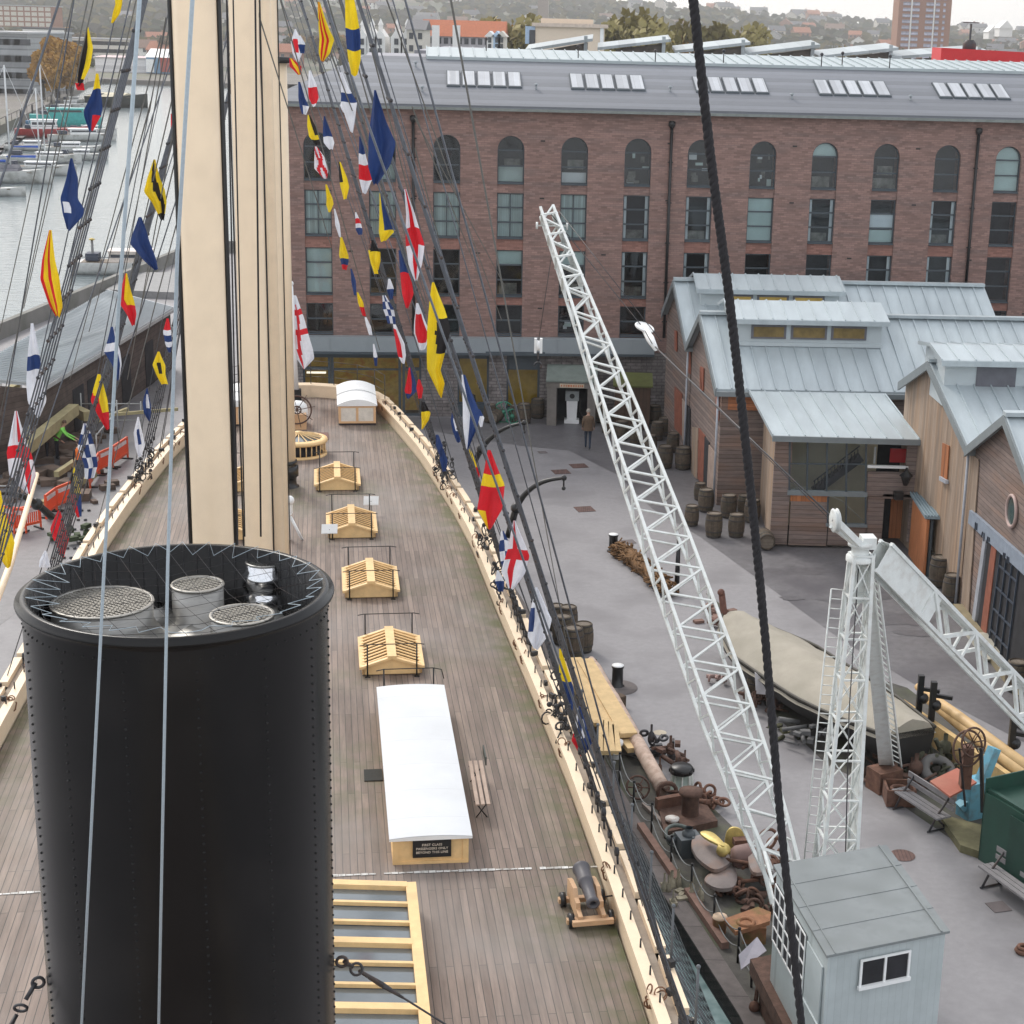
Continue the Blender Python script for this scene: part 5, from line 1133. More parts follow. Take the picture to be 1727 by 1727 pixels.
# shed 4
rd4=PLN(1707,707,g3p,V((math.cos(.05),math.sin(.05),0))); eB4=V((eF3.x+.0,eF3.y-.15,eF3.z-.15)); eF4=V((rd4.x+.25,rd4.y-4.2,5.7))
s4,_,_=shed('timber_shed','nearest shed at the right edge with a porthole and big dark glazed doors',eF4,rd4,eB4,15)
g4n=(V((-(eF4.y-eB4.y),(eF4.x-eB4.x),0))).normalized(); g4p=V((eF4.x,eF4.y,0)); P4=lambda x,y:PLN(x,y,g4p,g4n)
if g4n.x<0: g4n=-g4n
gpanel(s4,'vertical_board_strip',VBOARD,[(1640,765),(1652,775),(1634,1045),(1622,1028)],P4,g4n,.04)
c=P4(1708,862); m=MB(); up=V((0,0,1)); sd=g4n.cross(up); m.torus(c-g4n*.04,.5,.06,axis=g4n,n=24); ph=m.build('porthole',mat('porthole_rim',(.45,.33,.30),.6),s4); m=MB(); m.disc(c-g4n*.03,.5,24,axis=g4n); m.build('pane',mat('porthole_glass',(.05,.09,.09),.08),ph)
lt=[(1638,866),(1646,858),(1860,1050),(1860,1090),(1640,884)]
gpanel(s4,'lintel_board',mat('blue_grey_lintel',(.24,.28,.34),.7,var=.15,vs=4),[(1641,860),(1900,1088),(1900,1125),(1638,882)],P4,g4n,.12)
m=MB(); rr=random.Random(3)
for px,py in [(1652,881),(1664,897),(1673,905),(1700,932),(1706,938)]:
    for k in range(2):
        q=P4(px+k*2.5,py+k*1.5)-g4n*.14; m.beam(q,q+up*rr.uniform(-.28,-.15)+sd*rr.uniform(-.1,.1),.035,.035)
m.build('lintel_marks',mat('dark_marks',(.05,.06,.08),.8),s4)
gpanel(s4,'door_post',PIPE,[(1663,905),(1668,908),(1648,1052),(1643,1047)],P4,g4n,.1)
gpanel(s4,'door',DARK,[(1668,912),(1830,1048),(1800,1260),(1650,1060)],P4,g4n,.05)
gpanel(s4,'red_door_leaf',REDW,[(1676,918),(1684,925),(1666,1075),(1657,1064)],P4,g4n,.08)
m=MB()
for t in (0,.33,.66,1): 
    a=mix_(P4(1692,935),P4(1722,962),t)-g4n*.09; b=mix_(P4(1672,1085),P4(1702,1120),t)-g4n*.09; m.beam(a,b,.05,.05)
for t in (.12,.36,.6,.84):
    m.beam(mix_(P4(1692,935),P4(1672,1085),t)-g4n*.09,mix_(P4(1722,962),P4(1702,1120),t)-g4n*.09,.05,.05)
m.build('door_glazing_bars',mat('blue_black_frame',(.04,.055,.08),.5),s4)
m=MB(); m.obox(g4p+V((-.5,-1.5,0)),V((.35,.0,0)),V((-.3,9.2,0)),V((0,0,.22))); m.build('threshold_timber',mat('mossy_timber',(.24,.20,.12),.9,var=.2),s4)
gpanel(s4,'pale_step',mat('stone_step',(.42,.40,.33),.9),[(1650,1062),(1668,1068),(1697,1112),(1690,1120)],P4,g4n,.6)
# stone wall annex details: pump shelter on the brick building's wall
ps=root('pump_shelter',G(940,718),'low concrete shelter with an orange-lettered board around an old fuel pump','shelter')
CONS=mat('shelter_concrete',(.20,.18,.165),.9,var=.15,vs=3,dirt=(.1,.1,.08),dirtamt=.5)
yb=G(940,718).y; X=lambda px,y=None: AY(px,700,y or yb).x
m=MB(); 
for a,b in ((922,938),(990,1004)): m.obox(V((X(a),yb,0)),V((X(b)-X(a),0,0)),V((0,1.6,0)),V((0,0,1.95)))
m.obox(V((X(920),yb-.03,1.95)),V((X(1006)-X(920),0,0)),V((0,1.7,0)),V((0,0,.3))); m.build('frame',CONS,ps)
m=MB(); m.prism([V((X(920),yb-.1,2.25)),V((X(1006),yb-.1,2.25)),V((X(1006),yb+1.7,2.75)),V((X(920),yb+1.7,2.75))],(0,0,.08)); m.build('roof',mat('mossy_grey_roof',(.17,.20,.18),.8,var=.15),ps)
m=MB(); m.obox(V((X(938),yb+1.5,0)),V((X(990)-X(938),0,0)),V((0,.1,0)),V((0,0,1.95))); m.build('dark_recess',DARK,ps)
m=MB(); m.obox(V((X(943),yb-.07,1.98)),V((X(984)-X(943),0,0)),V((0,.05,0)),V((0,0,.2))); bd=m.build('name_board',mat('cream_board',(.55,.47,.36),.7),ps)
m=MB(); rr=random.Random(8); x=X(945)
while x<X(981):
    wdt=rr.uniform(.05,.1); m.obox(V((x,yb-.085,2.03)),V((wdt,0,0)),V((0,.012,0)),V((0,0,.1))); x+=wdt+rr.uniform(.03,.07)
m.build('orange_letters',mat('faded_orange',(.50,.16,.07),.7),bd)
fp=root('fuel_pump',V((X(964),yb+.8,0)),'old white and grey fuel pump inside the concrete shelter','fuel pump')
m=MB(); c=V((X(964),yb+.8,0)); m.box(c+V((0,0,.1)),(.75,.5,.2)); m.prism([c+V((-.24,-.2,.2)),c+V((.24,-.2,.2)),c+V((.28,-.2,1.15)),c+V((-.28,-.2,1.15))],(0,.4,0)); m.build('body',WHITE,fp)
m=MB(); m.box(c+V((0,0,1.42)),(.68,.42,.5)); m.build('dial_head',mat('grey_pump_head',(.33,.36,.36),.5),fp); m=MB(); m.disc(c+V((0,-.22,1.42)),.13,14,axis=(0,-1,0)); m.build('dial',BLACK,fp); m=MB(); m.tube([c+V((.3,0,1.4)),c+V((.42,-.1,1.2)),c+V((.4,-.1,.6)),c+V((.55,-.1,.35))],.03,5); m.build('hose',BLACK,fp)
# brown bin store with mossy lid
bs=root('timber_store',G(1065,742),'brown timber bin store with moss-green lid against the stone wall','store')
ys=G(1065,725).y; xa=AY(1036,700,ys).x; xb=AY(1096,700,ys).x
m=MB(); m.obox(V((xa,ys,0)),V((xb-xa,0,0)),V((0,1.3,0)),V((0,0,2.2))); m.build('body',mat('dark_brown_boards',(.085,.05,.035),.85,var=.2,lines=('x',.18,.1)),bs)
m=MB(); m.prism([V((xa-.1,ys-.15,2.2)),V((xb+.1,ys-.15,2.2)),V((xb+.1,ys+1.3,2.6)),V((xa-.1,ys+1.3,2.6))],(0,0,.08)); m.build('lid',mat('moss_green_lid',(.10,.11,.03),.8,var=.2),bs)
# ================================================================ CRANE
CRN=root('derrick_crane',V((5.3,31.5,0)),'pale blue-white lattice derrick crane with grey cabin, long jib reaching up to the left','crane')
zr=3.5; cA,cB,cC,cD=[V((*G(x,y,zr).xy,zr)) for x,y in ((1304,1462),(1502,1440),(1602,1574),(1394,1616))]
cB=cA+(cC-cD); zf=1.05
ctr=(cA+cB+cC+cD)/4
m=MB(); ins=[ctr+(p-ctr)*.955 for p in (cA,cB,cC,cD)]; ins=[V((p.x,p.y,zf)) for p in ins]; m.prism([ins[3],ins[2],ins[1],ins[0]],(0,0,zr-zf-.02)); m.build('cabin',CABIN,CRN)
m=MB(); m.prism([cD,cC,cB,cA],(0,0,.05)); 
for k in (.25,.5,.75): a=mix_(cD,cA,k); b=mix_(cC,cB,k); m.beam(a+V((0,0,.055)),b+V((0,0,.055)),.02,.012)
m.beam(mix_(cD,cC,.93)+V((0,0,.07)),mix_(cA,cB,.93)+V((0,0,.07)),.03,.03); m.beam(mix_(cD,cC,.07)+V((0,0,.06)),mix_(cA,cB,.07)+V((0,0,.06)),.02,.02)
m.build('cabin_roof',CABROOF,CRN)
m=MB(); m.obox(ins[3]-V((.15,.15,.35)),(ins[2]-ins[3])*1.1,(ins[0]-ins[3])*1.3,V((0,0,.33))); m.obox(V((ins[3].x,ins[3].y,0)),(ins[2]-ins[3])*.9,(ins[0]-ins[3])*1.2,V((0,0,.7))); m.build('base_frame',RUSTY2,CRN)
# front window
fx=(ins[2]-ins[3]); fl=fx.length; fx=fx.normalized(); fn=V((fx.y,-fx.x,0)); pf=lambda u,z,d=0: ins[3]+fx*u+fn*d+V((0,0,z-zf))
wp=[PLN(x,y,ins[3],fn) for x,y in ((1452,1620),(1530,1603),(1527,1642),(1451,1662))]
u0w=(wp[0]-ins[3]).dot(fx); u1w=(wp[1]-ins[3]).dot(fx); zt_=(wp[0].z+wp[1].z)/2; zb_=(wp[2].z+wp[3].z)/2
m=MB(); m.obox(pf(u0w,zb_,.01),fx*(u1w-u0w),fn*.03,V((0,0,zt_-zb_))); wn=m.build('window',DARK,CRN)
m=MB(); 
for u in (u0w-.04,(u0w+u1w)/2-.02,u1w-.0): m.obox(pf(u,zb_,.04),fx*.045,fn*.03,V((0,0,zt_-zb_)))
m.obox(pf(u0w-.04,zt_,.04),fx*(u1w-u0w+.085),fn*.03,V((0,0,.04))); m.obox(pf(u0w-.06,zb_-.07,.03),fx*(u1w-u0w+.12),fn*.07,V((0,0,.07))); m.build('frame',WHITE,wn)
lx=(ins[0]-ins[3]); ll=lx.length; lx=lx.normalized(); lnn=V((-lx.y,lx.x,0)); pl=lambda u,z,d=0: ins[3]+lx*u+lnn*d+V((0,0,z-zf))
for a,b in ((.36,.55),(.565,.755),(.77,.97)):
    m=MB(); m.obox(pl(a*ll,2.02,.005),lx*(b-a)*ll,lnn*.02,V((0,0,1.2))); wn=m.build('window',DARK,CRN); m=MB()
    for k in range(3): m.obox(pl((a+(b-a)*k/2)*ll-.018,2.02,.026),lx*.036,lnn*.02,V((0,0,1.2)))
    for k in range(5): m.obox(pl(a*ll,2.0+k*.3,.028),lx*(b-a)*ll,lnn*.02,V((0,0,.03)))
    m.build('frame',WHITE,wn)
m=MB(); m.obox(pl(.05*ll,zf+.02,.01),lx*.28*ll,lnn*.03,V((0,0,2.1))); m.beam(pl(.05*ll,2.0,.05),pl(.33*ll,2.0,.05),.04,.03); m.build('cabin_door',CABIN,CRN)
def lattice(mb,P,Q,wf,side,n,r=.035,br=.02,df=None,faces=(0,1,2,3)):
    ax=(Q-P); L=ax.length; ax=ax.normalized(); side=(side-ax*side.dot(ax)).normalized(); up=side.cross(ax).normalized(); df=df or wf
    cs=[(-1,-1),(1,-1),(1,1),(-1,1)]
    def pt(i,t): w=wf(t)/2; d=df(t)/2; return P+ax*(L*t)+side*(cs[i][0]*w)+up*(cs[i][1]*d)
    for i in range(4): 
        for k in range(n): mb.beam(pt(i,k/n),pt(i,(k+1)/n),r,r,up=up)
    for f in faces:
        i,j=f,(f+1)%4
        for k in range(n):
            if k%2==0: a,b=pt(i,k/n),pt(j,(k+1)/n)
            else: a,b=pt(j,k/n),pt(i,(k+1)/n)
            mb.beam(a,b,br,br,up=up)
    return pt
# jib
JF=AY(1322,1472,31.9); JT=AY(922,356,48)
jside=V((CR.x,CR.y,0)); 
def jw(t):
    ks=[(0,.60),(.06,.80),(.2,.98),(.4,.98),(.62,.80),(.8,.56),(.92,.42),(1,.36)]
    for (a,b),(c,d) in zip(ks[:-1],ks[1:]):
        if a<=t<=c: return lerp(b,d,(t-a)/(c-a))
    return .36 if t>.5 else .6
m=MB(); pt=lattice(m,JF,JT,jw,jside,44,.072,.045); m.build('jib',LCRANE,CRN)
m=MB()
for i in (0,1,2,3):
    if i in (1,3): m.prism([pt(i,.86),pt((i+1)%4,.86),pt((i+1)%4,1.0),pt(i,1.0)],V((0,0,.015)))
for t in (.86,.90,.945,.985):
    for i in range(4): m.beam(pt(i,t),pt((i+1)%4,t),.13,.05)
c=(pt(0,.97)+pt(2,.97))/2; m.lathe(c-jside*.45,[(.02,0),(.1,0),(.1,.06),(.02,.06),(.02,.84),(.1,.84),(.1,.9),(.02,.9)],12,axis=jside); m.build('jib_head',LCRANE,CRN)
# foot fork
m=MB(); m.beam(pt(0,.0),AY(1306,1530,31.2),.07,.07); m.beam(pt(1,0),AY(1368,1468,31.8),.07,.07); m.beam(pt(3,.05),AY(1302,1525,31.3),.06,.06); m.beam(pt(3,.02),AY(1303,1490,31.1),.06,.06); m.build('jib_foot',LCRANE,CRN)
# tower
TBp=AY(1407,1462,32.1); TT=AY(1453,935,32.6)
m=MB(); tw=lambda t: lerp(.78,.38,t); tpt=lattice(m,TBp-V((0,0,1.0)),TT,tw,V((1,0.1,0)),1,.07,.035,faces=())
nn_=9
for f in range(4):
    i,j=f,(f+1)%4
    for k in range(nn_):
        t0,t1=k/nn_,(k+1)/nn_; m.beam(tpt(i,t0),tpt(j,t1),.04,.02); m.beam(tpt(j,t0),tpt(i,t1),.04,.02); m.beam(tpt(i,t1),tpt(j,t1),.06,.03)
m.prism([tpt(0,.86),tpt(1,.86),tpt(1,1),tpt(0,1)],(0,.012,0)); m.prism([tpt(1,.1),tpt(2,.1),tpt(2,1),tpt(1,1)],(.012,0,0))
m.build('tower',LCRANE,CRN)
m=MB(); a0,a1=tpt(0,.02)+V((-.20,-.05,0)),tpt(0,.9)+V((-.30,-.05,0)); b0,b1=a0+V((.24,-.04,0)),a1+V((.24,-.04,0))
m.tube([a0,a1],.018,5); m.tube([b0,b1],.018,5)
for k in range(34): t=k/33; m.tube([mix_(a0,a1,t),mix_(b0,b1,t)],.012,4)
m.build('ladder',LCRANE,CRN)
HD=AY(1462,912,32.6); m=MB(); m.box(HD+V((.02,0,-.02)),(.28,.34,.24),.1); m.lathe(HD-V((.12,0,.42)),[(.28,0),(.28,.1),(.18,.12),(.18,.3),(.26,.32),(.26,.4),(.1,.42)],18); 
SHV=AY(1409,878,31.6); m.beam(HD+V((-.1,-.1,-.1)),SHV,.10,.13); m.beam(HD+V((-.25,-.05,-.05)),SHV+V((-.08,0,-.1)),.06,.1); m.lathe(SHV-V((.06,0,0)),[(.02,0),(.2,0),(.24,.02),(.17,.06),(.24,.10),(.2,.12),(.02,.12)],18,axis=(1,.2,0)); m.build('mast_head',LCRANE,CRN)
# back legs
def leg(P,Q,w0,w1,n,solid,sidev,dep=.3):
    m=MB(); lw=lambda t: lerp(w0,w1,t); dp=lambda t: dep; p=lattice(m,P,Q,lw,sidev,1,.075,.04,df=dp,faces=())
    for f in (0,2):
        i,j=f,(f+1)%4
        for k in range(n):
            t0=k/n; t1=(k+1)/n
            if t1<solid: continue
            (a,b)=(i,j) if k%2 else (j,i); m.beam(p(a,t0),p(b,t1),.07,.08); 
            if k%2==0: m.beam(p(i,t0),p(j,t0),.05,.06)
    for i in (0,2): m.prism([p(i,0),p((i+1)%4,0),p((i+1)%4,solid),p(i,solid)],(0,.01,.01))
    m.prism([p(1,0),p(2,0),p(2,1),p(1,1)],(.01,.01,0)); m.build('back_leg',LCRANE,CRN); return p
LF=G(1506,1312); P_=HD+V((.1,.1,-.35)); Q_=V((LF.x,LF.y,.1)); m=MB(); vv=((P_-CC).normalized()).cross((Q_-P_).normalized()).cross((Q_-P_).normalized()); sdv=(Q_-P_).normalized().cross((P_-CC).normalized()).normalized()
if sdv.x>0: sdv=-sdv
m.obox(P_+sdv*.05,(Q_-P_),sdv*.30,(CC-P_).normalized()*-.06) if False else m.prism([P_,Q_,Q_+sdv*.36,P_+sdv*.24],(CC-P_).normalized()*-.05)
r0l,r1l=P_-sdv*.02,Q_-sdv*.02; s0l,s1l=P_-sdv*.10,Q_-sdv*.24; m.beam(r0l,r1l,.03,.1); m.beam(s0l,s1l,.035,.1)
for k in range(34):
    t0_,t1_=k/34,(k+1)/34; m.beam(mix_(r0l,r1l,t0_),mix_(s0l,s1l,t1_),.025,.03)
m.build('back_leg',LCRANE,CRN)
L2=G(1905,1395); leg(HD+V((.25,.0,-.3)),V((L2.x,L2.y,.3)),.62,.75,14,.17,V((0,0,1)),.3)
m=MB(); m.box(V((LF.x,LF.y,.12)),(.7,.7,.24)); m.build('foot_plate',RUSTY2,CRN)
# ropes
m=MB(); tip=(pt(2,.99)+pt(3,.99))/2; m.tube([tip,AY(1085,553,46),AY(1100,580,44.5)],.014,4); m.tube([tip+V((.3,0,0)),AY(1115,575,44)],.014,4); m.tube([AY(1105,585,44.5),SHV],.02,5); m.tube([AY(1108,588,44.5),SHV+V((0,.1,-.1))],.012,4)
hk=AY(908,577,47.5); m.tube([pt(0,.93),hk],.010,4); m.tube([hk-V((0,0,.3)),hk-V((0,0,.55))],.03,5); m.torus(hk-V((0,0,.68)),.1,.03,axis=(0,1,0),n=12,a0=-2.5,a1=1.6)
b0=AY(1425,1478,31.2); m.tube([HD+V((-.15,-.1,-.4)),AY(1432,1200,31.9),b0],.013,5); m.build('crane_ropes',IRON,CRN)
m=MB(); m.box(hk-V((.08,0,.1)),(.07,.14,.42)); m.box(hk+V((.08,0,-.1)),(.07,.14,.42)); m.lathe(hk-V((.045,0,.1)),[(.02,0),(.15,0),(.15,.09),(.02,.09)],14,axis=(1,0,0)); m.build('hook_block',WHITE,CRN)
m=MB(); q=AY(1087,552,46); m.torus(q,.25,.035,axis=(.3,-.25,1),n=22); m.lathe(q,[(.02,.03),(.25,.01),(.25,-.02),(.02,-.03)],20,axis=(.3,-.25,1)); m.tube([q-V((0,0,.05)),AY(1097,572,45.4),AY(1106,588,44.8)],[.09,.12,.07],8); m.build('top_pulley',WHITE,CRN)
# ================================================================ QUAY THINGS
# barrels
def barrel_proto():
    rt=root('barrel',(0,0,0),'oak barrel','barrel')
    h=.95; m=MB(); pr=[(.24,0),(.275,.02)]+[(.275+.055*math.sin(math.pi*k/10),.02+.91*k/10) for k in range(1,10)]+[(.275,.93),(.24,.95),(.235,.91)]
    m.lathe((0,0,0),pr,22); m.build('staves',BARREL,rt)
    m=MB(); m.disc((0,0,.91),.245,20); m.disc((0,0,.03),.245,20,axis=(0,0,-1)); m.build('head',BARRELTOP,rt)
    for z in (.06,.24,.7,.89):
        r=.275+.055*math.sin(math.pi*(z-.02)/.91); m=MB(); m.lathe((0,0,0),[(r-.005,z-.025),(r+.008,z-.022),(r+.008,z+.022),(r-.005,z+.025)],22); m.build('hoop',HOOP,rt)
    return rt
BP=barrel_proto(); BG='old oak barrels standing about the yard'
bl=[(983,1098,1,'barrel with a pale head, right-hand one of the cluster beside the pale planks'),(966,1108,1.05,'front barrel with a reddish head in the cluster beside the pale planks'),(948,1085,1,'left weathered barrel of the cluster beside the pale planks, half behind a white flag'),(958,1066,.95,'reddish back barrel of the cluster beside the pale planks'),(938,1062,.9,'dark barrel at the far back of the cluster beside the pale planks'),
(1203,905,1.05,'large front barrel with a pale head at the shed corner'),(1241,905,1.0,'grey barrel right of the large front one at the shed corner'),(1166,886,.9,'small low barrel left of the large one at the shed corner'),(1190,862,1.0,'barrel directly behind the large one at the shed corner'),(1180,843,.8,'squat barrel nearest the open shed door'),(1228,872,1,'barrel against the front boards beside the downpipe'),(1268,880,1,'dark barrel behind the barrel lying on its side'),(1255,868,.9,'dark barrel under the front wall of the middle shed'),
(1121,789,1.1,'big barrel left of a pair outside the far shed'),(1151,791,1.1,'big barrel right of a pair outside the far shed'),(1135,762,1,'barrel behind the pair outside the far shed'),(1104,715,1.05,'lone tall barrel under the stone wall beside the bin store'),(1108,742,1,'barrel in front of the black downpipe'),(1096,765,1,'broken barrel with rubbish on top near the far shed'),(1120,735,1,'dark barrel nearest the far shed door'),
(884,714,1.1,'fat barrel left of the pump shelter'),(906,705,1.1,'barrel against the shelter post'),(904,688,1.15,'dark barrel upright by the wall left of the shelter'),(869,712,.95,'barrel beside the green spoked wheel'),(822,690,1.1,'barrel standing below the stone wall left of the doorway'),(826,712,1,'barrel in the shade left of the blue-headed barrel'),(792,696,1,'barrel half hidden by flags below the stone wall'),
(1012,712,1.05,'barrel right of the pump shelter'),(1025,730,1,'barrel just behind the walking man'),(1048,742,1,'barrel in front of the brown bin store'),(1072,748,1,'second barrel in front of the brown bin store'),(1000,700,1,'barrel behind the shelter post'),
(1583,988,1.15,'tall barrel with a shiny rim beside the lean-to'),(1604,1014,1.05,'lower barrel beside the downpipe of the pale gable'),(1578,970,1.0,'rear barrel hidden behind the tall shiny-rimmed one'),(1712,1165,1.0,'dark barrel at the right edge outside the glazed doors'),(1724,1225,.95,'barrel cut by the right edge of the view below the boom'),(1272,1180,.8,'low tub lying among scrap beside the covered boat')]
for px,py,s_,lb in bl:
    p=G(px,py); place(BP,USED,(p.x,p.y,0),R_.uniform(0,6),lb,BG,s_*R_.uniform(.98,1.04))
p=G(1285,918); b=place(BP,USED,(p.x,p.y+.1,.36),0,'barrel lying on its side with its pale head towards the camera',BG,1.1,rot=(math.radians(90),0,.1))
p=G(841,712); place(BP,USED,(p.x,p.y+.3,.36),0,'barrel lying on its side beside the green spoked wheel',BG,1.05,rot=(math.radians(90),0,-.3))
# stacked second barrels by wall
for px,py,lb in [(903,668,'barrel stacked on top of another left of the shelter'),(825,670,'barrel stacked on top of another beside the shop doorway')]:
    p=G(px,py+20); place(BP,USED,(p.x,p.y,.98),0,lb,BG,1.05)
p=G(841,706); m=MB(); m.lathe(V((p.x,p.y-.55,.4)),[(0,0),(.22,.01),(.24,.03)],18,axis=(-.3,-1,.1)); top(m,'round_lid',mat('pale_blue_lid',(.42,.55,.66),.6),'pale blue round lid leaning on the barrel beside the green spoked wheel','lid')
def spoked(px,py,r,lab,mt,cat='wheel'):
    p=G(px,py); c=V((p.x,p.y,r)); m=MB(); m.torus(c,r,.045,axis=(0.2,-1,.1),n=26,k=5); x=V((1,.2,0)).normalized()
    for k in range(10): a=k*math.pi/5; m.tube([c,c+(x*math.cos(a)+V((0,0,1))*math.sin(a))*r],.022,4)
    m.ball(c,.12); top(m,'spoked_wheel',mt,lab,cat)
GRN=mat('green_iron',(.04,.20,.13),.6,var=.2)
spoked(849,712,.52,'green spoked cart wheel leaning by the stone wall below the yellow window',GRN); spoked(864,714,.36,'small dark green spoked wheel right of the larger green one',GRN)
# bollards
def bollard_proto():
    rt=root('bollard',(0,0,0),'bollard','bollard'); m=MB(); m.lathe((0,0,0),[(.24,0),(.24,.03),(.17,.05),(.165,.6),(.19,.63),(.19,.68)],20); m.build('post',BLACK,rt); m=MB(); m.lathe((0,0,0),[(.185,.681),(.185,.70),(0,.71)],20); m.build('cap',WHITE,rt); return rt
BO=bollard_proto()
for px,py,lb in [(1034,930,'black bollard with a white top standing beside the brown brushwood bundle'),(1041,1158,'shiny black bollard with white cap on a round stone right of the pale planks')]:
    p=G(px,py); place(BO,USED,(p.x,p.y,0),0,lb,'black bollards with white tops')
p=G(1041,1160); m=MB(); m.lathe(V((p.x,p.y,.005)),[(.62,0),(.6,.03),(0,.03)],28); top(m,'stone_slab',STONE,'round worn stone slab under the shiny bollard','slab')
p=G(1141,1000); m=MB(); m.tube([V((p.x,p.y,0)),V((p.x,p.y,2.0))],[.1,.07],10); m.ball(V((p.x,p.y,2.1)),.1); top(m,'iron_post',BLACK,'tall slim black iron post behind the crane jib','post')
# brushwood roll
m=MB(); rr=random.Random(6); A=[G(1040,935),G(1062,948),G(1085,968),G(1110,990),G(1127,1008)]
for k in range(260):
    i=rr.randrange(4); t=rr.random(); c=mix_(A[i],A[i+1],t)+V((0,0,.25)); a=rr.uniform(0,6.28); d=(A[i+1]-A[i]).normalized(); o=V((-d.y,d.x,0))*math.cos(a)*.3+V((0,0,1))*math.sin(a)*.24
    c=c+o; e=(d+V((rr.gauss(0,.5),rr.gauss(0,.5),rr.gauss(0,.3)))).normalized(); m.tube([c-e*.25,c+V((0,0,.02)),c+e*.25],.035,4)
m.tube([a_+V((0,0,.22)) for a_ in A],[.24,.3,.27,.24,.12],12); top(m,'brushwood_roll',mat('brown_brushwood',(.16,.085,.035),.95,var=.5,vs=9,bump=.4),'long brown furry roll of brushwood lying beside the bollard','roll')
# manholes / patches
for px,py,rx,ry,c,lb in [(970,858-13,.0,0,0,''),]: pass
def cover(px,py,sx,sy,lab,m_,rnd=False):
    p=G(px,py); m=MB()
    if rnd: m.disc(V((p.x,p.y,.012)),sx/2,24)
    else: m.box((p.x,p.y,.012),(sx,sy,.012),.3)
    top(m,'manhole_cover',m_,lab,'manhole cover','covers set in the quay')
MH=mat('rusty_cover',(.13,.075,.065),.85,var=.25,vs=6,lines=('x',.09,.3),linedark=.7)
cover(976,786,.75,.75,'rusty square cover nearest the walking man',MH); cover(946,796,.75,.75,'rusty square cover just above the tip of the curved davit',MH); cover(986,859,.75,.8,'diamond-shaped rusty cover in the open quay beside the jib',MH); cover(1060,914,.5,.5,'faint dark cover right of the upper bollard',mat('faint_cover',(.14,.12,.12),.9)); cover(915,763,.4,.4,'small dark cover near the stone wall',mat('faint_cover',(.1,.1,.1)))
cover(1522,1443,.62,.6,'round red-brown cover beyond the crane cabin roof',MH,True); cover(1684,1530,.45,.45,'small square grey cover in front of the green container',mat('faint_cover',(.1,.1,.1))); cover(1113,1236,.38,.3,'pale ring-shaped cover in the open quay right of the pale spar',mat('pale_cover',(.42,.37,.29),.9),True)
p=G(1725,1607); m=MB(); m.torus(V((p.x,p.y,.06)),.13,.06,n=18,k=6); m.torus(V((p.x,p.y,.14)),.11,.04,n=18,k=6); top(m,'rusty_ring',RUST,'small rusty ring lying on the quay at the right edge','ring')
# pale planks and small timbers
def plank(a,b,w,h,z,lab,grp='pale planks stacked on the quay edge',mt=WOODP):
    A_=G(*a,z);B_=G(*b,z); m=MB(); m.beam(V((A_.x,A_.y,z)),V((B_.x,B_.y,z)),w,h); top(m,'plank',mt,lab,'plank',grp)
pl=[((955,1113),(1002,1200),.50,.13,.47,'short wide pale plank on the left of the top layer'),((966,1112),(1036,1240),.52,.13,.50,'middle wide pale plank of the stack'),((986,1114),(1060,1240),.50,.13,.53,'right-hand wide pale plank of the stack'),((975,1155),(1012,1222),.36,.12,.62,'upper pale plank overlapping the left one'),((995,1200),(1045,1255),.46,.14,.30,'lower pale plank sticking out towards the camera'),((1020,1195),(1072,1265),.46,.14,.32,'lower right pale plank beside the spar'),
((1014,1215),(1013,1270),.16,.12,.7,'first short batten from the left at the near end of the stack'),((1022,1218),(1022,1270),.16,.12,.7,'second short batten from the left at the near end of the stack'),((1030,1220),(1033,1270),.16,.12,.7,'third short batten from the left at the near end of the stack'),((1037,1225),(1043,1270),.16,.12,.7,'rightmost short batten at the near end of the stack')]
for a,b,w,h,z,lb in pl: plank(a,b,w,h,z,lb)
for lb_,(a,b) in zip(('far','middle','near'),(((965,1140),(1000,1128)),((1000,1205),(1050,1190)),((1020,1245),(1060,1232)))):
    A_=G(*a);B_=G(*b); m=MB(); m.beam(V((A_.x,A_.y,.18)),V((B_.x,B_.y,.18)),.3,.36); top(m,'timber_bearer',mat('dark_bearers',(.09,.06,.04),.9,var=.3),lb_+' dark timber bearer under the pale plank stack','timber')
A_=G(997,1112,.35);B_=G(1118,1330,.35); m=MB(); k=12; m.tube([mix_(A_,B_,i/k)+V((0,0,0)) for i in range(k+1)],[.10]+[.17]*3+[.2]*8+[.2],16); top(m,'old_spar',mat('peeling_spar',(.50,.38,.31),.8,var=.2,vs=3,stretch=(1,1,1),dirt=(.33,.22,.17),dirtamt=.9,dirtscale=3.5),'long peeling pale pink spar tapering away beside the plank stack','spar')
m=MB(); q=G(1125,1335,.35); m.torus(q,.24,.06,axis=(B_-A_),n=16); 
for k in range(8): a=rr.uniform(0,6.28); m.tube([q,q+V((math.cos(a)*.4,math.sin(a)*.4,rr.uniform(-.2,.2)))],.035,5)
top(m,'spar_iron',RUSTY2,'rusty iron band with hooks round the near end of the peeling spar','ironwork')
m=MB(); q=G(1038,1278); m.lathe(V((q.x,q.y,0)),[(.15,0),(.15,.35),(.2,.4),(.2,.5),(0,.56)],14); top(m,'white_capped_bollard',WHITE,'small white-capped bollard at the near end of the short battens','bollard')
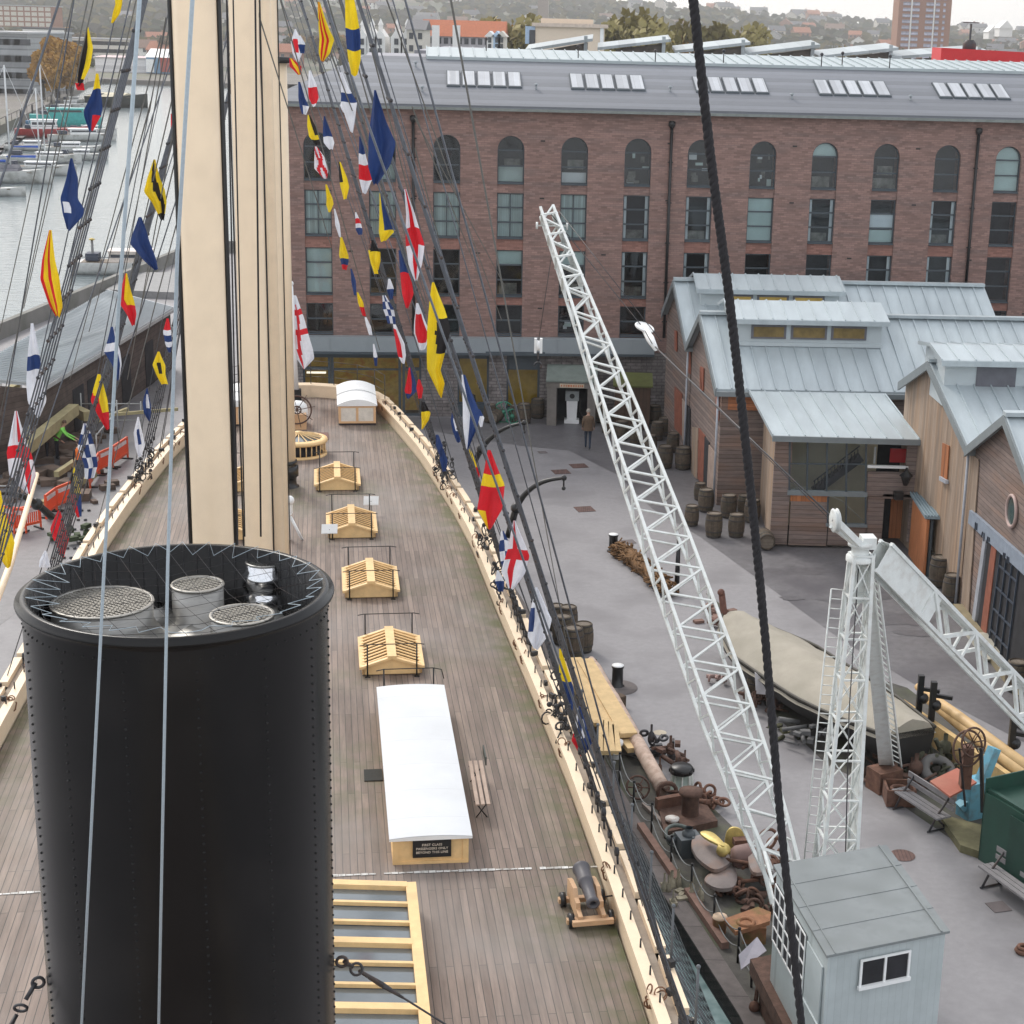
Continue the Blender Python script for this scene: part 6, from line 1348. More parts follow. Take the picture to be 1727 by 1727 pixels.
# scrap machinery
def scrapheap(name,px,py,w,h,seed,mt,lab,cat,n=14,kinds='tbwd'):
    rn=random.Random(seed); p=G(px,py); m=MB()
    for i in range(n):
        c=p+V((rn.uniform(-w,w)/2,rn.uniform(-w,w)/2,rn.uniform(0,h*.7))); k=rn.choice(kinds); s_=rn.uniform(.5,1)*w*.35
        if k=='t': d=V((rn.gauss(0,1),rn.gauss(0,1),rn.gauss(0,.4))).normalized(); m.tube([c-d*s_,c+d*s_],.03+.05*rn.random(),7)
        if k=='b': m.box(c,(s_*.8,s_*.5,s_*.35),rn.uniform(0,3))
        if k=='w': m.torus(c+V((0,0,s_*.3)),s_*.5,.04,axis=(rn.gauss(0,1),rn.gauss(0,1),rn.gauss(0,1)),n=16,k=5)
        if k=='d': m.lathe(c,[(s_*.35,-.1),(s_*.38,0),(s_*.3,.15),(s_*.12,.2),(s_*.12,.4)],12)
    for v in m.v: v.z=max(v.z,.01)
    return top(m,name,mt,lab,cat)
scrapheap('valve_gear',1108,1276,1.0,.9,1,IRON,'cluster of grey iron valves at the far end of the peeling spar','machinery')
scrapheap('rusty_pump',1130,1300,.9,.9,2,RUSTY2,'rusty flanged pump parts between the spar and the capstan','machinery',12,'dtb')
p=G(1148,1334); m=MB(); m.lathe(V((p.x,p.y,0)),[(.33,0),(.33,.1),(.23,.16),(.19,.4),(.25,.52)],20); cp=root('capstan',V((p.x,p.y,0)),'green and white capstan with a black ribbed drum head','capstan'); m.build('body',mat('pale_green_capstan',(.40,.48,.44),.5,dirt=(.2,.1,.05)),cp)
m=MB(); m.lathe(V((p.x,p.y,0)),[(.25,.52),(.31,.54),(.31,.66),(.26,.72),(0,.74)],20); 
for k in range(8): a=k*math.pi/4; m.box(V((p.x+math.cos(a)*.3,p.y+math.sin(a)*.3,.6)),(.07,.06,.09),a)
m.build('drum_head',BLACK,cp); m=MB()
for k in range(8): a=k*math.pi/4; m.prism([V((p.x+math.cos(a)*r,p.y+math.sin(a)*r,z)) for r,z in ((.31,.08),(.25,.15),(.22,.38),(.27,.5))],(.035,.035,0))
m.build('ribs',mat('white_ribs',(.7,.72,.68),.5),cp)
# rusty bollard bed
p=G(1165,1400); bb=root('mooring_bed',p,'rust-brown iron bed plate carrying a thick mooring post, near the capstan','mooring bed')
m=MB(); A_,B_,C_,D_=G(1107,1358),G(1180,1350),G(1210,1395),G(1120,1415); m.prism([A_,D_,C_,B_],(0,0,.18)); m.build('plate',RUSTY2,bb)
m=MB(); m.beam(G(1107,1356,.3),G(1172,1344,.3),.16,.3); m.build('rail',RUST,bb)
p=G(1163,1384); m=MB(); m.lathe(V((p.x,p.y,.15)),[(.22,0),(.22,.55),(.3,.6),(.3,.68),(0,.7)],20); m.build('post',RUSTY2,bb)
p=G(1133,1398); m=MB(); m.lathe(V((p.x,p.y,0)),[(.15,0),(.17,.12),(.17,.25)],16); m.lathe(V((p.x,p.y,0)),[(.17,.25),(.18,.3),(0,.31)],16,mi=1); top(m,'small_mooring_post',[RUSTY2,mat('white_rusty_top',(.62,.60,.57),.7,dirt=(.3,.12,.05),dirtamt=.9,dirtscale=6)],'low mooring post with a white rust-spotted top beside the bed plate','bollard')
scrapheap('anchor_chain',1190,1356,.9,.35,5,RUST,'tangle of rusty chain beyond the iron bed plate','chain',16,'wt')
p=G(1160,1440); m=MB(); m.box(V((p.x,p.y,.25)),(.55,.5,.5),.3); m.lathe(V((p.x,p.y,.5)),[(.16,0),(.16,.08),(.1,.1),(.1,.2)],14); m.tube([V((p.x-.3,p.y,.35)),V((p.x-.5,p.y+.1,.35))],.08,10); m.tube([V((p.x+.1,p.y-.3,.1)),V((p.x+.1,p.y-.3,.6))],.04,6); top(m,'grey_engine_block',mat('dark_grey_block',(.08,.095,.105),.5,var=.2),'dark grey engine block beside the large propeller blade','engine block')
p=G(1146,1425); m=MB(); m.torus(V((p.x,p.y,.25)),.36,.05,axis=(.2,-.3,1),n=20); m.torus(V((p.x+.1,p.y-.1,.15)),.4,.04,n=20); top(m,'iron_hoop',mat('grey_green_iron',(.10,.12,.11),.6),'grey-green iron hoop lying beside the engine block','hoop')
# propellers
def blade(mb,pts,z0,z1,th=.09,mi=0):
    P_=[G(x,y,z0) for x,y in smooth(pts)]; c=sum((V(p) for p in P_),V())/len(P_); n_=len(P_)
    lo=[V((p.x,p.y,z0)) for p in P_]; 
    tc=c+V((0,0,z1-z0)); 
    mid=[mix_(p,c,.35)+V((0,0,(z1-z0)*.8)) for p in lo]
    o=lo+mid+[tc]; fs=[[i,(i+1)%n_,n_+(i+1)%n_,n_+i] for i in range(n_)]+[[n_+i,n_+(i+1)%n_,2*n_] for i in range(n_)]
    mb.add(o,fs,mi,True); mb.prism(lo,(0,0,-th),mi)
pr=root('ship_propeller',G(1235,1440),'big old propeller with broad grey-brown blades lying among the scrap','propeller')
m=MB(); blade(m,[(1166,1424),(1170,1412),(1184,1408),(1205,1416),(1222,1432),(1232,1448),(1228,1457),(1205,1466),(1180,1450),(1170,1436)],.55,.68); m.build('blade',BLADE,pr)
m=MB(); blade(m,[(1188,1484),(1200,1470),(1220,1460),(1232,1458),(1243,1470),(1240,1492),(1225,1498),(1205,1496)],.35,.45); m.build('blade',BLADE,pr)
p=G(1245,1450,.5); m=MB(); m.lathe(V((p.x-.15,p.y,.55)),[(0,-.02),(.2,0),(.27,.1),(.3,.5),(.26,.55)],18,axis=(1,.1,.1)); m.build('hub',mat('pinkish_bronze_hub',(.22,.14,.125),.7,var=.2),pr)
m=MB(); blade(m,[(1262,1442),(1282,1436),(1300,1444),(1296,1466),(1270,1470)],.7,.8); m.build('blade',BLADE,pr)
br=root('brass_propeller',G(1215,1428),'yellow brass propeller with two upright blades behind the big grey one','propeller')
m=MB(); blade(m,[(1181,1404),(1190,1401),(1204,1405),(1218,1418),(1222,1426),(1212,1424),(1192,1414)],.95,1.0,.05); m.build('blade',BRASS,br)
def ublade(pts,Yp):
    P_=[AY(x,y,Yp) for x,y in smooth(pts)]; m=MB(); c=sum((V(p) for p in P_),V())/len(P_); n_=len(P_); m.prism(P_,(0,.06,0)); m.add(P_+[c-V((0,.08,0))],[[i,(i+1)%n_,n_] for i in range(n_)],0,True); return m
p=G(1245,1430); ublade([(1222,1424),(1226,1404),(1236,1396),(1250,1400),(1257,1416),(1252,1426),(1256,1436),(1246,1436),(1232,1442),(1224,1436)],p.y-.6).build('blade',BRASS,br)
p=G(1219,1434,.8); m=MB(); m.lathe(V((p.x,p.y,.8)),[(.0,-.1),(.14,-.08),(.16,.1),(0,.14)],12,axis=(.3,-.4,1)); m.build('hub',BRASS,br)
scrapheap('rusty_scrap',1275,1480,1.5,1.1,9,RUST,'heap of rusty iron frames under the foot of the crane jib','scrap',22,'tbw')
scrapheap('rusty_chain_links',1240,1505,.9,.3,10,RUST,'rusty chain links lying below the lower propeller blade','chain',14,'w')
scrapheap('dark_scrap',1275,1525,1.1,.4,12,RUSTY2,'dark scrap lying behind the orange iron plate','scrap',14,'tbw')
pts=[G(x,y,.4) for x,y in ((1222,1556),(1278,1536),(1300,1545),(1298,1560),(1262,1572),(1240,1578))]
m=MB(); m.prism([V((p.x,p.y,.4)) for p in pts][::-1],(0,0,.1)); q=G(1258,1556,.5); m.torus(V((q.x,q.y,.5)),.17,.05,n=16); m.box(V((q.x+.2,q.y+.1,.2)),(.5,.3,.4)); op=top(m,'iron_plate',mat('orange_rust_plate',(.30,.14,.07),.85,var=.3,vs=5,dirt=(.15,.13,.04),dirtamt=.7,dirtscale=3),'orange rusted plate with a round hole beside the crane cabin','plate')
q=G(1213,1572); m=MB(); m.lathe(V((q.x,q.y,0)),[(.15,0),(.16,.3),(.17,.36)],14); m.lathe(V((q.x,q.y,0)),[(.17,.36),(.16,.4),(0,.41)],14,mi=1); top(m,'rusty_drum',[mat('orange_rust_plate',(.3,.1,.05)),mat('cream_drum_top',(.66,.50,.36),.8)],'small drum with a cream top in front of the orange plate','drum')
q=G(1245,1632,.6); m=MB(); c=[AY(1246,1610,q.y),AY(1277,1580,q.y+.6),AY(1293,1603,q.y+.3),AY(1250,1635,q.y-.3)]; m.prism(c,(0,.03,-.04)); m.tube([AY(1268,1615,q.y+.25),V((AY(1268,1650,q.y+.25).x,q.y+.25,0))],.03,6,1); top(m,'information_panel',[mat('grey_info_panel',(.42,.40,.45),.35,var=.1,vs=5),IRON],'tilted blank grey information panel beside the cabin','sign')
q=G(1272,1705); m=MB(); m.tube([V((q.x,q.y,0)),V((q.x+.12,q.y+.3,.9))],.045,7); m.ball(V((q.x,q.y,.1)),.12); top(m,'rusty_lever',RUST,'rusty upright lever at the foot of the cabin','lever')
for px,py,l,lb in [(1115,1440,1.6,'upper brown timber baulk lying along the dock edge'),(1195,1550,2.6,'lower reddish timber baulk lying along the dock edge')]:
    a=G(px-35,py-48,.1);b=G(px+28,py+45,.1); m=MB(); m.beam(V((a.x,a.y,.1)),V((b.x,b.y,.1)),.18,.16); top(m,'timber_baulk',mat('reddish_baulk',(.20,.12,.095),.9,var=.2,vs=4),lb,'timber','timber baulks by the dock edge')
m=MB(); a,b=G(1085,1355,.1),G(1178,1445,.1); m.beam(V((a.x,a.y,.08)),V((b.x,b.y,.08)),.1,.1); top(m,'long_rail',mat('pale_long_rail',(.22,.18,.16),.8),'thin grey-brown rail lying between two fence chains','rail')
scrapheap('pebbles_and_bits',1150,1510,1.0,.12,14,mat('rubble_bits',(.3,.27,.2),.9,var=.4,vs=5),'scatter of small pale stones beside the dock edge','rubble',16,'bd')
m=MB(); q=G(1076,1328,.3); m.torus(V((q.x,q.y,.3)),.3,.03,axis=(.2,-.8,.6),n=20); m.torus(V((q.x,q.y,.3)),.1,.03,axis=(.2,-.8,.6),n=12)
for k in range(6): a=k*math.pi/3; m.tube([V((q.x,q.y,.3)),V((q.x+math.cos(a)*.3,q.y+.2*math.sin(a),.3+.22*math.sin(a)))],.02,4)
top(m,'hand_wheel',RUSTY2,'rusty spoked hand wheel leaning between fence posts','wheel')
# chain fence: posts are things, chains hang between
FP=[(1017,1240,1286),(1044,1270,1328),(1068,1318,1370),(1098,1355,1413),(1131,1410,1464),(1165,1458,1514),(1203,1510,1566),(1244,1566,1624),(1290,1628,1690)]
cf=root('chain_fence',G(1100,1413),'black posts with two slack grey chains along the dock edge','fence'); pts_=[]
for px,yt,yb in FP:
    q=G(px,yb); m=MB(); zt=AY(px,yt,q.y).z; m.tube([V((q.x,q.y,0)),V((q.x,q.y,zt))],.028,7); m.ball(V((q.x,q.y,zt)),.04); m.build('post',BLACK,cf); pts_.append((q,zt))
for (a,za),(b,zb) in zip(pts_[:-1],pts_[1:]):
    for f in (.97,.5):
        m=MB(); m.tube([mix_(V((a.x,a.y,za*f)),V((b.x,b.y,zb*f)),t)-V((0,0,.22*4*t*(1-t))) for t in [i/8 for i in range(9)]],.014,5); m.build('chain',mat('grey_chain',(.20,.21,.21),.6),cf)
# ---------------------------------------------------------------- covered boat
bt=root('covered_boat',G(1350,1180),'long black wooden boat on the quay under a pale canvas cover','boat')
A_=G(1218,1052,1.0); B_=G(1535,1255,1.0); ax=(B_-A_); Lb=ax.length; ax.normalize(); sd=V((-ax.y,ax.x,0))   # sd points to the far side
N_=24
def bw(t): return 1.42*min(1,(t/.32)**.62)*(1 if t<.62 else 1-.45*((t-.62)/.38)**1.5)
hv=[];hf=[]; prof=[(1,1.0),(.97,.75),(.8,.35),(.35,.08),(0,0)]
m=MB(); ring=[]
for i in range(N_+1):
    t=i/N_; w_=bw(max(t,.001)); sh=.18*(1-2*t)**2
    row=[]
    for f,z in prof: row.append(V((A_.x,A_.y,0))+ax*(Lb*t)-sd*(w_*f*(.15+.85*min(1,(t+.02)/.1)))+V((0,0,.25+z*.95+sh*z)))
    for f,z in prof[::-1][1:]: row.append(V((A_.x,A_.y,0))+ax*(Lb*t)+sd*(w_*f*(.15+.85*min(1,(t+.02)/.1)))+V((0,0,.25+z*.95+sh*z)))
    ring+=row
K_=2*len(prof)-1
m.add(ring,[[i*K_+j,i*K_+j+1,(i+1)*K_+j+1,(i+1)*K_+j] for i in range(N_) for j in range(K_-1)],0,True)
m.poly([ring[N_*K_+j] for j in range(K_)]); m.build('hull',mat('black_boat_hull',(.014,.013,.013),.6,var=.3),bt)
m=MB(); m.tube([ring[i*K_]+V((0,0,0)) for i in range(N_+1)],.045,6); m.tube([ring[i*K_+K_-1] for i in range(N_+1)],.045,6); m.build('gunwale',mat('dark_gunwale',(.05,.045,.035),.6),bt)
m=MB(); vs=[]; rn=random.Random(3); KK=9
for i in range(1,N_+1):
    a=ring[i*K_]; b=ring[i*K_+K_-1]; t=i/N_; rz=.50*min(1,t/.12)*(1 if t<.9 else 1-.4*(t-.9)/.1)
    for j in range(KK):
        f=j/(KK-1); z=rz*(1-abs(2*f-1)**1.0)*1.0; fo=.02*math.sin(i*1.9+j)+.012*rn.gauss(0,1); p=mix_(a,b,f)+V((0,0,.05+z+fo-(.0 if 0<j<KK-1 else .22))); 
        if j in(0,KK-1): p=p+sd*(.05 if j else -.05)
        vs.append(p)
m.add(vs,[[i*KK+j,i*KK+j+1,(i+1)*KK+j+1,(i+1)*KK+j] for i in range(N_-1) for j in range(KK-1)],0,True); m.poly([vs[(N_-1)*KK+j] for j in range(KK)]); m.build('canvas_cover',mat('pale_canvas',(.345,.315,.26),.85,var=.09,vs=2,dirt=(.27,.25,.20),dirtamt=.6,dirtscale=.9),bt)
m=MB(); q=V((A_.x,A_.y,.9)); m.beam(q+ax*.25,AY(1217,1000,A_.y+.05)+V((0,0,0)),.16,.14); m.ball(AY(1216,999,A_.y),.12,8,5); m.box(q+ax*.15+V((0,0,.3)),(.9,.22,.12),math.atan2(sd.y,sd.x)); m.build('stem_post',mat('red_brown_stem',(.16,.07,.05),.7,var=.4,vs=4),bt)
# scrap around the boat
scrapheap('grey_mechanism',1362,1258,1.1,1.0,21,mat('grey_winch_iron',(.12,.12,.12),.7,var=.3),'grey upright winch frame with horizontal bars beside the covered boat','winch',16,'btb')
scrapheap('mossy_iron',1330,1240,1.0,.45,22,mat('mossy_iron',(.09,.09,.05),.9,var=.4,vs=5),'low mossy iron channel lying beside the covered boat','scrap',12,'bt')
scrapheap('iron_scrap',1285,1195,1.1,.6,23,RUSTY2,'dark iron pieces piled against the bow of the covered boat','scrap',16,'tbwd')
m=MB(); q=G(1288,1170,.6); m.prism([AY(1273,1134,q.y),AY(1292,1150,q.y),AY(1296,1172,q.y),AY(1275,1170,q.y)],(0,.06,0)); top(m,'white_fluke',mat('white_enamel',(.62,.6,.62),.5),'upright white curved plate leaning near the boat bow','plate')
scrapheap('small_anchor',1207,1150,.5,.3,24,mat('pinkish_iron',(.30,.2,.18),.8),'small pinkish iron fitting on the quay behind the jib','fitting',8,'wt')
scrapheap('brown_timbers',1205,1050,1.6,.5,25,mat('reddish_baulk',(.2,.12,.1)),'reddish timbers stacked ahead of the covered boat','timbers',10,'b')
scrapheap('far_side_scrap',1500,1310,1.6,.7,26,RUSTY2,'dark scrap heap at the stern of the covered boat','scrap',26,'tbwd')
scrapheap('olive_scrap',1575,1300,1.6,.8,27,mat('olive_scrap',(.07,.07,.045),.9,var=.4,vs=4),'dark olive iron scrap behind the bench','scrap',26,'tbwd')
m=MB(); q=G(1582,1300,.35); m.torus(V((q.x,q.y,.35)),.38,.14,axis=(.2,-.5,.8),n=22,k=8); top(m,'tyre_fender',mat('grey_rubber',(.13,.125,.12),.8,var=.2),'grey ring-shaped fender lying among olive scrap','fender')
q=G(1490,1330); m=MB(); m.box(V((q.x,q.y,.3)),(.75,.6,.6),.5); top(m,'rusty_box',RUST,'rusty iron box at the foot of the rear crane leg','box')
q=G(1515,1352); m=MB(); 
for dx,dy,sx,sy in ((-.35,0,.06,.7),(.35,0,.06,.7),(0,-.35,.75,.06),(0,.35,.75,.06)): m.box(V((q.x+dx,q.y+dy,.25)),(sx,sy,.45))
m.box(V((q.x,q.y,.1)),(.7,.7,.1)); m.torus(V((q.x,q.y,.35)),.2,.06,n=14); top(m,'rusty_trough',RUST,'open rusty trough between the crane leg and the bench','trough')
# benches
def bench(name,a,b,lab,mt):
    A_=G(*a,.45);B_=G(*b,.45); rt=root(name,V((A_.x,A_.y,0)),lab,'bench','quayside benches'); A_.z=B_.z=.45; d=(B_-A_).normalized(); s_=V((-d.y,d.x,0))
    m=MB()
    for k in range(3): m.beam(A_+s_*(k*.15-.15),B_+s_*(k*.15-.15),.13,.05)
    m.build('seat',mt,rt); m=MB(); m.beam(A_+s_*.3+V((0,0,.38)),B_+s_*.3+V((0,0,.38)),.04,.14); m.beam(A_+s_*.29+V((0,0,.18)),B_+s_*.29+V((0,0,.18)),.04,.12); m.build('backrest',mt,rt)
    for t in (.12,.88):
        q=mix_(A_,B_,t); m=MB(); m.tube([q-s_*.25-V((0,0,.43)),q-s_*.05-V((0,0,.05)),q+s_*.3+V((0,0,.4))],.03,6); m.tube([q+s_*.28-V((0,0,.43)),q-s_*.02-V((0,0,.1))],.03,6); m.tube([q-s_*.3-V((0,0,.42)),q+s_*.3-V((0,0,.42))],.025,5); m.build('leg',IRON,rt)
GREYW=mat('silvered_bench_wood',(.24,.23,.235),.8,var=.12,vs=4)
bench('bench',(1515,1330),(1592,1372+8),'silvery slatted bench with iron legs beside the rusty trough',GREYW)
bench('bench',(1662,1458),(1762,1530),'grey bench half hidden in front of the green container at the right edge',GREYW)
A_=SH(35.6,4.45,DZ+.45);B_=SH(33.3,4.42,DZ+.45); m=MB(); rt=root('folding_bench',SH(34.4,4.4,DZ),'narrow slatted folding bench on the ship deck against the white-roofed hatch','bench')
for k in range(3): m.beam(A_+SV*(k*.12-.05),B_+SV*(k*.12-.05),.08,.03)
m.build('seat',mat('pale_bench_slats',(.40,.30,.24),.7),rt); m=MB(); m.beam(A_+SV*.25+V((0,0,.3)),A_+SV*.25-SU*.7+V((0,0,.3)),.03,.2); m.build('backrest',mat('dark_green_slat',(.04,.05,.045),.6),rt)
for q in (A_-SU*.25,B_+SU*.2): m=MB(); m.tube([q-SV*.1,q+SV*.22-V((0,0,.45))],.015,5); m.tube([q+SV*.22,q-SV*.1-V((0,0,.45))],.015,5); m.build('leg',BLACK,rt)
# yellow masts lying on trestles at right
SP=mat('varnished_spar',(.62,.42,.20),.55,var=.1,vs=2,dirt=(.35,.22,.1),dirtamt=.4)
for a,b,z,r,lb in [((1548,1158),(1800,1345),1.1,.16,'upper yellow spar laid on black trestles'),((1558,1172),(1830,1385),.95,.2,'thick lower yellow spar laid on black trestles')]:
    A_=G(*a,z);B_=G(*b,z); m=MB(); m.tube([A_,mix_(A_,B_,.3),B_],[r*.7,r,r*1.1],14); top(m,'spar',SP,lb,'spar','yellow spars on trestles')
A_=G(1520,1200,.5);B_=G(1790,1400,.5); m=MB(); m.prism([A_+V((0,0,-.35)),B_+V((0,0,-.35)),B_+V((0,0,.45)),A_+V((0,0,.3))],(.1,.2,0)); top(m,'timber_keel',mat('yellow_timber',(.55,.38,.17),.8,var=.2,vs=2,dirt=(.25,.16,.08),dirtamt=.7,dirtscale=1.5),'deep yellow timber beam below the spars','beam')
for px,py,lb in [(1545,1250,'black trestle post at the far end of the yellow spars'),(1566,1262,'second black trestle post with a hanging block'),(1698,1330,'black trestle post beside the blue machine'),(1724,1230,'black post behind the spars at the right edge')]:
    q=G(px,py); m=MB(); m.beam(V((q.x,q.y,0)),V((q.x,q.y,2.0)),.16,.16); m.beam(V((q.x,q.y,1.6)),V((q.x+.5,q.y-.2,1.6)),.1,.1); m.ball(V((q.x+.1,q.y,1.3)),.16,8,5); top(m,'trestle_post',BLACK,lb,'post','black trestle posts')
# blue machine with red plate and wheel
bm_=root('blue_machine',G(1630,1385),'pale blue hand-wheel machine with a tilted rust-red plate','machine')
q=G(1640,1375); m=MB(); m.box(V((q.x,q.y,.5)),(.7,.5,1.0),.5); m.beam(V((q.x+.1,q.y,.8)),V((q.x+.45,q.y+.2,1.8)),.25,.25); m.beam(V((q.x-.4,q.y-.2,.3)),V((q.x+.4,q.y,.9)),.3,.2); m.build('body',mat('pale_blue_iron',(.14,.38,.50),.6,var=.1,dirt=(.15,.1,.07),dirtamt=.5,dirtscale=3),bm_)
c=[G(1568,1320,1.2),G(1614,1298,1.2),G(1647,1322,1.2),G(1602,1346,1.2)]; m=MB(); m.prism([V((p.x,p.y,1.2)) for p in c][::-1],(0,0,.05)); m.build('red_plate',mat('rust_red_plate',(.36,.12,.08),.8,var=.12,dirt=(.42,.2,.14)),bm_)
for px,py,r in ((1632,1262,.44),(1642,1252,.36)):
    q=AY(px,py,38.6); m=MB(); m.torus(q,r,.03,axis=(.5,-1,.3),n=24,k=5)
    for k in range(6): a=k*math.pi/3; m.tube([q,q+V((math.cos(a)*r*.9,math.cos(a)*r*.4,math.sin(a)*r*.95))],.018,4)
    m.build('hand_wheel',RUSTY2,bm_)
q=AY(1630,1290,38.7); m=MB(); m.beam(q+V((0,0,.5)),q-V((0,0,.6)),.3,.25); m.build('red_guard',RUST,bm_); m=MB(); m.beam(AY(1655,1262,38.5),AY(1657,1370,38.4),.08,.08); m.beam(AY(1618,1262,38.5),AY(1628,1360,38.4),.05,.05); m.build('stand',BLACK,bm_)
m=MB(); c=[G(x,y,.2) for x,y in ((1583,1372),(1690,1400),(1665,1440),(1620,1425))]; m.prism([V((p.x,p.y,0.0)) for p in c][::-1],(0,0,.2)); top(m,'mossy_slab',mat('mossy_slab',(.14,.13,.07),.95,var=.3,vs=3),'mossy stone slab in front of the blue machine','slab')
# green container
gc=root('green_container',G(1650,1480),'dark green steel container with a domed cover at the right edge','container')
GC=mat('dark_green_steel',(.012,.055,.038),.5,var=.15,vs=2)
A_=G(1648,1465);B_=G(1790,1560); d=(B_-A_).normalized(); s_=V((-d.y,d.x,0)); z1=AY(1655,1335,A_.y).z
m=MB(); m.obox(V((A_.x,A_.y,.25)),d*3.2,s_*1.9,V((0,0,z1-.25))); m.obox(V((A_.x,A_.y,.25))+s_*.0,d*.04,s_*1.9,V((0,0,z1+.1))); m.build('body',GC,gc)
m=MB(); m.lathe(V((A_.x,A_.y,0))+d*1.8+s_*.9,[(.95,z1-.1),(.95,z1),(.85,z1+.15),(0,z1+.3)],20); m.beam(V((A_.x,A_.y,z1+.05))+s_*.1,V((A_.x,A_.y,z1+.05))+d*3.1+s_*.1,.1,.08); m.build('domed_cover',GC,gc)
m=MB(); m.obox(V((A_.x,A_.y,.25))-s_*.03+d*1.0,d*1.6,-s_*.03,V((0,0,.0))+V((0,0,z1-.4))); m.build('side_door',mat('darker_green_steel',(.010,.045,.032),.5),gc); m=MB()
for t in (.2,2.8): m.obox(V((A_.x,A_.y,0))+d*t+s_*.2,d*.25,s_*1.4,V((0,0,.25)))
m.build('skid',RUSTY2,gc)
for px,py,lb in [(1445,1120,''),]: pass
# puddles: darker marks on the wet yard
# deck notices
def notice(px,py,lab,tw=.5):
    q=G(px,py,DZ+.05); m=MB(); m.tube([V((q.x,q.y,DZ)),V((q.x,q.y,DZ+.55))],.015,5,1); m.prism([q+V((-.26,-.1,.38)),q+V((.26,-.02,.38)),q+V((.26,.12,.66)),q+V((-.26,.04,.66))],(0,.01,-.02)); top(m,'deck_notice',[WHITE,BLACK],lab,'sign','white deck notices')
notice(556,917,'white notice board on a stand at the near left corner of the second skylight'); notice(626,868,'white notice board on a stand behind the second skylight')
m=MB(); q=G(574,718,DZ); 
# ---------------------------------------------------------------- cannon
q=SH(29.75,6.02,DZ+.05); cn=root('cannon',q,'small iron cannon on a wooden truck carriage facing forward on deck','cannon')
# barrel axis from breech (far) to muzzle (near right)
brh=AY(984,1462,31.0); brh.z=DZ+.78; mz=G(1003,1532,DZ+.62); mz.z=DZ+.62; brh=G(981,1464,DZ+.74); mz=G(1002,1526,DZ+.58)
ax_=(mz-brh).normalized(); Lg=(mz-brh).length
m=MB(); m.lathe(brh-ax_*.12,[(0,-.08),(.05,-.06),(.06,-.02),(.03,.0),(.15,.03),(.185,.08),(.185,.13),(.17,.16),(.155,Lg*.45),(.16,Lg*.46),(.16,Lg*.5),(.135,Lg*.52),(.11,Lg*.97),(.135,Lg*1.02),(.14,Lg*1.08),(.11,Lg*1.1),(.07,Lg*1.1),(.065,Lg*.9)],22,axis=ax_); m.build('barrel',mat('grey_gun_iron',(.075,.072,.082),.5,var=.12,vs=4),cn)
hd=V((ax_.x,ax_.y,0)).normalized(); sd_=V((-hd.y,hd.x,0)); cc_=(brh+mz)/2; b0_=V((cc_.x,cc_.y,DZ))
OW=mat('carriage_wood',(.60,.38,.22),.55,var=.1)
for sg in (1,-1):
    o=b0_+sd_*sg*.24; m=MB(); pr_=[(-.62,.14),(.6,.14),(.6,.55),(.25,.60),(.05,.62),(-.1,.48),(-.3,.46),(-.32,.34),(-.62,.30)]
    pr_=[(-.62+.0,.14),(.55,.14),(.55,.30),(.3,.34),(.28,.46),(.08,.48),(-.05,.62),(-.45,.60),(-.62,.55)]
    m.prism([o-sd_*.045+hd*(-a)+V((0,0,z)) if False else o-sd_*.045+hd*a+V((0,0,z)) for a,z in pr_],sd_*.09); m.build('carriage_cheek',OW,cn)
for t in (-.45,.42): m=MB(); m.beam(b0_+hd*t-sd_*.5+V((0,0,.15)),b0_+hd*t+sd_*.5+V((0,0,.15)),.12,.1); m.build('axle_bed',OW,cn)
m=MB(); m.beam(b0_+hd*.62-sd_*.42+V((0,0,.2)),b0_+hd*.62+sd_*.42+V((0,0,.2)),.1,.1); m.build('cross_beam',OW,cn)
for t in (-.45,.42):
    for sg in (1,-1):
        m=MB(); m.lathe(b0_+hd*t+sd_*sg*.36+V((0,0,.16)),[(0,-.0),(.155,0),(.155,.1),(0,.1)],18,axis=sd_*sg); m.build('truck_wheel',BLACK,cn)
m=MB(); m.tube([b0_+sd_*.3+V((0,0,.4)),b0_+sd_*.62-hd*.2+V((0,0,.3)),SH(30.6,6.8,2.9)],.02,5); m.build('breeching_rope',TAR,cn)
cn.scale=(.96,.96,.96)
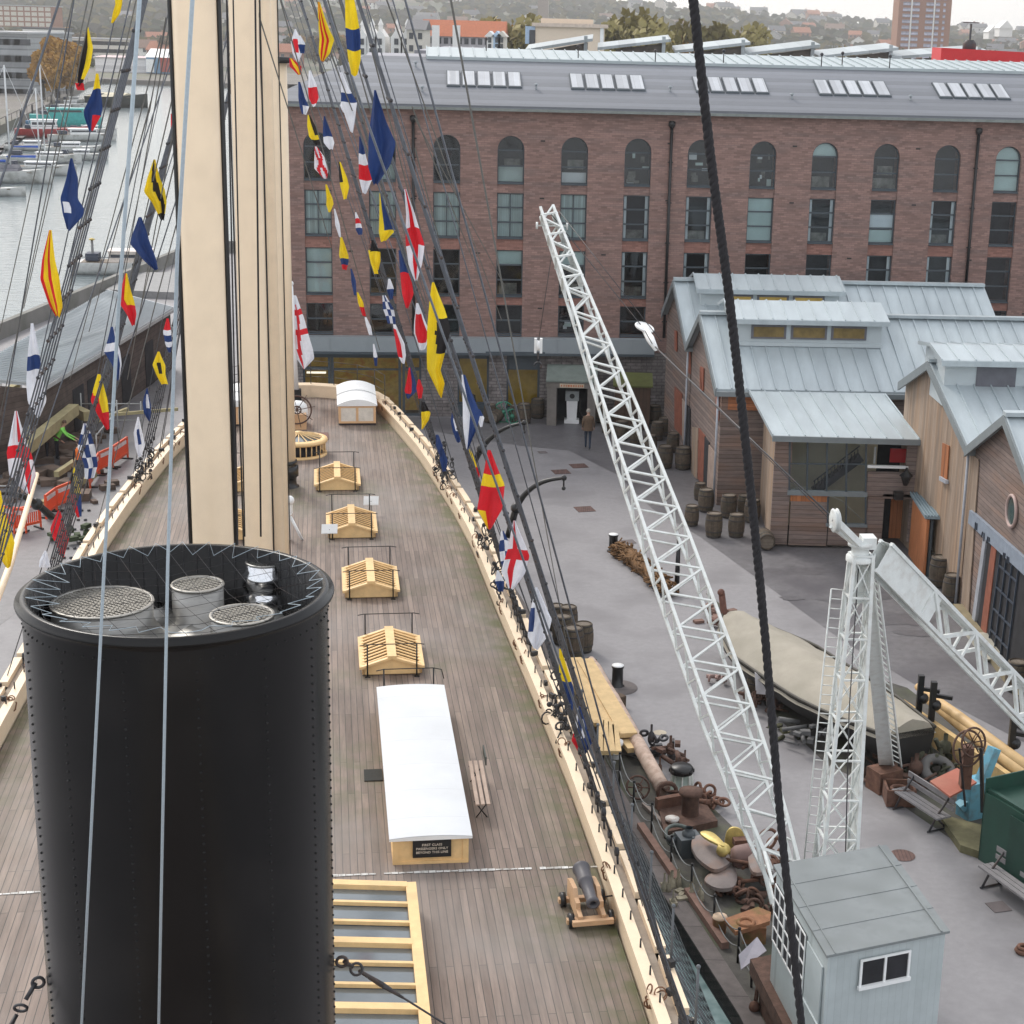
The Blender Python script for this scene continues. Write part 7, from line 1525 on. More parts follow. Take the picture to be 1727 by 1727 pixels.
# ================================================================ PEOPLE
SKIN=mat('skin',(.50,.30,.22),.6,var=.05)
def person(px,py,h,face,label,top_m,leg_m,pose='walk',hair=(.35,.32,.28),z=0,stoop=0.,vest=None):
    p=G(px,py,z); rt=root('person',V((p.x,p.y,z)),label,'person'); s_=h/1.78; ca,sa=math.cos(face),math.sin(face)
    def T(x,y,zz): return V((p.x+(x*ca-y*sa)*s_,p.y+(x*sa+y*ca)*s_,z+zz*s_))
    st=.17 if pose=='walk' else .02
    J={'pel':(0,0,.95),'w':(0,.0+stoop*.1,1.12),'ch':(0,.01+stoop*.25,1.34),'n':(0,.02+stoop*.34,1.50),'hd':(0,.04+stoop*.4,1.62),
       'hl':(-.09,0,.90),'kl':(-.09,st*.8,.50),'al':(-.09,st*.4,.09),'tl':(-.1,st*.4+.17,.04),'hr':(.09,0,.90),'kr':(.09,-st*.2,.49),'ar':(.09,-st*1.4,.10),'tr':(.1,-st*1.4+.16,.04),
       'sl':(-.19,.0+stoop*.3,1.42),'el':(-.25,-.06+stoop*.5,1.16),'wl':(-.25,.08+stoop*.8,.92),'fl':(-.25,.12+stoop*.9,.84),'sr':(.19,0+stoop*.3,1.42),'er':(.25,.03+stoop*.5,1.16),'wr':(.26,.12+stoop*.8,.93),'fr':(.26,.15+stoop*.9,.85)}
    Rr={'pel':.15,'w':.135,'ch':.16,'n':.06,'hd':.07,'hl':.095,'kl':.062,'al':.045,'tl':.035,'hr':.095,'kr':.062,'ar':.045,'tr':.035,'sl':.07,'el':.047,'wl':.032,'fl':.03,'sr':.07,'er':.047,'wr':.032,'fr':.03}
    E=[('pel','w'),('w','ch'),('ch','n'),('n','hd'),('pel','hl'),('hl','kl'),('kl','al'),('al','tl'),('pel','hr'),('hr','kr'),('kr','ar'),('ar','tr'),('ch','sl'),('sl','el'),('el','wl'),('wl','fl'),('ch','sr'),('sr','er'),('er','wr'),('wr','fr')]
    ks=list(J); me=bpy.data.meshes.new('body'); me.from_pydata([tuple(T(*J[k])-ROOT[rt.name]) for k in ks],[(ks.index(a),ks.index(b)) for a,b in E],[])
    ob=bpy.data.objects.new('body',me); COL.objects.link(ob); md=ob.modifiers.new('skin','SKIN'); 
    for i,k in enumerate(ks):
        sv=me.skin_vertices[0].data[i]; r=Rr[k]*s_; sv.radius=(r*1.12 if k in('ch','pel','w') else r,r); sv.use_root=(k=='pel')
    sb=ob.modifiers.new('sub','SUBSURF'); sb.levels=2; sb.render_levels=2
    bpy.context.view_layer.update(); dg=bpy.context.evaluated_depsgraph_get(); m2=bpy.data.meshes.new_from_object(ob.evaluated_get(dg)); bpy.data.objects.remove(ob)
    m2.materials.clear(); 
    for mm in (top_m,leg_m,SKIN,BLACK): m2.materials.append(mm)
    zb=(.93*s_)
    for f in m2.polygons:
        c=f.center; zz=c.z/s_; f.use_smooth=True
        f.material_index=0 if zz>.9 else 1
        if zz<.09: f.material_index=3
        dx=math.hypot(c.x,c.y)/s_
        if zz<.95 and zz>.78 and dx>.215: f.material_index=2
        if zz>1.49: f.material_index=2
    b=bpy.data.objects.new('body',m2); COL.objects.link(b); b.parent=rt
    hc=T(*J['hd'])+V((0,0,.05*s_))
    m=MB(); m.lathe(hc,[(0,-.12*s_)]+[(.083*s_*math.sin(math.pi*k/9),-.118*s_*math.cos(math.pi*k/9)) for k in range(1,9)]+[(0,.118*s_)],14); fd=T(0,1,0)-T(0,0,0); fd.normalize(); rd_=T(1,0,0)-T(0,0,0); rd_.normalize()
    m.prism([hc+fd*.078*s_+V((0,0,.02*s_)),hc+fd*.105*s_-V((0,0,.02*s_)),hc+fd*.078*s_-V((0,0,.025*s_))],rd_*.02*s_)
    for sg in (-1,1): m.ball(hc+rd_*sg*.085*s_,.022*s_,6,5); m.ball(hc+fd*.075*s_+rd_*sg*.03*s_+V((0,0,.015*s_)),.012*s_,6,4,1)
    m.box(hc+fd*.078*s_-V((0,0,.055*s_)),(.04*s_,.012*s_,.01*s_),face,1); m.build('head',[SKIN,DARK],rt)
    m=MB(); hcc=hc-fd*.012*s_+V((0,0,.022*s_)); m.lathe(hcc,[(.093*s_,-.03*s_),(.097*s_,.02*s_),(.085*s_,.07*s_),(.05*s_,.105*s_),(0,.115*s_)],14); m.build('hair',mat('hair_%d'%int(hair[0]*100),hair,.8,var=.2,vs=20),rt)
    # fingers
    m=MB()
    for k in ('fl','fr'):
        q=T(*J[k]); dn=V((0,0,-1))*.6+fd*.4
        for i in range(4): o=q+fd*((i-1.5)*.018*s_)-V((0,0,.0)); m.tube([o,o+dn*.045*s_,o+dn*.075*s_+rd_*(.012*s_ if k=='fl' else -.012*s_)],[.008*s_,.0075*s_,.006*s_],5)
        m.tube([q+fd*.02*s_,q+fd*.05*s_+dn*.02*s_],[.009*s_,.007*s_],5)
    m.build('fingers',SKIN,rt)
    if vest:
        m=MB(); cy=[(.175,.98),(.165,1.12),(.185,1.3),(.18,1.42),(.12,1.49)]; n=16; vs=[]
        for r,zz in cy:
            for j in range(n): a=2*math.pi*j/n; vs.append(T(math.cos(a)*r*1.12,math.sin(a)*r*.85+stoop*(zz-.95)*.6,zz))
        m.add(vs,[[i*n+j,i*n+(j+1)%n,(i+1)*n+(j+1)%n,(i+1)*n+j] for i in range(len(cy)-1) for j in range(n)],0,True); m.build('vest',vest,rt)
    return rt
pm=person(991,757,1.93,0.,'grey-haired man in a brown jacket and dark jeans walking away across the quay',mat('brown_jacket',(.13,.085,.055),.9,var=.15,vs=8),mat('blue_jeans',(.018,.03,.055),.9),'walk')
q=ROOT[pm.name]; m=MB(); n=16; vs=[]
for r,zz in [(.215,.90),(.205,1.05),(.2,1.2),(.225,1.42),(.24,1.5),(.15,1.6),(.08,1.64)]:
    for j in range(n): a=2*math.pi*j/n; vs.append(V((q.x+math.cos(a)*r*1.12,q.y+math.sin(a)*r*.72,zz)))
m.add(vs,[[i*n+j,i*n+(j+1)%n,(i+1)*n+(j+1)%n,(i+1)*n+j] for i in range(6) for j in range(n)],0,True); m.build('jacket',mat('brown_jacket',(.1,.1,.1)),pm)
HIV=mat('orange_hi_vis',(.90,.20,.03),.7,var=.08); HIG=mat('green_hi_vis',(.25,.75,.12),.7,var=.08); NAV=mat('dark_work_trousers',(.02,.022,.03),.9)
person(137,812,1.8,.4,'worker in an orange high-visibility vest standing by the timber frames',mat('dark_top',(.03,.03,.035),.9),NAV,'stand',(.05,.04,.03),0,0,HIV)
person(97,775,1.8,-1.4,'worker in a lime green high-visibility jacket bending among the timbers',HIG,NAV,'stand',(.1,.06,.04),0,.9,HIG)
person(80,778,1.8,-1.0,'worker in a brown coat beside the lime green one',mat('brown_work_coat',(.09,.045,.03),.9),NAV,'stand',(.05,.04,.03),0,.6)
# ================================================================ LEFT QUAY
DST=mat('dark_rubble_wall',(.10,.075,.065),.9,var=.3,vs=2,lines=('z',.25,.1),linedark=.6)
E1,E2_=G(75,653,3.4),G(294,521,3.4); B0,B2=G(-70,640,4.5),G(183,492,4.5)
rt=root('dock_shed',V((E1.x,E1.y,0)),'low stone dock shed with a pale ribbed metal roof between the ship and the harbour','shed')
m=MB(); m.prism([E1,E2_,B2,B0],(0,0,.12)); n_=70
for k in range(n_): t=k/n_; m.beam(mix_(E1,E2_,t)+V((0,0,.14)),mix_(B0,B2,t)+V((0,0,.14)),.06,.05)
m.build('roof',mat('pale_ribbed_roof',(.50,.54,.56),.5,var=.08,vs=.3,dirt=(.4,.42,.43),dirtamt=.5,dirtscale=.15),rt)
m=MB(); i1=(B0-E1).normalized()*.35; 
m.prism([V((E1.x+i1.x,E1.y+i1.y,0)),V((E2_.x+i1.x,E2_.y+i1.y,0)),V((E2_.x+i1.x,E2_.y+i1.y,3.3)),V((E1.x+i1.x,E1.y+i1.y,3.3))],i1); m.prism([V((E1.x+i1.x,E1.y+i1.y,0)),V((E1.x+i1.x,E1.y+i1.y,3.3)),V((B0.x,B0.y,4.3)),V((B0.x,B0.y,0))],(.05,.3,0)); m.build('wall',DST,rt)
m=MB(); m.beam(E1-V((0,0,.05)),E2_-V((0,0,.05)),.12,.18); m.build('gutter',mat('pale_gutter',(.42,.43,.43),.5),rt)
for t in (.2,.3,.55,.75):
    m=MB(); a=mix_(E1,E2_,t); m.obox(V((a.x+i1.x*.95,a.y+i1.y*.95,.0)),(E2_-E1).normalized()*1.6,-i1.normalized()*.06,V((0,0,2.4))); m.build('dark_doorway',DARK,rt)
m=MB(); pts=[V((-40.3,55,0)),V((-37.0,104.5,0)),V((-35.2,140.5,0)),V((-34.8,147.5,0)),V((10,147.5,0))]
for a,b in zip(pts[:-1],pts[1:]): m.beam(a+V((.35,0,.5)),b+V((.35,0,.5)),.4,1.0)
top(m,'harbour_parapet',WALLC,'long grey concrete parapet wall along the harbour edge','wall')
# pontoon / low platform patch beyond shed
m=MB(); m.prism([G(178,500),G(300,505),G(300,470),G(230,470)],(0,0,.5)); top(m,'loading_platform',mat('pale_platform',(.24,.24,.24),.7),'pale low platform beyond the far end of the dock shed','platform')
# timber frames
rr=random.Random(12)
def lbeam(a,b,za,zb,w,lab,mt=None): 
    A_=G(a[0],a[1],za);B_=G(b[0],b[1],zb); m=MB(); m.beam(A_,B_,w,w*1.1); top(m,'timber_beam',mt or mat('green_pale_timber',(.36,.31,.17),.85,var=.2,vs=2),lab,'timber','long timbers of the frame beside the dock shed')
LB=[((0,668),(30,652),1.6,1.8,.35,'timber beam stub at the left edge beside the dock shed'),((5,690),(60,660),1.2,1.6,.3,'upper short timber beam near the left edge'),((30,735),(105,682),1.6,1.8,.35,'upper of two long parallel pale timber beams'),((38,760),(125,690),1.4,1.8,.45,'lower and thicker of two long parallel pale timber beams'),((105,682),(148,702),1.4,1.4,.4,'cross timber resting on the end of the long beams'),((0,728),(60,745),1.3,1.3,.35,'flat timber beam at the left edge above the red-cross flag'),((60,700),(20,790),1.2,.4,.2,'slanting timber strut near the left edge'),((95,800),(140,770),.5,.6,.22,'low timber beside the orange vest worker'),((70,850),(160,800),.4,.4,.2,'timber lying in front of the orange vest worker'),((150,715),(215,690),1.2,1.3,.15,'thin timber rail above the orange barriers'),((180,700),(300,690),1.3,1.3,.13,'long thin timber rail running to the mast'),((60,640),(120,655),1.6,1.6,.3,'timber beam under the shed eave')]
for l in LB: lbeam(*l)
sc1=root('scaffold',G(60,760),'grey tube scaffold around the timber frames beside the dock shed','scaffold'); m=MB()
for px,py,h in [(5,700,2.4),(40,720,2.6),(100,760,2.4),(55,800,2.2),(5,790,2.4),(140,740,2.2),(200,745,2.0),(240,740,1.8),(165,790,1.8)]:
    q=G(px,py); m.tube([q,q+V((0,0,h))],.035,5)
for a,b,z in [((5,700),(40,720),1.2),((40,720),(100,760),2.2),((5,790),(55,800),2.0),((5,790),(55,800),1.0),((55,800),(100,760),1.1),((140,740),(240,740),1.7),((140,740),(240,740),.9),((200,745),(165,790),1.5),((0,860),(60,860),1.0)]:
    m.tube([G(*a)+V((0,0,z)),G(*b)+V((0,0,z))],.03,5)
m.tube([G(5,790)+V((0,0,.1)),G(55,800)+V((0,0,2))],.03,5); m.tube([G(140,740)+V((0,0,.1)),G(200,745)+V((0,0,1.8))],.03,5); m.build('tubes',mat('galvanised_tube',(.36,.37,.36),.5),sc1)
a=G(2,640,2.2); m=MB(); 
for dx in (0,.5): m.tube([G(4,742,.2)+V((dx,0,0)),G(16,668,2.4)+V((dx,0,0))],.04,5)
for k in range(8): t=k/7; q=mix_(G(4,742,.2),G(16,668,2.4),t); m.tube([q,q+V((.5,0,0))],.025,4)
top(m,'ladder',mat('grey_ladder',(.3,.3,.3),.6),'grey ladder leaning on the timber frames at the left edge','ladder')
m=MB(); rr=random.Random(31)
for i in range(60):
    px,py=rr.uniform(0,190),rr.uniform(700,850); q=G(px,py); s_=rr.uniform(.2,.7); m.box(q+V((0,0,s_*.3)),(s_*1.6,s_,s_*.6),rr.uniform(0,3))
tag(m.build('dockside_clutter',mat('brown_clutter',(.12,.085,.065),.9,var=.5,vs=1.2)),'brown heap of old timber and stone filling the dockside behind the barriers','rubble',kind='stuff')
# orange barriers
def barrier_proto():
    rt=root('safety_barrier',(0,0,0),'b','barrier'); m=MB(); m.box((0,0,.95),(2,.06,.1)); m.box((0,0,.25),(2,.06,.1)); m.box((-.97,0,.5),(.07,.08,1.0)); m.box((.97,0,.5),(.07,.08,1.0))
    for k in range(12): m.box((-.85+k*.155,0,.55),(.06,.045,.6))
    m.build('panel',mat('orange_plastic',(.80,.10,.03),.5,var=.06),rt); m=MB(); m.box((0,-.035,.8),(1.5,.02,.16)); m.build('reflective_board',mat('white_red_strip',(.75,.6,.58),.4),rt)
    m=MB()
    for x in (-.8,.8): m.box((x,0,.03),(.12,.6,.06))
    m.build('foot',BLACK,rt); return rt
BA=barrier_proto(); bpts=[((78,876),(96,862)),((96,862),(124,850)),((152,825),(168,800)),((168,800),(190,790)),((190,790),(216,772)),((12,895),(34,898)),((34,898),(60,892))]
names=['orange barrier left of the black yellow red blue flag','orange barrier just below the black yellow red blue flag','orange barrier at the foot of the blue and white chequered flag','orange barrier right of the chequered flag','farthest orange barrier beside the white flag with the blue square','orange barrier at the left edge beside the yellow flag','orange barrier between the yellow and the red flag']
for (a,b),lb in zip(bpts,names):
    A_,B_=G(*a),G(*b); c=(A_+B_)/2; d=B_-A_; place(BA,USED,(c.x,c.y,0),math.atan2(d.y,d.x),lb,'orange plastic barriers by the dock',(max(.6,d.length/2),1,1))
scrapheap('green_tarp_heap',118,910,1.4,.6,41,mat('dark_green_heap',(.06,.08,.04),.9,var=.4,vs=4),'dark green heap beside the red pennant','heap',14,'bd')
m=MB(); 
for i in range(7):
    for j in range(2): q=G(150-i*6-j*12,862+i*16); m.lathe(V((q.x,q.y,.01)),[(.07,0),(.07,.05),(0,.07)],8)
top(m,'deck_bolts',IRON,'two rows of dark bolts set in the left quay','bolts')
# ================================================================ BOATS
def hullmesh(m,L,B,H,mi=0,tr=.75):
    N_=12; prof=[(1,H),(.92,H*.4),(.55,.0),(0,-.12)]; ring=[]
    for i in range(N_+1):
        t=i/N_; w_=B/2*(1-(1-min(1,(1-t)/.55))**2.2) if t>.45 else B/2*(tr+(1-tr)*t/.45); w_=max(w_,.01); row=[(w_*f,z+ (t**3)*H*.35*(z/H)) for f,z in prof]
        ring+= [V((-L/2+L*t,-y,z)) for y,z in row]+[V((-L/2+L*t,y,z)) for y,z in row[::-1][1:]]
    K_=7; m.add(ring,[[i*K_+j,(i+1)*K_+j,(i+1)*K_+j+1,i*K_+j+1] for i in range(N_) for j in range(K_-1)],mi,True); m.poly([ring[j] for j in range(K_)],mi)
    m.add([ring[i*K_]-V((0,0,.05)) for i in range(N_+1)]+[ring[i*K_+6]-V((0,0,.05)) for i in range(N_+1)],[[i,i+1,N_+2+i,N_+1+i] for i in range(N_)],mi)
def xf(m,p,rz,s=1): 
    c,s_=math.cos(rz),math.sin(rz); m.v=[V((p.x+(v.x*c-v.y*s_)*s,p.y+(v.x*s_+v.y*c)*s,p.z+v.z*s)) for v in m.v]
WLz=-1.8
def boat(px,py,L,B,H,rz,hullm,lab,cabin=None,cabm=None,mast=None,cover=None,cat='boat',boom=True):
    p=G(px,py,WLz); p.z=WLz; rt=root('moored_boat' if not mast else 'sailing_yacht',p,lab,cat)
    m=MB(); hullmesh(m,L,B,H); xf(m,p,rz); m.build('hull',hullm,rt)
    m=MB(); m.box((-.05*L,0,H*.97),(L*.7,B*.72,.1)); xf(m,p,rz); m.build('deck',mat('brown_boat_deck',(.20,.16,.12),.7),rt)
    m=MB(); m.tube([V((-L*.48,-B*.46,H+.5)),V((L*.3,-B*.45,H+.5)),V((L*.5,0,H+.9))],.03,4); m.box((-L*.3,0,H+.4),(L*.12,B*.5,.6)); xf(m,p,rz); m.build('cockpit_rail',mat('dark_cockpit',(.05,.06,.09),.7),rt)
    if cabin:
        m=MB(); l,w_,h,x=cabin; m.box((x*L,0,H+h/2),(l*L,w_*B,h)); m.box((x*L,0,H+h+.04),(l*L*1.08,w_*B*1.06,.08)); xf(m,p,rz); m.build('cabin',cabm or WHITE,rt)
        m=MB(); m.box((x*L,0,H+h*.62),(l*L*.9,w_*B*1.02,h*.3)); m.box((x*L,0,H+h*.62),(l*L*1.01,w_*B*.8,h*.3)); xf(m,p,rz); m.build('window',HWIN,rt)
    if cover:
        m=MB(); m.prism([V((-L*.45,-B*.4,H)),V((-L*.45,B*.4,H)),V((-L*.45,0,H+.9))],(L*.6,0,0)); xf(m,p,rz); m.build('cover',cover,rt)
    if mast:
        m=MB(); ztop=AY(mast[0],mast[1],p.y).z; m.tube([V((.05*L,0,H-.2)),V((.05*L,0,ztop-WLz))],.11*max(1,p.y/260),7); m.tube([V((.05*L,-.0,(ztop-WLz)*.62)),V((.05*L,1.1,(ztop-WLz)*.62))],.05,5); m.tube([V((.05*L,0,H+1.2)),V((-.38*L,0,H+1.1))],.09,6); m.tube([V((.05*L,0,ztop-WLz)),V((.48*L,0,H))],.025,4); m.tube([V((.05*L,0,ztop-WLz)),V((-.48*L,0,H))],.025,4); xf(m,p,rz); m.build('mast',mat('grey_white_mast',(.60,.62,.63),.4),rt)
        m=MB(); m.tube([V((0,0,H+1.32)),V((-.36*L,0,H+1.25))],[.2,.12],7); xf(m,p,rz); m.build('furled_sail',mat('blue_sail_cover',(.03,.10,.42),.7),rt)
    return rt
WH=mat('white_boat_hull',(.62,.62,.60),.3,var=.03,dirt=(.25,.25,.22),dirtamt=.8,dirtscale=.7); RH=mat('red_boat_hull',(.35,.03,.03),.4); TH=mat('teal_boat',(.06,.42,.40),.4); DH=mat('dark_boat_hull',(.03,.035,.03),.6)
boat(203,180,15,13,2.6,-.15,DH,'broad dark barge with a cream pitched cover lying in mid channel',None,None,None,mat('cream_pitched_cover',(.55,.50,.36),.7),'barge')
boat(62,295,11,3.3,1.2,.1,WH,'white sailing yacht with a blue stripe and the tallest mast on the left',(.35,.6,.6,.05),WHITE,(43,148),None,'yacht')
boat(12,308,12,3.6,1.5,.05,WH,'white yacht with a grey canvas cover at the left edge',None,None,(18,110),mat('grey_boat_cover',(.13,.13,.15),.8),'yacht')
boat(-12,330,8,2.6,.9,.05,WH,'small cream boat cut by the left edge')
boat(70,275,12,3.3,1.1,.1,WH,'white yacht behind the blue-striped one with the leaning mast',(.3,.5,.5,.1),WHITE,(52,105),None,'yacht')
boat(130,258,10,3,1.0,.35,WH,'slim white motor boat below the navy signal flag',(.3,.6,.7,-.1),WHITE)
boat(140,238,12,3.4,1.2,.5,WH,'white cruiser with dark windows nearest the middle of the channel',(.4,.7,1.0,0),WHITE)
boat(88,232,13,4,1.6,.25,RH,'red-hulled boat with a white and blue wheelhouse',(.35,.7,1.6,-.1),WHITE)
boat(112,215,14,4.2,2.6,.3,TH,'teal narrow boat moored behind the red-hulled one',(.5,.8,1.2,0),TH)
boat(78,212,8,2.6,1.0,.3,mat('blue_boat',(.15,.3,.5),.5),'small pale blue boat left of the teal one',(.4,.6,.8,0),WHITE)
for i,(px,py,lb) in enumerate([(100,195,'first small white boat of the distant mooring row'),(110,188,'second small white boat of the distant mooring row'),(119,181,'third small white boat of the distant mooring row'),(125,174,'fourth small white boat of the distant mooring row'),(55,254,'little white boat between the yachts and the quay wall'),(152,226,'white dinghy at the outer end of the moorings'),(138,270,'brown and white launch below the leaning shrouds')]): boat(px,py,8+i%3,2.6,.9,.3,WH,lb,(.3,.6,.7,0),WHITE)
boat(213,462,9,3.1,1.1,.12,mat('white_launch',(.75,.74,.72),.35),'white and orange motor launch moored below the harbour parapet',(.38,.7,.9,.05),mat('white_orange_cabin',(.7,.62,.56),.4))
q=G(158,462,WLz); m=MB(); m.tube([V((q.x,q.y,-3)),V((q.x,q.y,AY(155,405,q.y).z))],[.14,.11],8); m.lathe(V((q.x,q.y,AY(155,405,q.y).z)),[(.1,0),(.25,.02),(.25,.12),(0,.2)],10,mi=1); top(m,'mooring_pile',[mat('grey_pile',(.2,.2,.2),.7),BRASS],'thin grey mooring pile with a yellow top in the water','pile')
m=MB(); 
for i in range(9): q=mix_(G(20,262,WLz),G(150,170,WLz),i/8); m.tube([V((q.x-6,q.y,-2)),V((q.x-6,q.y,1.5))],.2,6)
m.beam(G(-30,300,WLz)+V((-3,0,.3)),G(140,180,WLz)+V((-3,0,.3)),1.4,.2); top(m,'pontoon',mat('grey_pontoon',(.16,.155,.14),.8),'long grey pontoon with piles along the left bank','pontoon')
q0,q1=G(0,213,0),G(148,138,0)
for i in range(26): q=mix_(q0,q1,i/25); m.tube([q,q+V((0,0,1.3))],.06,4)
m.tube([q0+V((0,0,1.3)),q1+V((0,0,1.3))],.06,4); top(m,'bank_railing',IRON,'railing along the left bank above the moorings','railing')
# ================================================================ FLAGS
def cloth(name,c): 
    m=mat(name,c,.85,var=.12,vs=5,bump=.5,bs=9,dirt=tuple(x*.7+.02 for x in c),dirtamt=.35,dirtscale=3); n=m.node_tree; L=n.links.new
    o=[x for x in n.nodes if x.type=='OUTPUT_MATERIAL'][0]; b=[x for x in n.nodes if x.type=='BSDF_PRINCIPLED'][0]; tr=N(n,'ShaderNodeBsdfTranslucent'); tr.inputs[0].default_value=(*c,1); mx=N(n,'ShaderNodeMixShader'); mx.inputs[0].default_value=.3; L(b.outputs[0],mx.inputs[1]); L(tr.outputs[0],mx.inputs[2]); L(mx.outputs[0],o.inputs[0])
    return m
FC={'Y':cloth('yellow_bunting',(.80,.60,.02)),'R':cloth('red_bunting',(.62,.018,.03)),'W':cloth('white_bunting',(.72,.74,.80)),'B':cloth('blue_bunting',(.022,.05,.17)),'K':cloth('black_bunting',(.018,.016,.018)),'O':cloth('orange_red_bunting',(.75,.10,.02))}
def bands(*bs): return lambda u,v: next(c for t,c in bs if v<=t+1e-6)
def cross(f='W',c='R',w=.16,h=.09,vc=.5): return lambda u,v: c if abs(u-.5)<w or abs(v-vc)<h else f
def diag(f,c,w=.13): return lambda u,v: c if abs(u-v)<w or abs(u+v-1)<w else f
def vert(*cs): return lambda u,v: cs[min(len(cs)-1,int(u*len(cs)))]
def checker(a,b,nu=2,nv=4): return lambda u,v: a if (int(u*nu)+int(v*nv))%2==0 else b
def centre(f,c,u0=.3,u1=.8,v0=.25,v1=.6): return lambda u,v: c if u0<u<u1 and v0<v<v1 else f
def flag(rows,Y,pat,label,seed=0,name='signal_flag',grp='signal flags strung up the rigging',amp=.045):
    rn=random.Random(hash(label)%9999 if False else sum(map(ord,label))); nv=26;nu=12
    ys=[r[0] for r in rows]; y0,y1=ys[0],ys[-1]; ph=rn.uniform(0,6); ph2=rn.uniform(0,6); k1=rn.uniform(6,11); k2=rn.uniform(1.5,4)
    cols=[];vs=[]; 
    def edge(y):
        for (ya,a,b),(yb,c,d) in zip(rows[:-1],rows[1:]):
            if ya<=y<=yb: t=(y-ya)/max(yb-ya,1e-6); return lerp(a,c,t),lerp(b,d,t)
        return rows[-1][1],rows[-1][2]
    px=PX(AY(rows[0][1],rows[0][0],Y)); Wm=max(b-a for _,a,b in rows)*px
    for j in range(nv+1):
        v=j/nv; y=lerp(y0,y1,v); a,b=edge(y); mm_=(a+b)/2; a=mm_+(a-mm_)*1.14; b=mm_+(b-mm_)*1.14
        for i in range(nu+1):
            u=i/nu; x=lerp(a,b,u)+ (math.sin(v*9+ph)*.02*(b-a)); A_=min(.22,Wm*.35)*math.sin(math.pi*min(1,v*1.4+.1)*.5)
            d=A_*(math.sin(u*k1+v*k2+ph)+.35*math.sin(u*17-v*5+ph2))*.6
            yy=y+ (math.sin(u*5+ph2)*.012*(y1-y0) if 0<j else 0)
            vs.append(AY(x,yy,Y+d))
    order=[];m=MB()
    def mi(c):
        if c not in order: order.append(c)
        return order.index(c)
    o=0; m.v=[V(p) for p in vs]
    for j in range(nv):
        for i in range(nu):
            m.f.append([j*(nu+1)+i,j*(nu+1)+i+1,(j+1)*(nu+1)+i+1,(j+1)*(nu+1)+i]); m.m.append(mi(pat((i+.5)/nu,(j+.5)/nv))); m.sm.append(True)
    return top(m,name,[FC[c] for c in order],label,'flag',grp)
F1=lambda y: 17+18*max(0,min(1,y/1270))
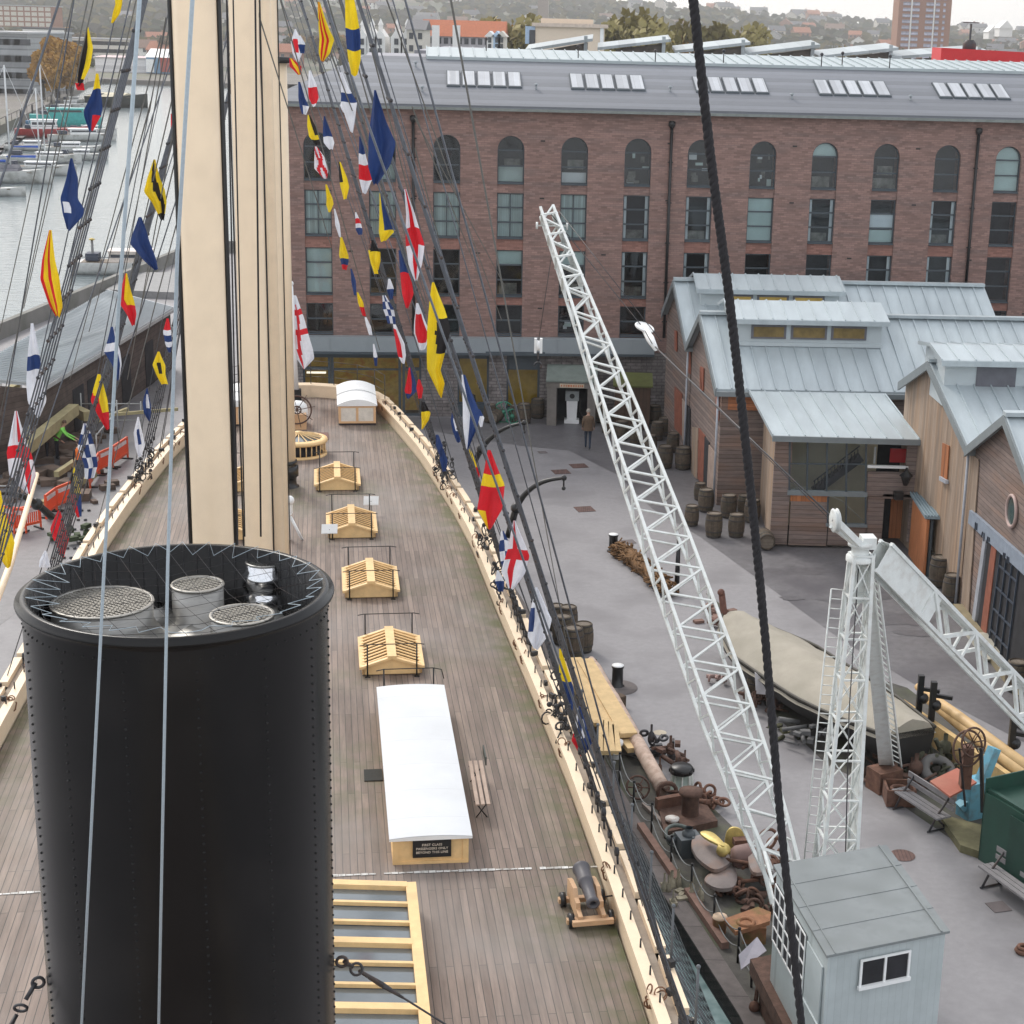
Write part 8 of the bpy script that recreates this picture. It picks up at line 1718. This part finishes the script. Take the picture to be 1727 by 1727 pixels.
RF=[([(-30,582,590),(20,583,600),(60,585,607),(100,588,607),(127,593,602)],F1(40),bands((.17,'B'),(.5,'Y'),(.72,'B'),(1,'Y')),'big blue and yellow striped flag at the top centre of the view'),
([(152,631,634),(200,627,649),(240,624,665),(278,622,655),(311,631,636)],F1(230),bands((1,'B')),'largest plain navy flag crossing the brick wall top'),
([(319,682,685),(360,686,699),(411,686,714),(445,690,710),(473,700,703)],F1(400),cross('W','R',.2,.1,.52),'long white flag with red cross hanging over the brick wall'),
([(476,729,732),(520,725,748),(555,722,757),(590,722,750),(625,722,742),(645,731,749),(669,741,745)],F1(560),lambda u,v:'K' if (.32<v<.62 and u>.35+abs(v-.45)*1.2) else 'Y','large yellow and black flag hanging over the zinc canopy'),
([(632,779,784),(670,781,797),(700,782,808),(722,783,804),(757,786,790)],F1(700),lambda u,v:'W' if u<.42 else 'B','tall flag split white and navy beside the stone wall'),
([(759,823,827),(790,819,838),(818,813,848),(860,808,845),(892,822,828)],F1(820),lambda u,v:'Y' if (.3<v<.45 or (v>.75 and u<.3)) else 'R','large red flag with yellow band above the curved davit'),
([(878,866,869),(937,856,891),(965,848,884),(993,858,865)],F1(940),lambda u,v:'R' if abs(u-.38)<.13 or abs(v-.5)<.08 else 'W','white flag with red cross below the curved davit'),
([(990,903,906),(1044,895,929),(1074,891,920),(1095,901,907)],F1(1040),lambda u,v:'B' if u<.22 and .35<v<.75 else 'W','nearly plain white flag with a bit of navy beside the barrels'),
([(1094,943,945),(1130,944,957),(1162,948,966),(1197,958,966)],F1(1150),bands((.55,'Y'),(1,'B')),'flag half yellow half blue in front of the pale planks'),
([(1191,975,979),(1225,971,996),(1248,967,1000),(1274,979,986)],F1(1240),lambda u,v:'R' if u<.22 and v>.55 else ('W' if (u<.2 or (.45<u<.62 and .25<v<.65)) else 'B'),'lowest blue flag with white and red patches beside the rail'),
([(3,536,539),(50,538,554),(67,540,562),(90,539,556),(103,541,546)],26,vert('Y','R','Y','R','Y','Y'),'red and yellow striped flag at the top left of the brick building'),
([(122,573,577),(150,576,588),(172,577,601),(200,584,598),(223,591,595)],30,bands((.36,'W'),(.5,'B'),(1,'W')),'white flag with a navy bar against the slate roof'),
([(230,606,609),(270,606,618),(300,606,627),(326,612,618)],33,bands((.3,'B'),(.5,'W'),(.78,'R'),(1,'W')),'navy white and red banded flag left of the plain navy one'),
([(326,640,643),(360,641,655),(389,640,665),(407,643,650)],38,lambda u,v:'Y' if (u<.3 or v>.75) else 'B','yellow flag with a blue centre over the brick wall'),
([(422,672,675),(470,677,693),(495,679,696),(520,685,688)],40,bands((.4,'B'),(1,'R')),'slim flag blue at the top and red below'),
([(511,702,705),(540,700,715),(563,700,725),(590,708,716)],42,lambda u,v:'W' if v<.25 or v>.85 or u>.85 or u<.1 else 'R','white-bordered red flag above the canopy'),
([(689,763,766),(710,761,774),(728,764,779),(746,771,776)],46,centre('B','W',.3,.8,.25,.65),'small blue flag with a white centre near the davit'),
([(758,790,793),(780,792,803),(795,797,809),(806,803,808)],48,bands((.6,'Y'),(1,'R')),'small yellow and red flag left of the large red one'),
([(895,845,849),(920,843,860),(945,845,860),(965,850,856)],F1(940)+3,checker('W','B'),'blue and white chequered flag half hidden behind the red cross flag'),
([(49,497,499),(70,492,508),(90,494,508),(104,501,504)],52,centre('W','R',.2,.7,.3,.75),'small white flag with red centre by the top of the mast'),
([(98,488,492),(112,490,507),(126,503,508)],53,vert('R','Y','R'),'small red and yellow flag under the white one by the mast'),
([(119,521,524),(145,520,533),(165,522,537),(180,528,531)],50,bands((.45,'W'),(.92,'R'),(1,'W')),'small flag white above and red below against the slate roof'),
([(138,503,506),(165,504,514),(180,506,520),(193,510,516)],54,lambda u,v:'W' if (v>.72 and u>.3) else 'B','small navy and white flag against the left end of the slate roof'),
([(196,546,548),(225,545,558),(240,547,563),(252,556,561)],48,bands((.62,'B'),(1,'W')),'small navy flag with white end above the arched window'),
([(194,519,522),(215,519,532),(230,522,538),(243,532,540)],56,lambda u,v:'K' if (u>.6 and v<.7) or v>.85 else 'Y','small yellow and black flag under the eaves'),
([(247,531,534),(270,531,549),(285,532,553),(301,545,551)],56,diag('W','R'),'small white flag with red diagonals before the leftmost arched window'),
([(273,571,574),(300,573,585),(315,575,588),(336,580,584)],50,lambda u,v:'K' if (u<.4 and v<.55) else 'Y','small yellow flag with a black spot over the brick wall'),
([(311,549,551),(335,551,560),(345,551,562),(358,554,557)],58,bands((1,'Y')),'tiny plain yellow flag beside the upper left windows'),
([(352,563,565),(380,566,573),(400,572,575)],58,bands((1,'W')),'tiny white pennant beside the upper left windows'),
([(400,574,577),(430,573,587),(440,575,587),(455,578,584)],56,bands((.65,'Y'),(.85,'B'),(1,'R')),'small yellow blue and red flag beside the rows of windows'),
([(358,599,601),(375,600,608),(388,601,611),(396,605,610)],52,bands((.25,'W'),(.5,'R'),(.7,'W'),(1,'B')),'tiny white red and blue flag beside the net-curtained windows'),
([(422,621,624),(445,626,634),(462,632,638)],50,bands((1,'Y')),'slim yellow flag behind the shrouds'),
([(453,591,593),(475,593,600),(498,597,601)],60,bands((1,'B')),'tiny slim blue flag left of the shrouds'),
([(493,602,604),(510,604,612),(533,612,617)],60,bands((.6,'Y'),(1,'R')),'tiny slim yellow and red flag left of the shrouds'),
([(535,615,618),(550,618,625),(565,623,628)],60,bands((1,'W')),'tiny slim white flag left of the shrouds'),
([(580,629,631),(600,630,636),(617,632,636)],62,bands((.6,'W'),(1,'B')),'tiny white and blue flag above the shop front'),
([(498,645,650),(520,647,663),(546,655,667)],52,checker('W','B',3,4),'small blue and white flag tangled in the shrouds'),
([(547,663,667),(580,668,681),(600,672,684),(613,678,682)],50,lambda u,v:'W' if (u>.6 or v>.85 or v<.1) else 'R','small red and white flag tangled in the shrouds above the canopy'),
([(620,690,693),(645,686,700),(660,684,702),(672,686,690)],52,lambda u,v:'B' if u>.6 or v>.85 else 'R','small red and blue flag right of the shop front'),
([(678,711,716),(697,711,725),(708,712,723),(724,711,713)],54,bands((.35,'K'),(1,'Y')),'small dark and yellow flag above the stern rail'),
([(733,735,739),(752,736,746),(768,741,745)],50,bands((1,'B')),'small navy flag behind the shrouds near the davit')]
RF+=[([(405,627,630),(425,625,640),(440,628,641),(455,634,638)],46,lambda u,v:'K' if v<.4 else 'Y','yellow flag with a black top caught in the shrouds'),
([(60,504,507),(74,503,514),(90,507,513)],50,bands((.5,'W'),(1,'B')),'tiny white and blue flag behind the red-centred one'),
([(168,577,580),(178,574,586),(190,579,583)],46,bands((1,'W')),'scrap of white flag tucked under the navy-barred one'),
([(470,655,658),(488,653,664),(505,658,662)],52,bands((.5,'W'),(1,'B')),'small crumpled white and blue flag on the shrouds'),
([(640,705,708),(655,703,713),(672,706,711)],54,bands((1,'R')),'small red pennant beside the stern rail shrouds'),
([(690,806,809),(705,804,816),(720,807,813)],44,bands((.4,'B'),(1,'W')),'white tail flag beside the split white and navy one'),
([(756,744,747),(775,742,754),(795,747,752)],50,bands((1,'B')),'second navy flag low behind the shrouds'),
([(962,838,841),(980,836,850),(998,841,848)],34,bands((.5,'W'),(1,'B')),'small white and blue flag below the chequered one')]
for r,Y_,p,l in RF: flag(r,Y_,p,l)
LF_=[([(-12,194,206),(8,195,205),(22,191,202),(39,187,190)],19,bands((1,'Y')),'yellow flag at the top left beside the shrouds'),
([(46,146,149),(80,140,156),(115,134,150),(146,131,136)],22,lambda u,v:'Y' if u>.5 and v<.9 else 'K','flag split diagonally black and yellow in the top left'),
([(140,127,140),(152,131,142)],22,bands((1,'R')),'scrap of red flag hooked on the ratlines in the top left'),
([(124,162,166),(150,158,169),(185,143,171),(195,144,169),(221,151,156)],24,lambda u,v:'Y' if v<.28 else ('R' if v>.72 and u>.5 else 'B'),'yellow and navy flag with a red corner over the moorings'),
([(267,119,122),(300,113,130),(335,104,130),(350,107,140),(362,108,139),(388,113,118)],26,lambda u,v:'W' if (.6<v<.78 and .1<u<.45 and u<(1-v)*1.6) else 'B','navy flag with a white wedge folded over the water'),
([(388,83,87),(440,72,92),(470,69,98),(515,85,105),(534,95,100)],28,vert('R','Y','R','Y','Y'),'red and yellow striped flag hanging over the harbour wall'),
([(545,52,56),(600,48,66),(650,46,73),(676,48,76),(703,63,67)],31,bands((.33,'W'),(.5,'B'),(1,'W')),'tall white flag with a navy square on the left'),
([(693,25,29),(740,18,42),(764,13,50),(800,18,58),(833,46,50)],34,lambda u,v:'R' if abs(u-lerp(.62,.75,v))<.13 or abs(v-.5)<.07 else 'W','white flag with red cross at the left above the boom'),
([(827,-14,0),(870,-14,8),(917,-10,23),(940,0,20),(957,10,17)],36,bands((1,'Y')),'large yellow flag cut by the left edge beside the boom'),
([(631,165,169),(655,159,175),(676,154,179),(700,166,183),(724,179,184)],42,lambda u,v:'Y' if v<.5-.15*(1-u) or (u>.5 and v<.7) else 'R','yellow and red flag over the dark stone shed'),
([(714,141,145),(735,136,153),(755,133,159),(785,143,163),(807,144,158)],42,checker('W','B',3,5),'blue and white chequered flag beside the orange vest worker'),
([(787,121,125),(810,119,131),(831,120,135),(850,122,137),(872,131,137)],44,lambda u,v:('K' if u<.4 else 'Y') if v<.55 else ('R' if u<.5 else 'B'),'flag quartered black yellow red and blue beside the orange barriers'),
([(861,98,101),(893,86,110),(908,90,114),(920,97,111),(939,102,108)],44,bands((1,'R')),'plain red flag above the funnel rim'),
([(929,75,78),(945,68,82),(957,66,84)],40,bands((1,'W')),'tip of a white flag just above the funnel rim'),
([(269,259,262),(300,249,268),(322,245,277),(340,258,280),(372,272,276)],34,lambda u,v:'K' if (abs(u-(.35+.5*v))<.16 or v>.9) else 'Y','yellow and black diagonal flag over the water left of the mast'),
([(366,234,238),(395,225,247),(412,222,252),(440,243,262),(455,260,266)],36,bands((1,'B')),'navy pennant over the water left of the mast'),
([(461,211,214),(490,204,220),(505,199,224),(530,215,229),(549,223,227)],38,lambda u,v:'Y' if u>.45 and v<.6 else 'R','red and yellow flag behind the pale stay'),
([(551,187,191),(575,182,197),(592,177,201),(615,190,204),(641,198,201)],40,lambda u,v:'W' if .3<v<.45 or u>.8 else 'B','navy and white flag behind the pale stay'),
([(537,281,284),(560,276,288),(580,279,289),(594,284,288)],46,bands((.35,'R'),(.5,'W'),(.7,'B'),(.85,'W'),(1,'B')),'red white and navy flag beside the mast'),
([(593,266,269),(615,258,277),(630,264,278),(648,273,283)],48,lambda u,v:'K' if (.3<u<.7 and .35<v<.7) else 'Y','small yellow and black flag beside the mast'),
([(655,247,249),(680,241,253),(695,243,254),(710,251,253)],46,lambda u,v:'W' if .45<u<.85 and .2<v<.6 else 'B','small navy pennant with white spot above the rail'),
([(703,232,234),(730,226,239),(751,229,244),(771,234,238)],44,lambda u,v:'B' if .35<u<.7 and .3<v<.7 else 'W','small white flag with navy square above the rail'),
([(192,288,291),(225,289,299),(258,296,302)],46,bands((1,'R')),'sliver of red flag beside the big mast')]
for r,Y_,p,l in LF_: flag(r,Y_,p,l)
flag([(498,495,499),(540,495,512),(590,497,526),(606,502,528),(621,511,516)],STAFF[0].y-.3,lambda u,v:'R' if (abs(u-.35-.1*math.sin(v*5))<.1 and v>.1) or (.45<v<.52) or (.2<v<.26) else 'W','white ensign with red cross lines hanging at the ship stern','ensign',name='ensign',grp=None)
# ================================================================ LIGHT, SKY, AIR
wd=bpy.data.worlds.new('World'); sc.world=wd; wd.use_nodes=True; n=wd.node_tree; n.nodes.clear(); L=n.links.new
out=N(n,'ShaderNodeOutputWorld'); b1=N(n,'ShaderNodeBackground'); b2=N(n,'ShaderNodeBackground'); ad=N(n,'ShaderNodeAddShader'); sk=N(n,'ShaderNodeTexSky',sky_type='NISHITA')
sk.sun_disc=False; SE,SR=math.radians(42),math.radians(-35); sk.sun_elevation=SE; sk.sun_rotation=SR; sk.air_density=1; sk.dust_density=3
L(sk.outputs[0],b1.inputs[0]); b1.inputs[1].default_value=.05
tc=N(n,'ShaderNodeTexCoord'); cn_=N(n,'ShaderNodeTexNoise'); cn_.inputs['Scale'].default_value=2.2; cn_.inputs['Detail'].default_value=5; L(tc.outputs['Generated'],cn_.inputs['Vector']); cr_=N(n,'ShaderNodeValToRGB'); cr_.color_ramp.elements[0].color=(.96,.965,.98,1); cr_.color_ramp.elements[1].color=(1,.995,.98,1); cr_.color_ramp.elements[0].position=.35; cr_.color_ramp.elements[1].position=.65; L(cn_.outputs[0],cr_.inputs[0]); L(cr_.outputs[0],b2.inputs[0]); b2.inputs[1].default_value=SKYS
L(b1.outputs[0],ad.inputs[0]); L(b2.outputs[0],ad.inputs[1]); L(ad.outputs[0],out.inputs[0])
sl=bpy.data.lights.new('sun','SUN'); sl.energy=1.4; sl.angle=math.radians(16); sl.color=(1,.96,.9); so=bpy.data.objects.new('sun',sl); COL.objects.link(so)
# sun direction to match the sky rotation
az=SR; dv=V((math.sin(az)*math.cos(SE),math.cos(az)*math.cos(SE),math.sin(SE))); so.rotation_euler=dv.to_track_quat('Z','Y').to_euler()
if HAZE:
    m=MB(); m.box((0,1880,60),(7000,3900,158)); hz=m.build('haze',[]) if False else None
    me=bpy.data.meshes.new('haze'); me.from_pydata([tuple(v) for v in m.v],[],m.f); hz=bpy.data.objects.new('haze',me); COL.objects.link(hz); hz['kind']='stuff'
    hm,n=nt('haze_air'); o_=N(n,'ShaderNodeOutputMaterial'); pv=N(n,'ShaderNodeVolumePrincipled'); pv.inputs['Color'].default_value=(.97,.97,.97,1); pv.inputs['Density'].default_value=HAZE; pv.inputs['Anisotropy'].default_value=.2; n.links.new(pv.outputs[0],o_.inputs['Volume']); me.materials.append(hm)
sc.view_settings.view_transform='Standard'; sc.view_settings.look='None'; sc.view_settings.exposure=EXPO; sc.view_settings.gamma=1
sc.render.engine='CYCLES'; sc.cycles.max_bounces=8; sc.cycles.transparent_max_bounces=12; sc.cycles.volume_bounces=0
sc.cycles.use_denoising=True
for nm in ('barrel','bollard','safety_barrier'):
    pass
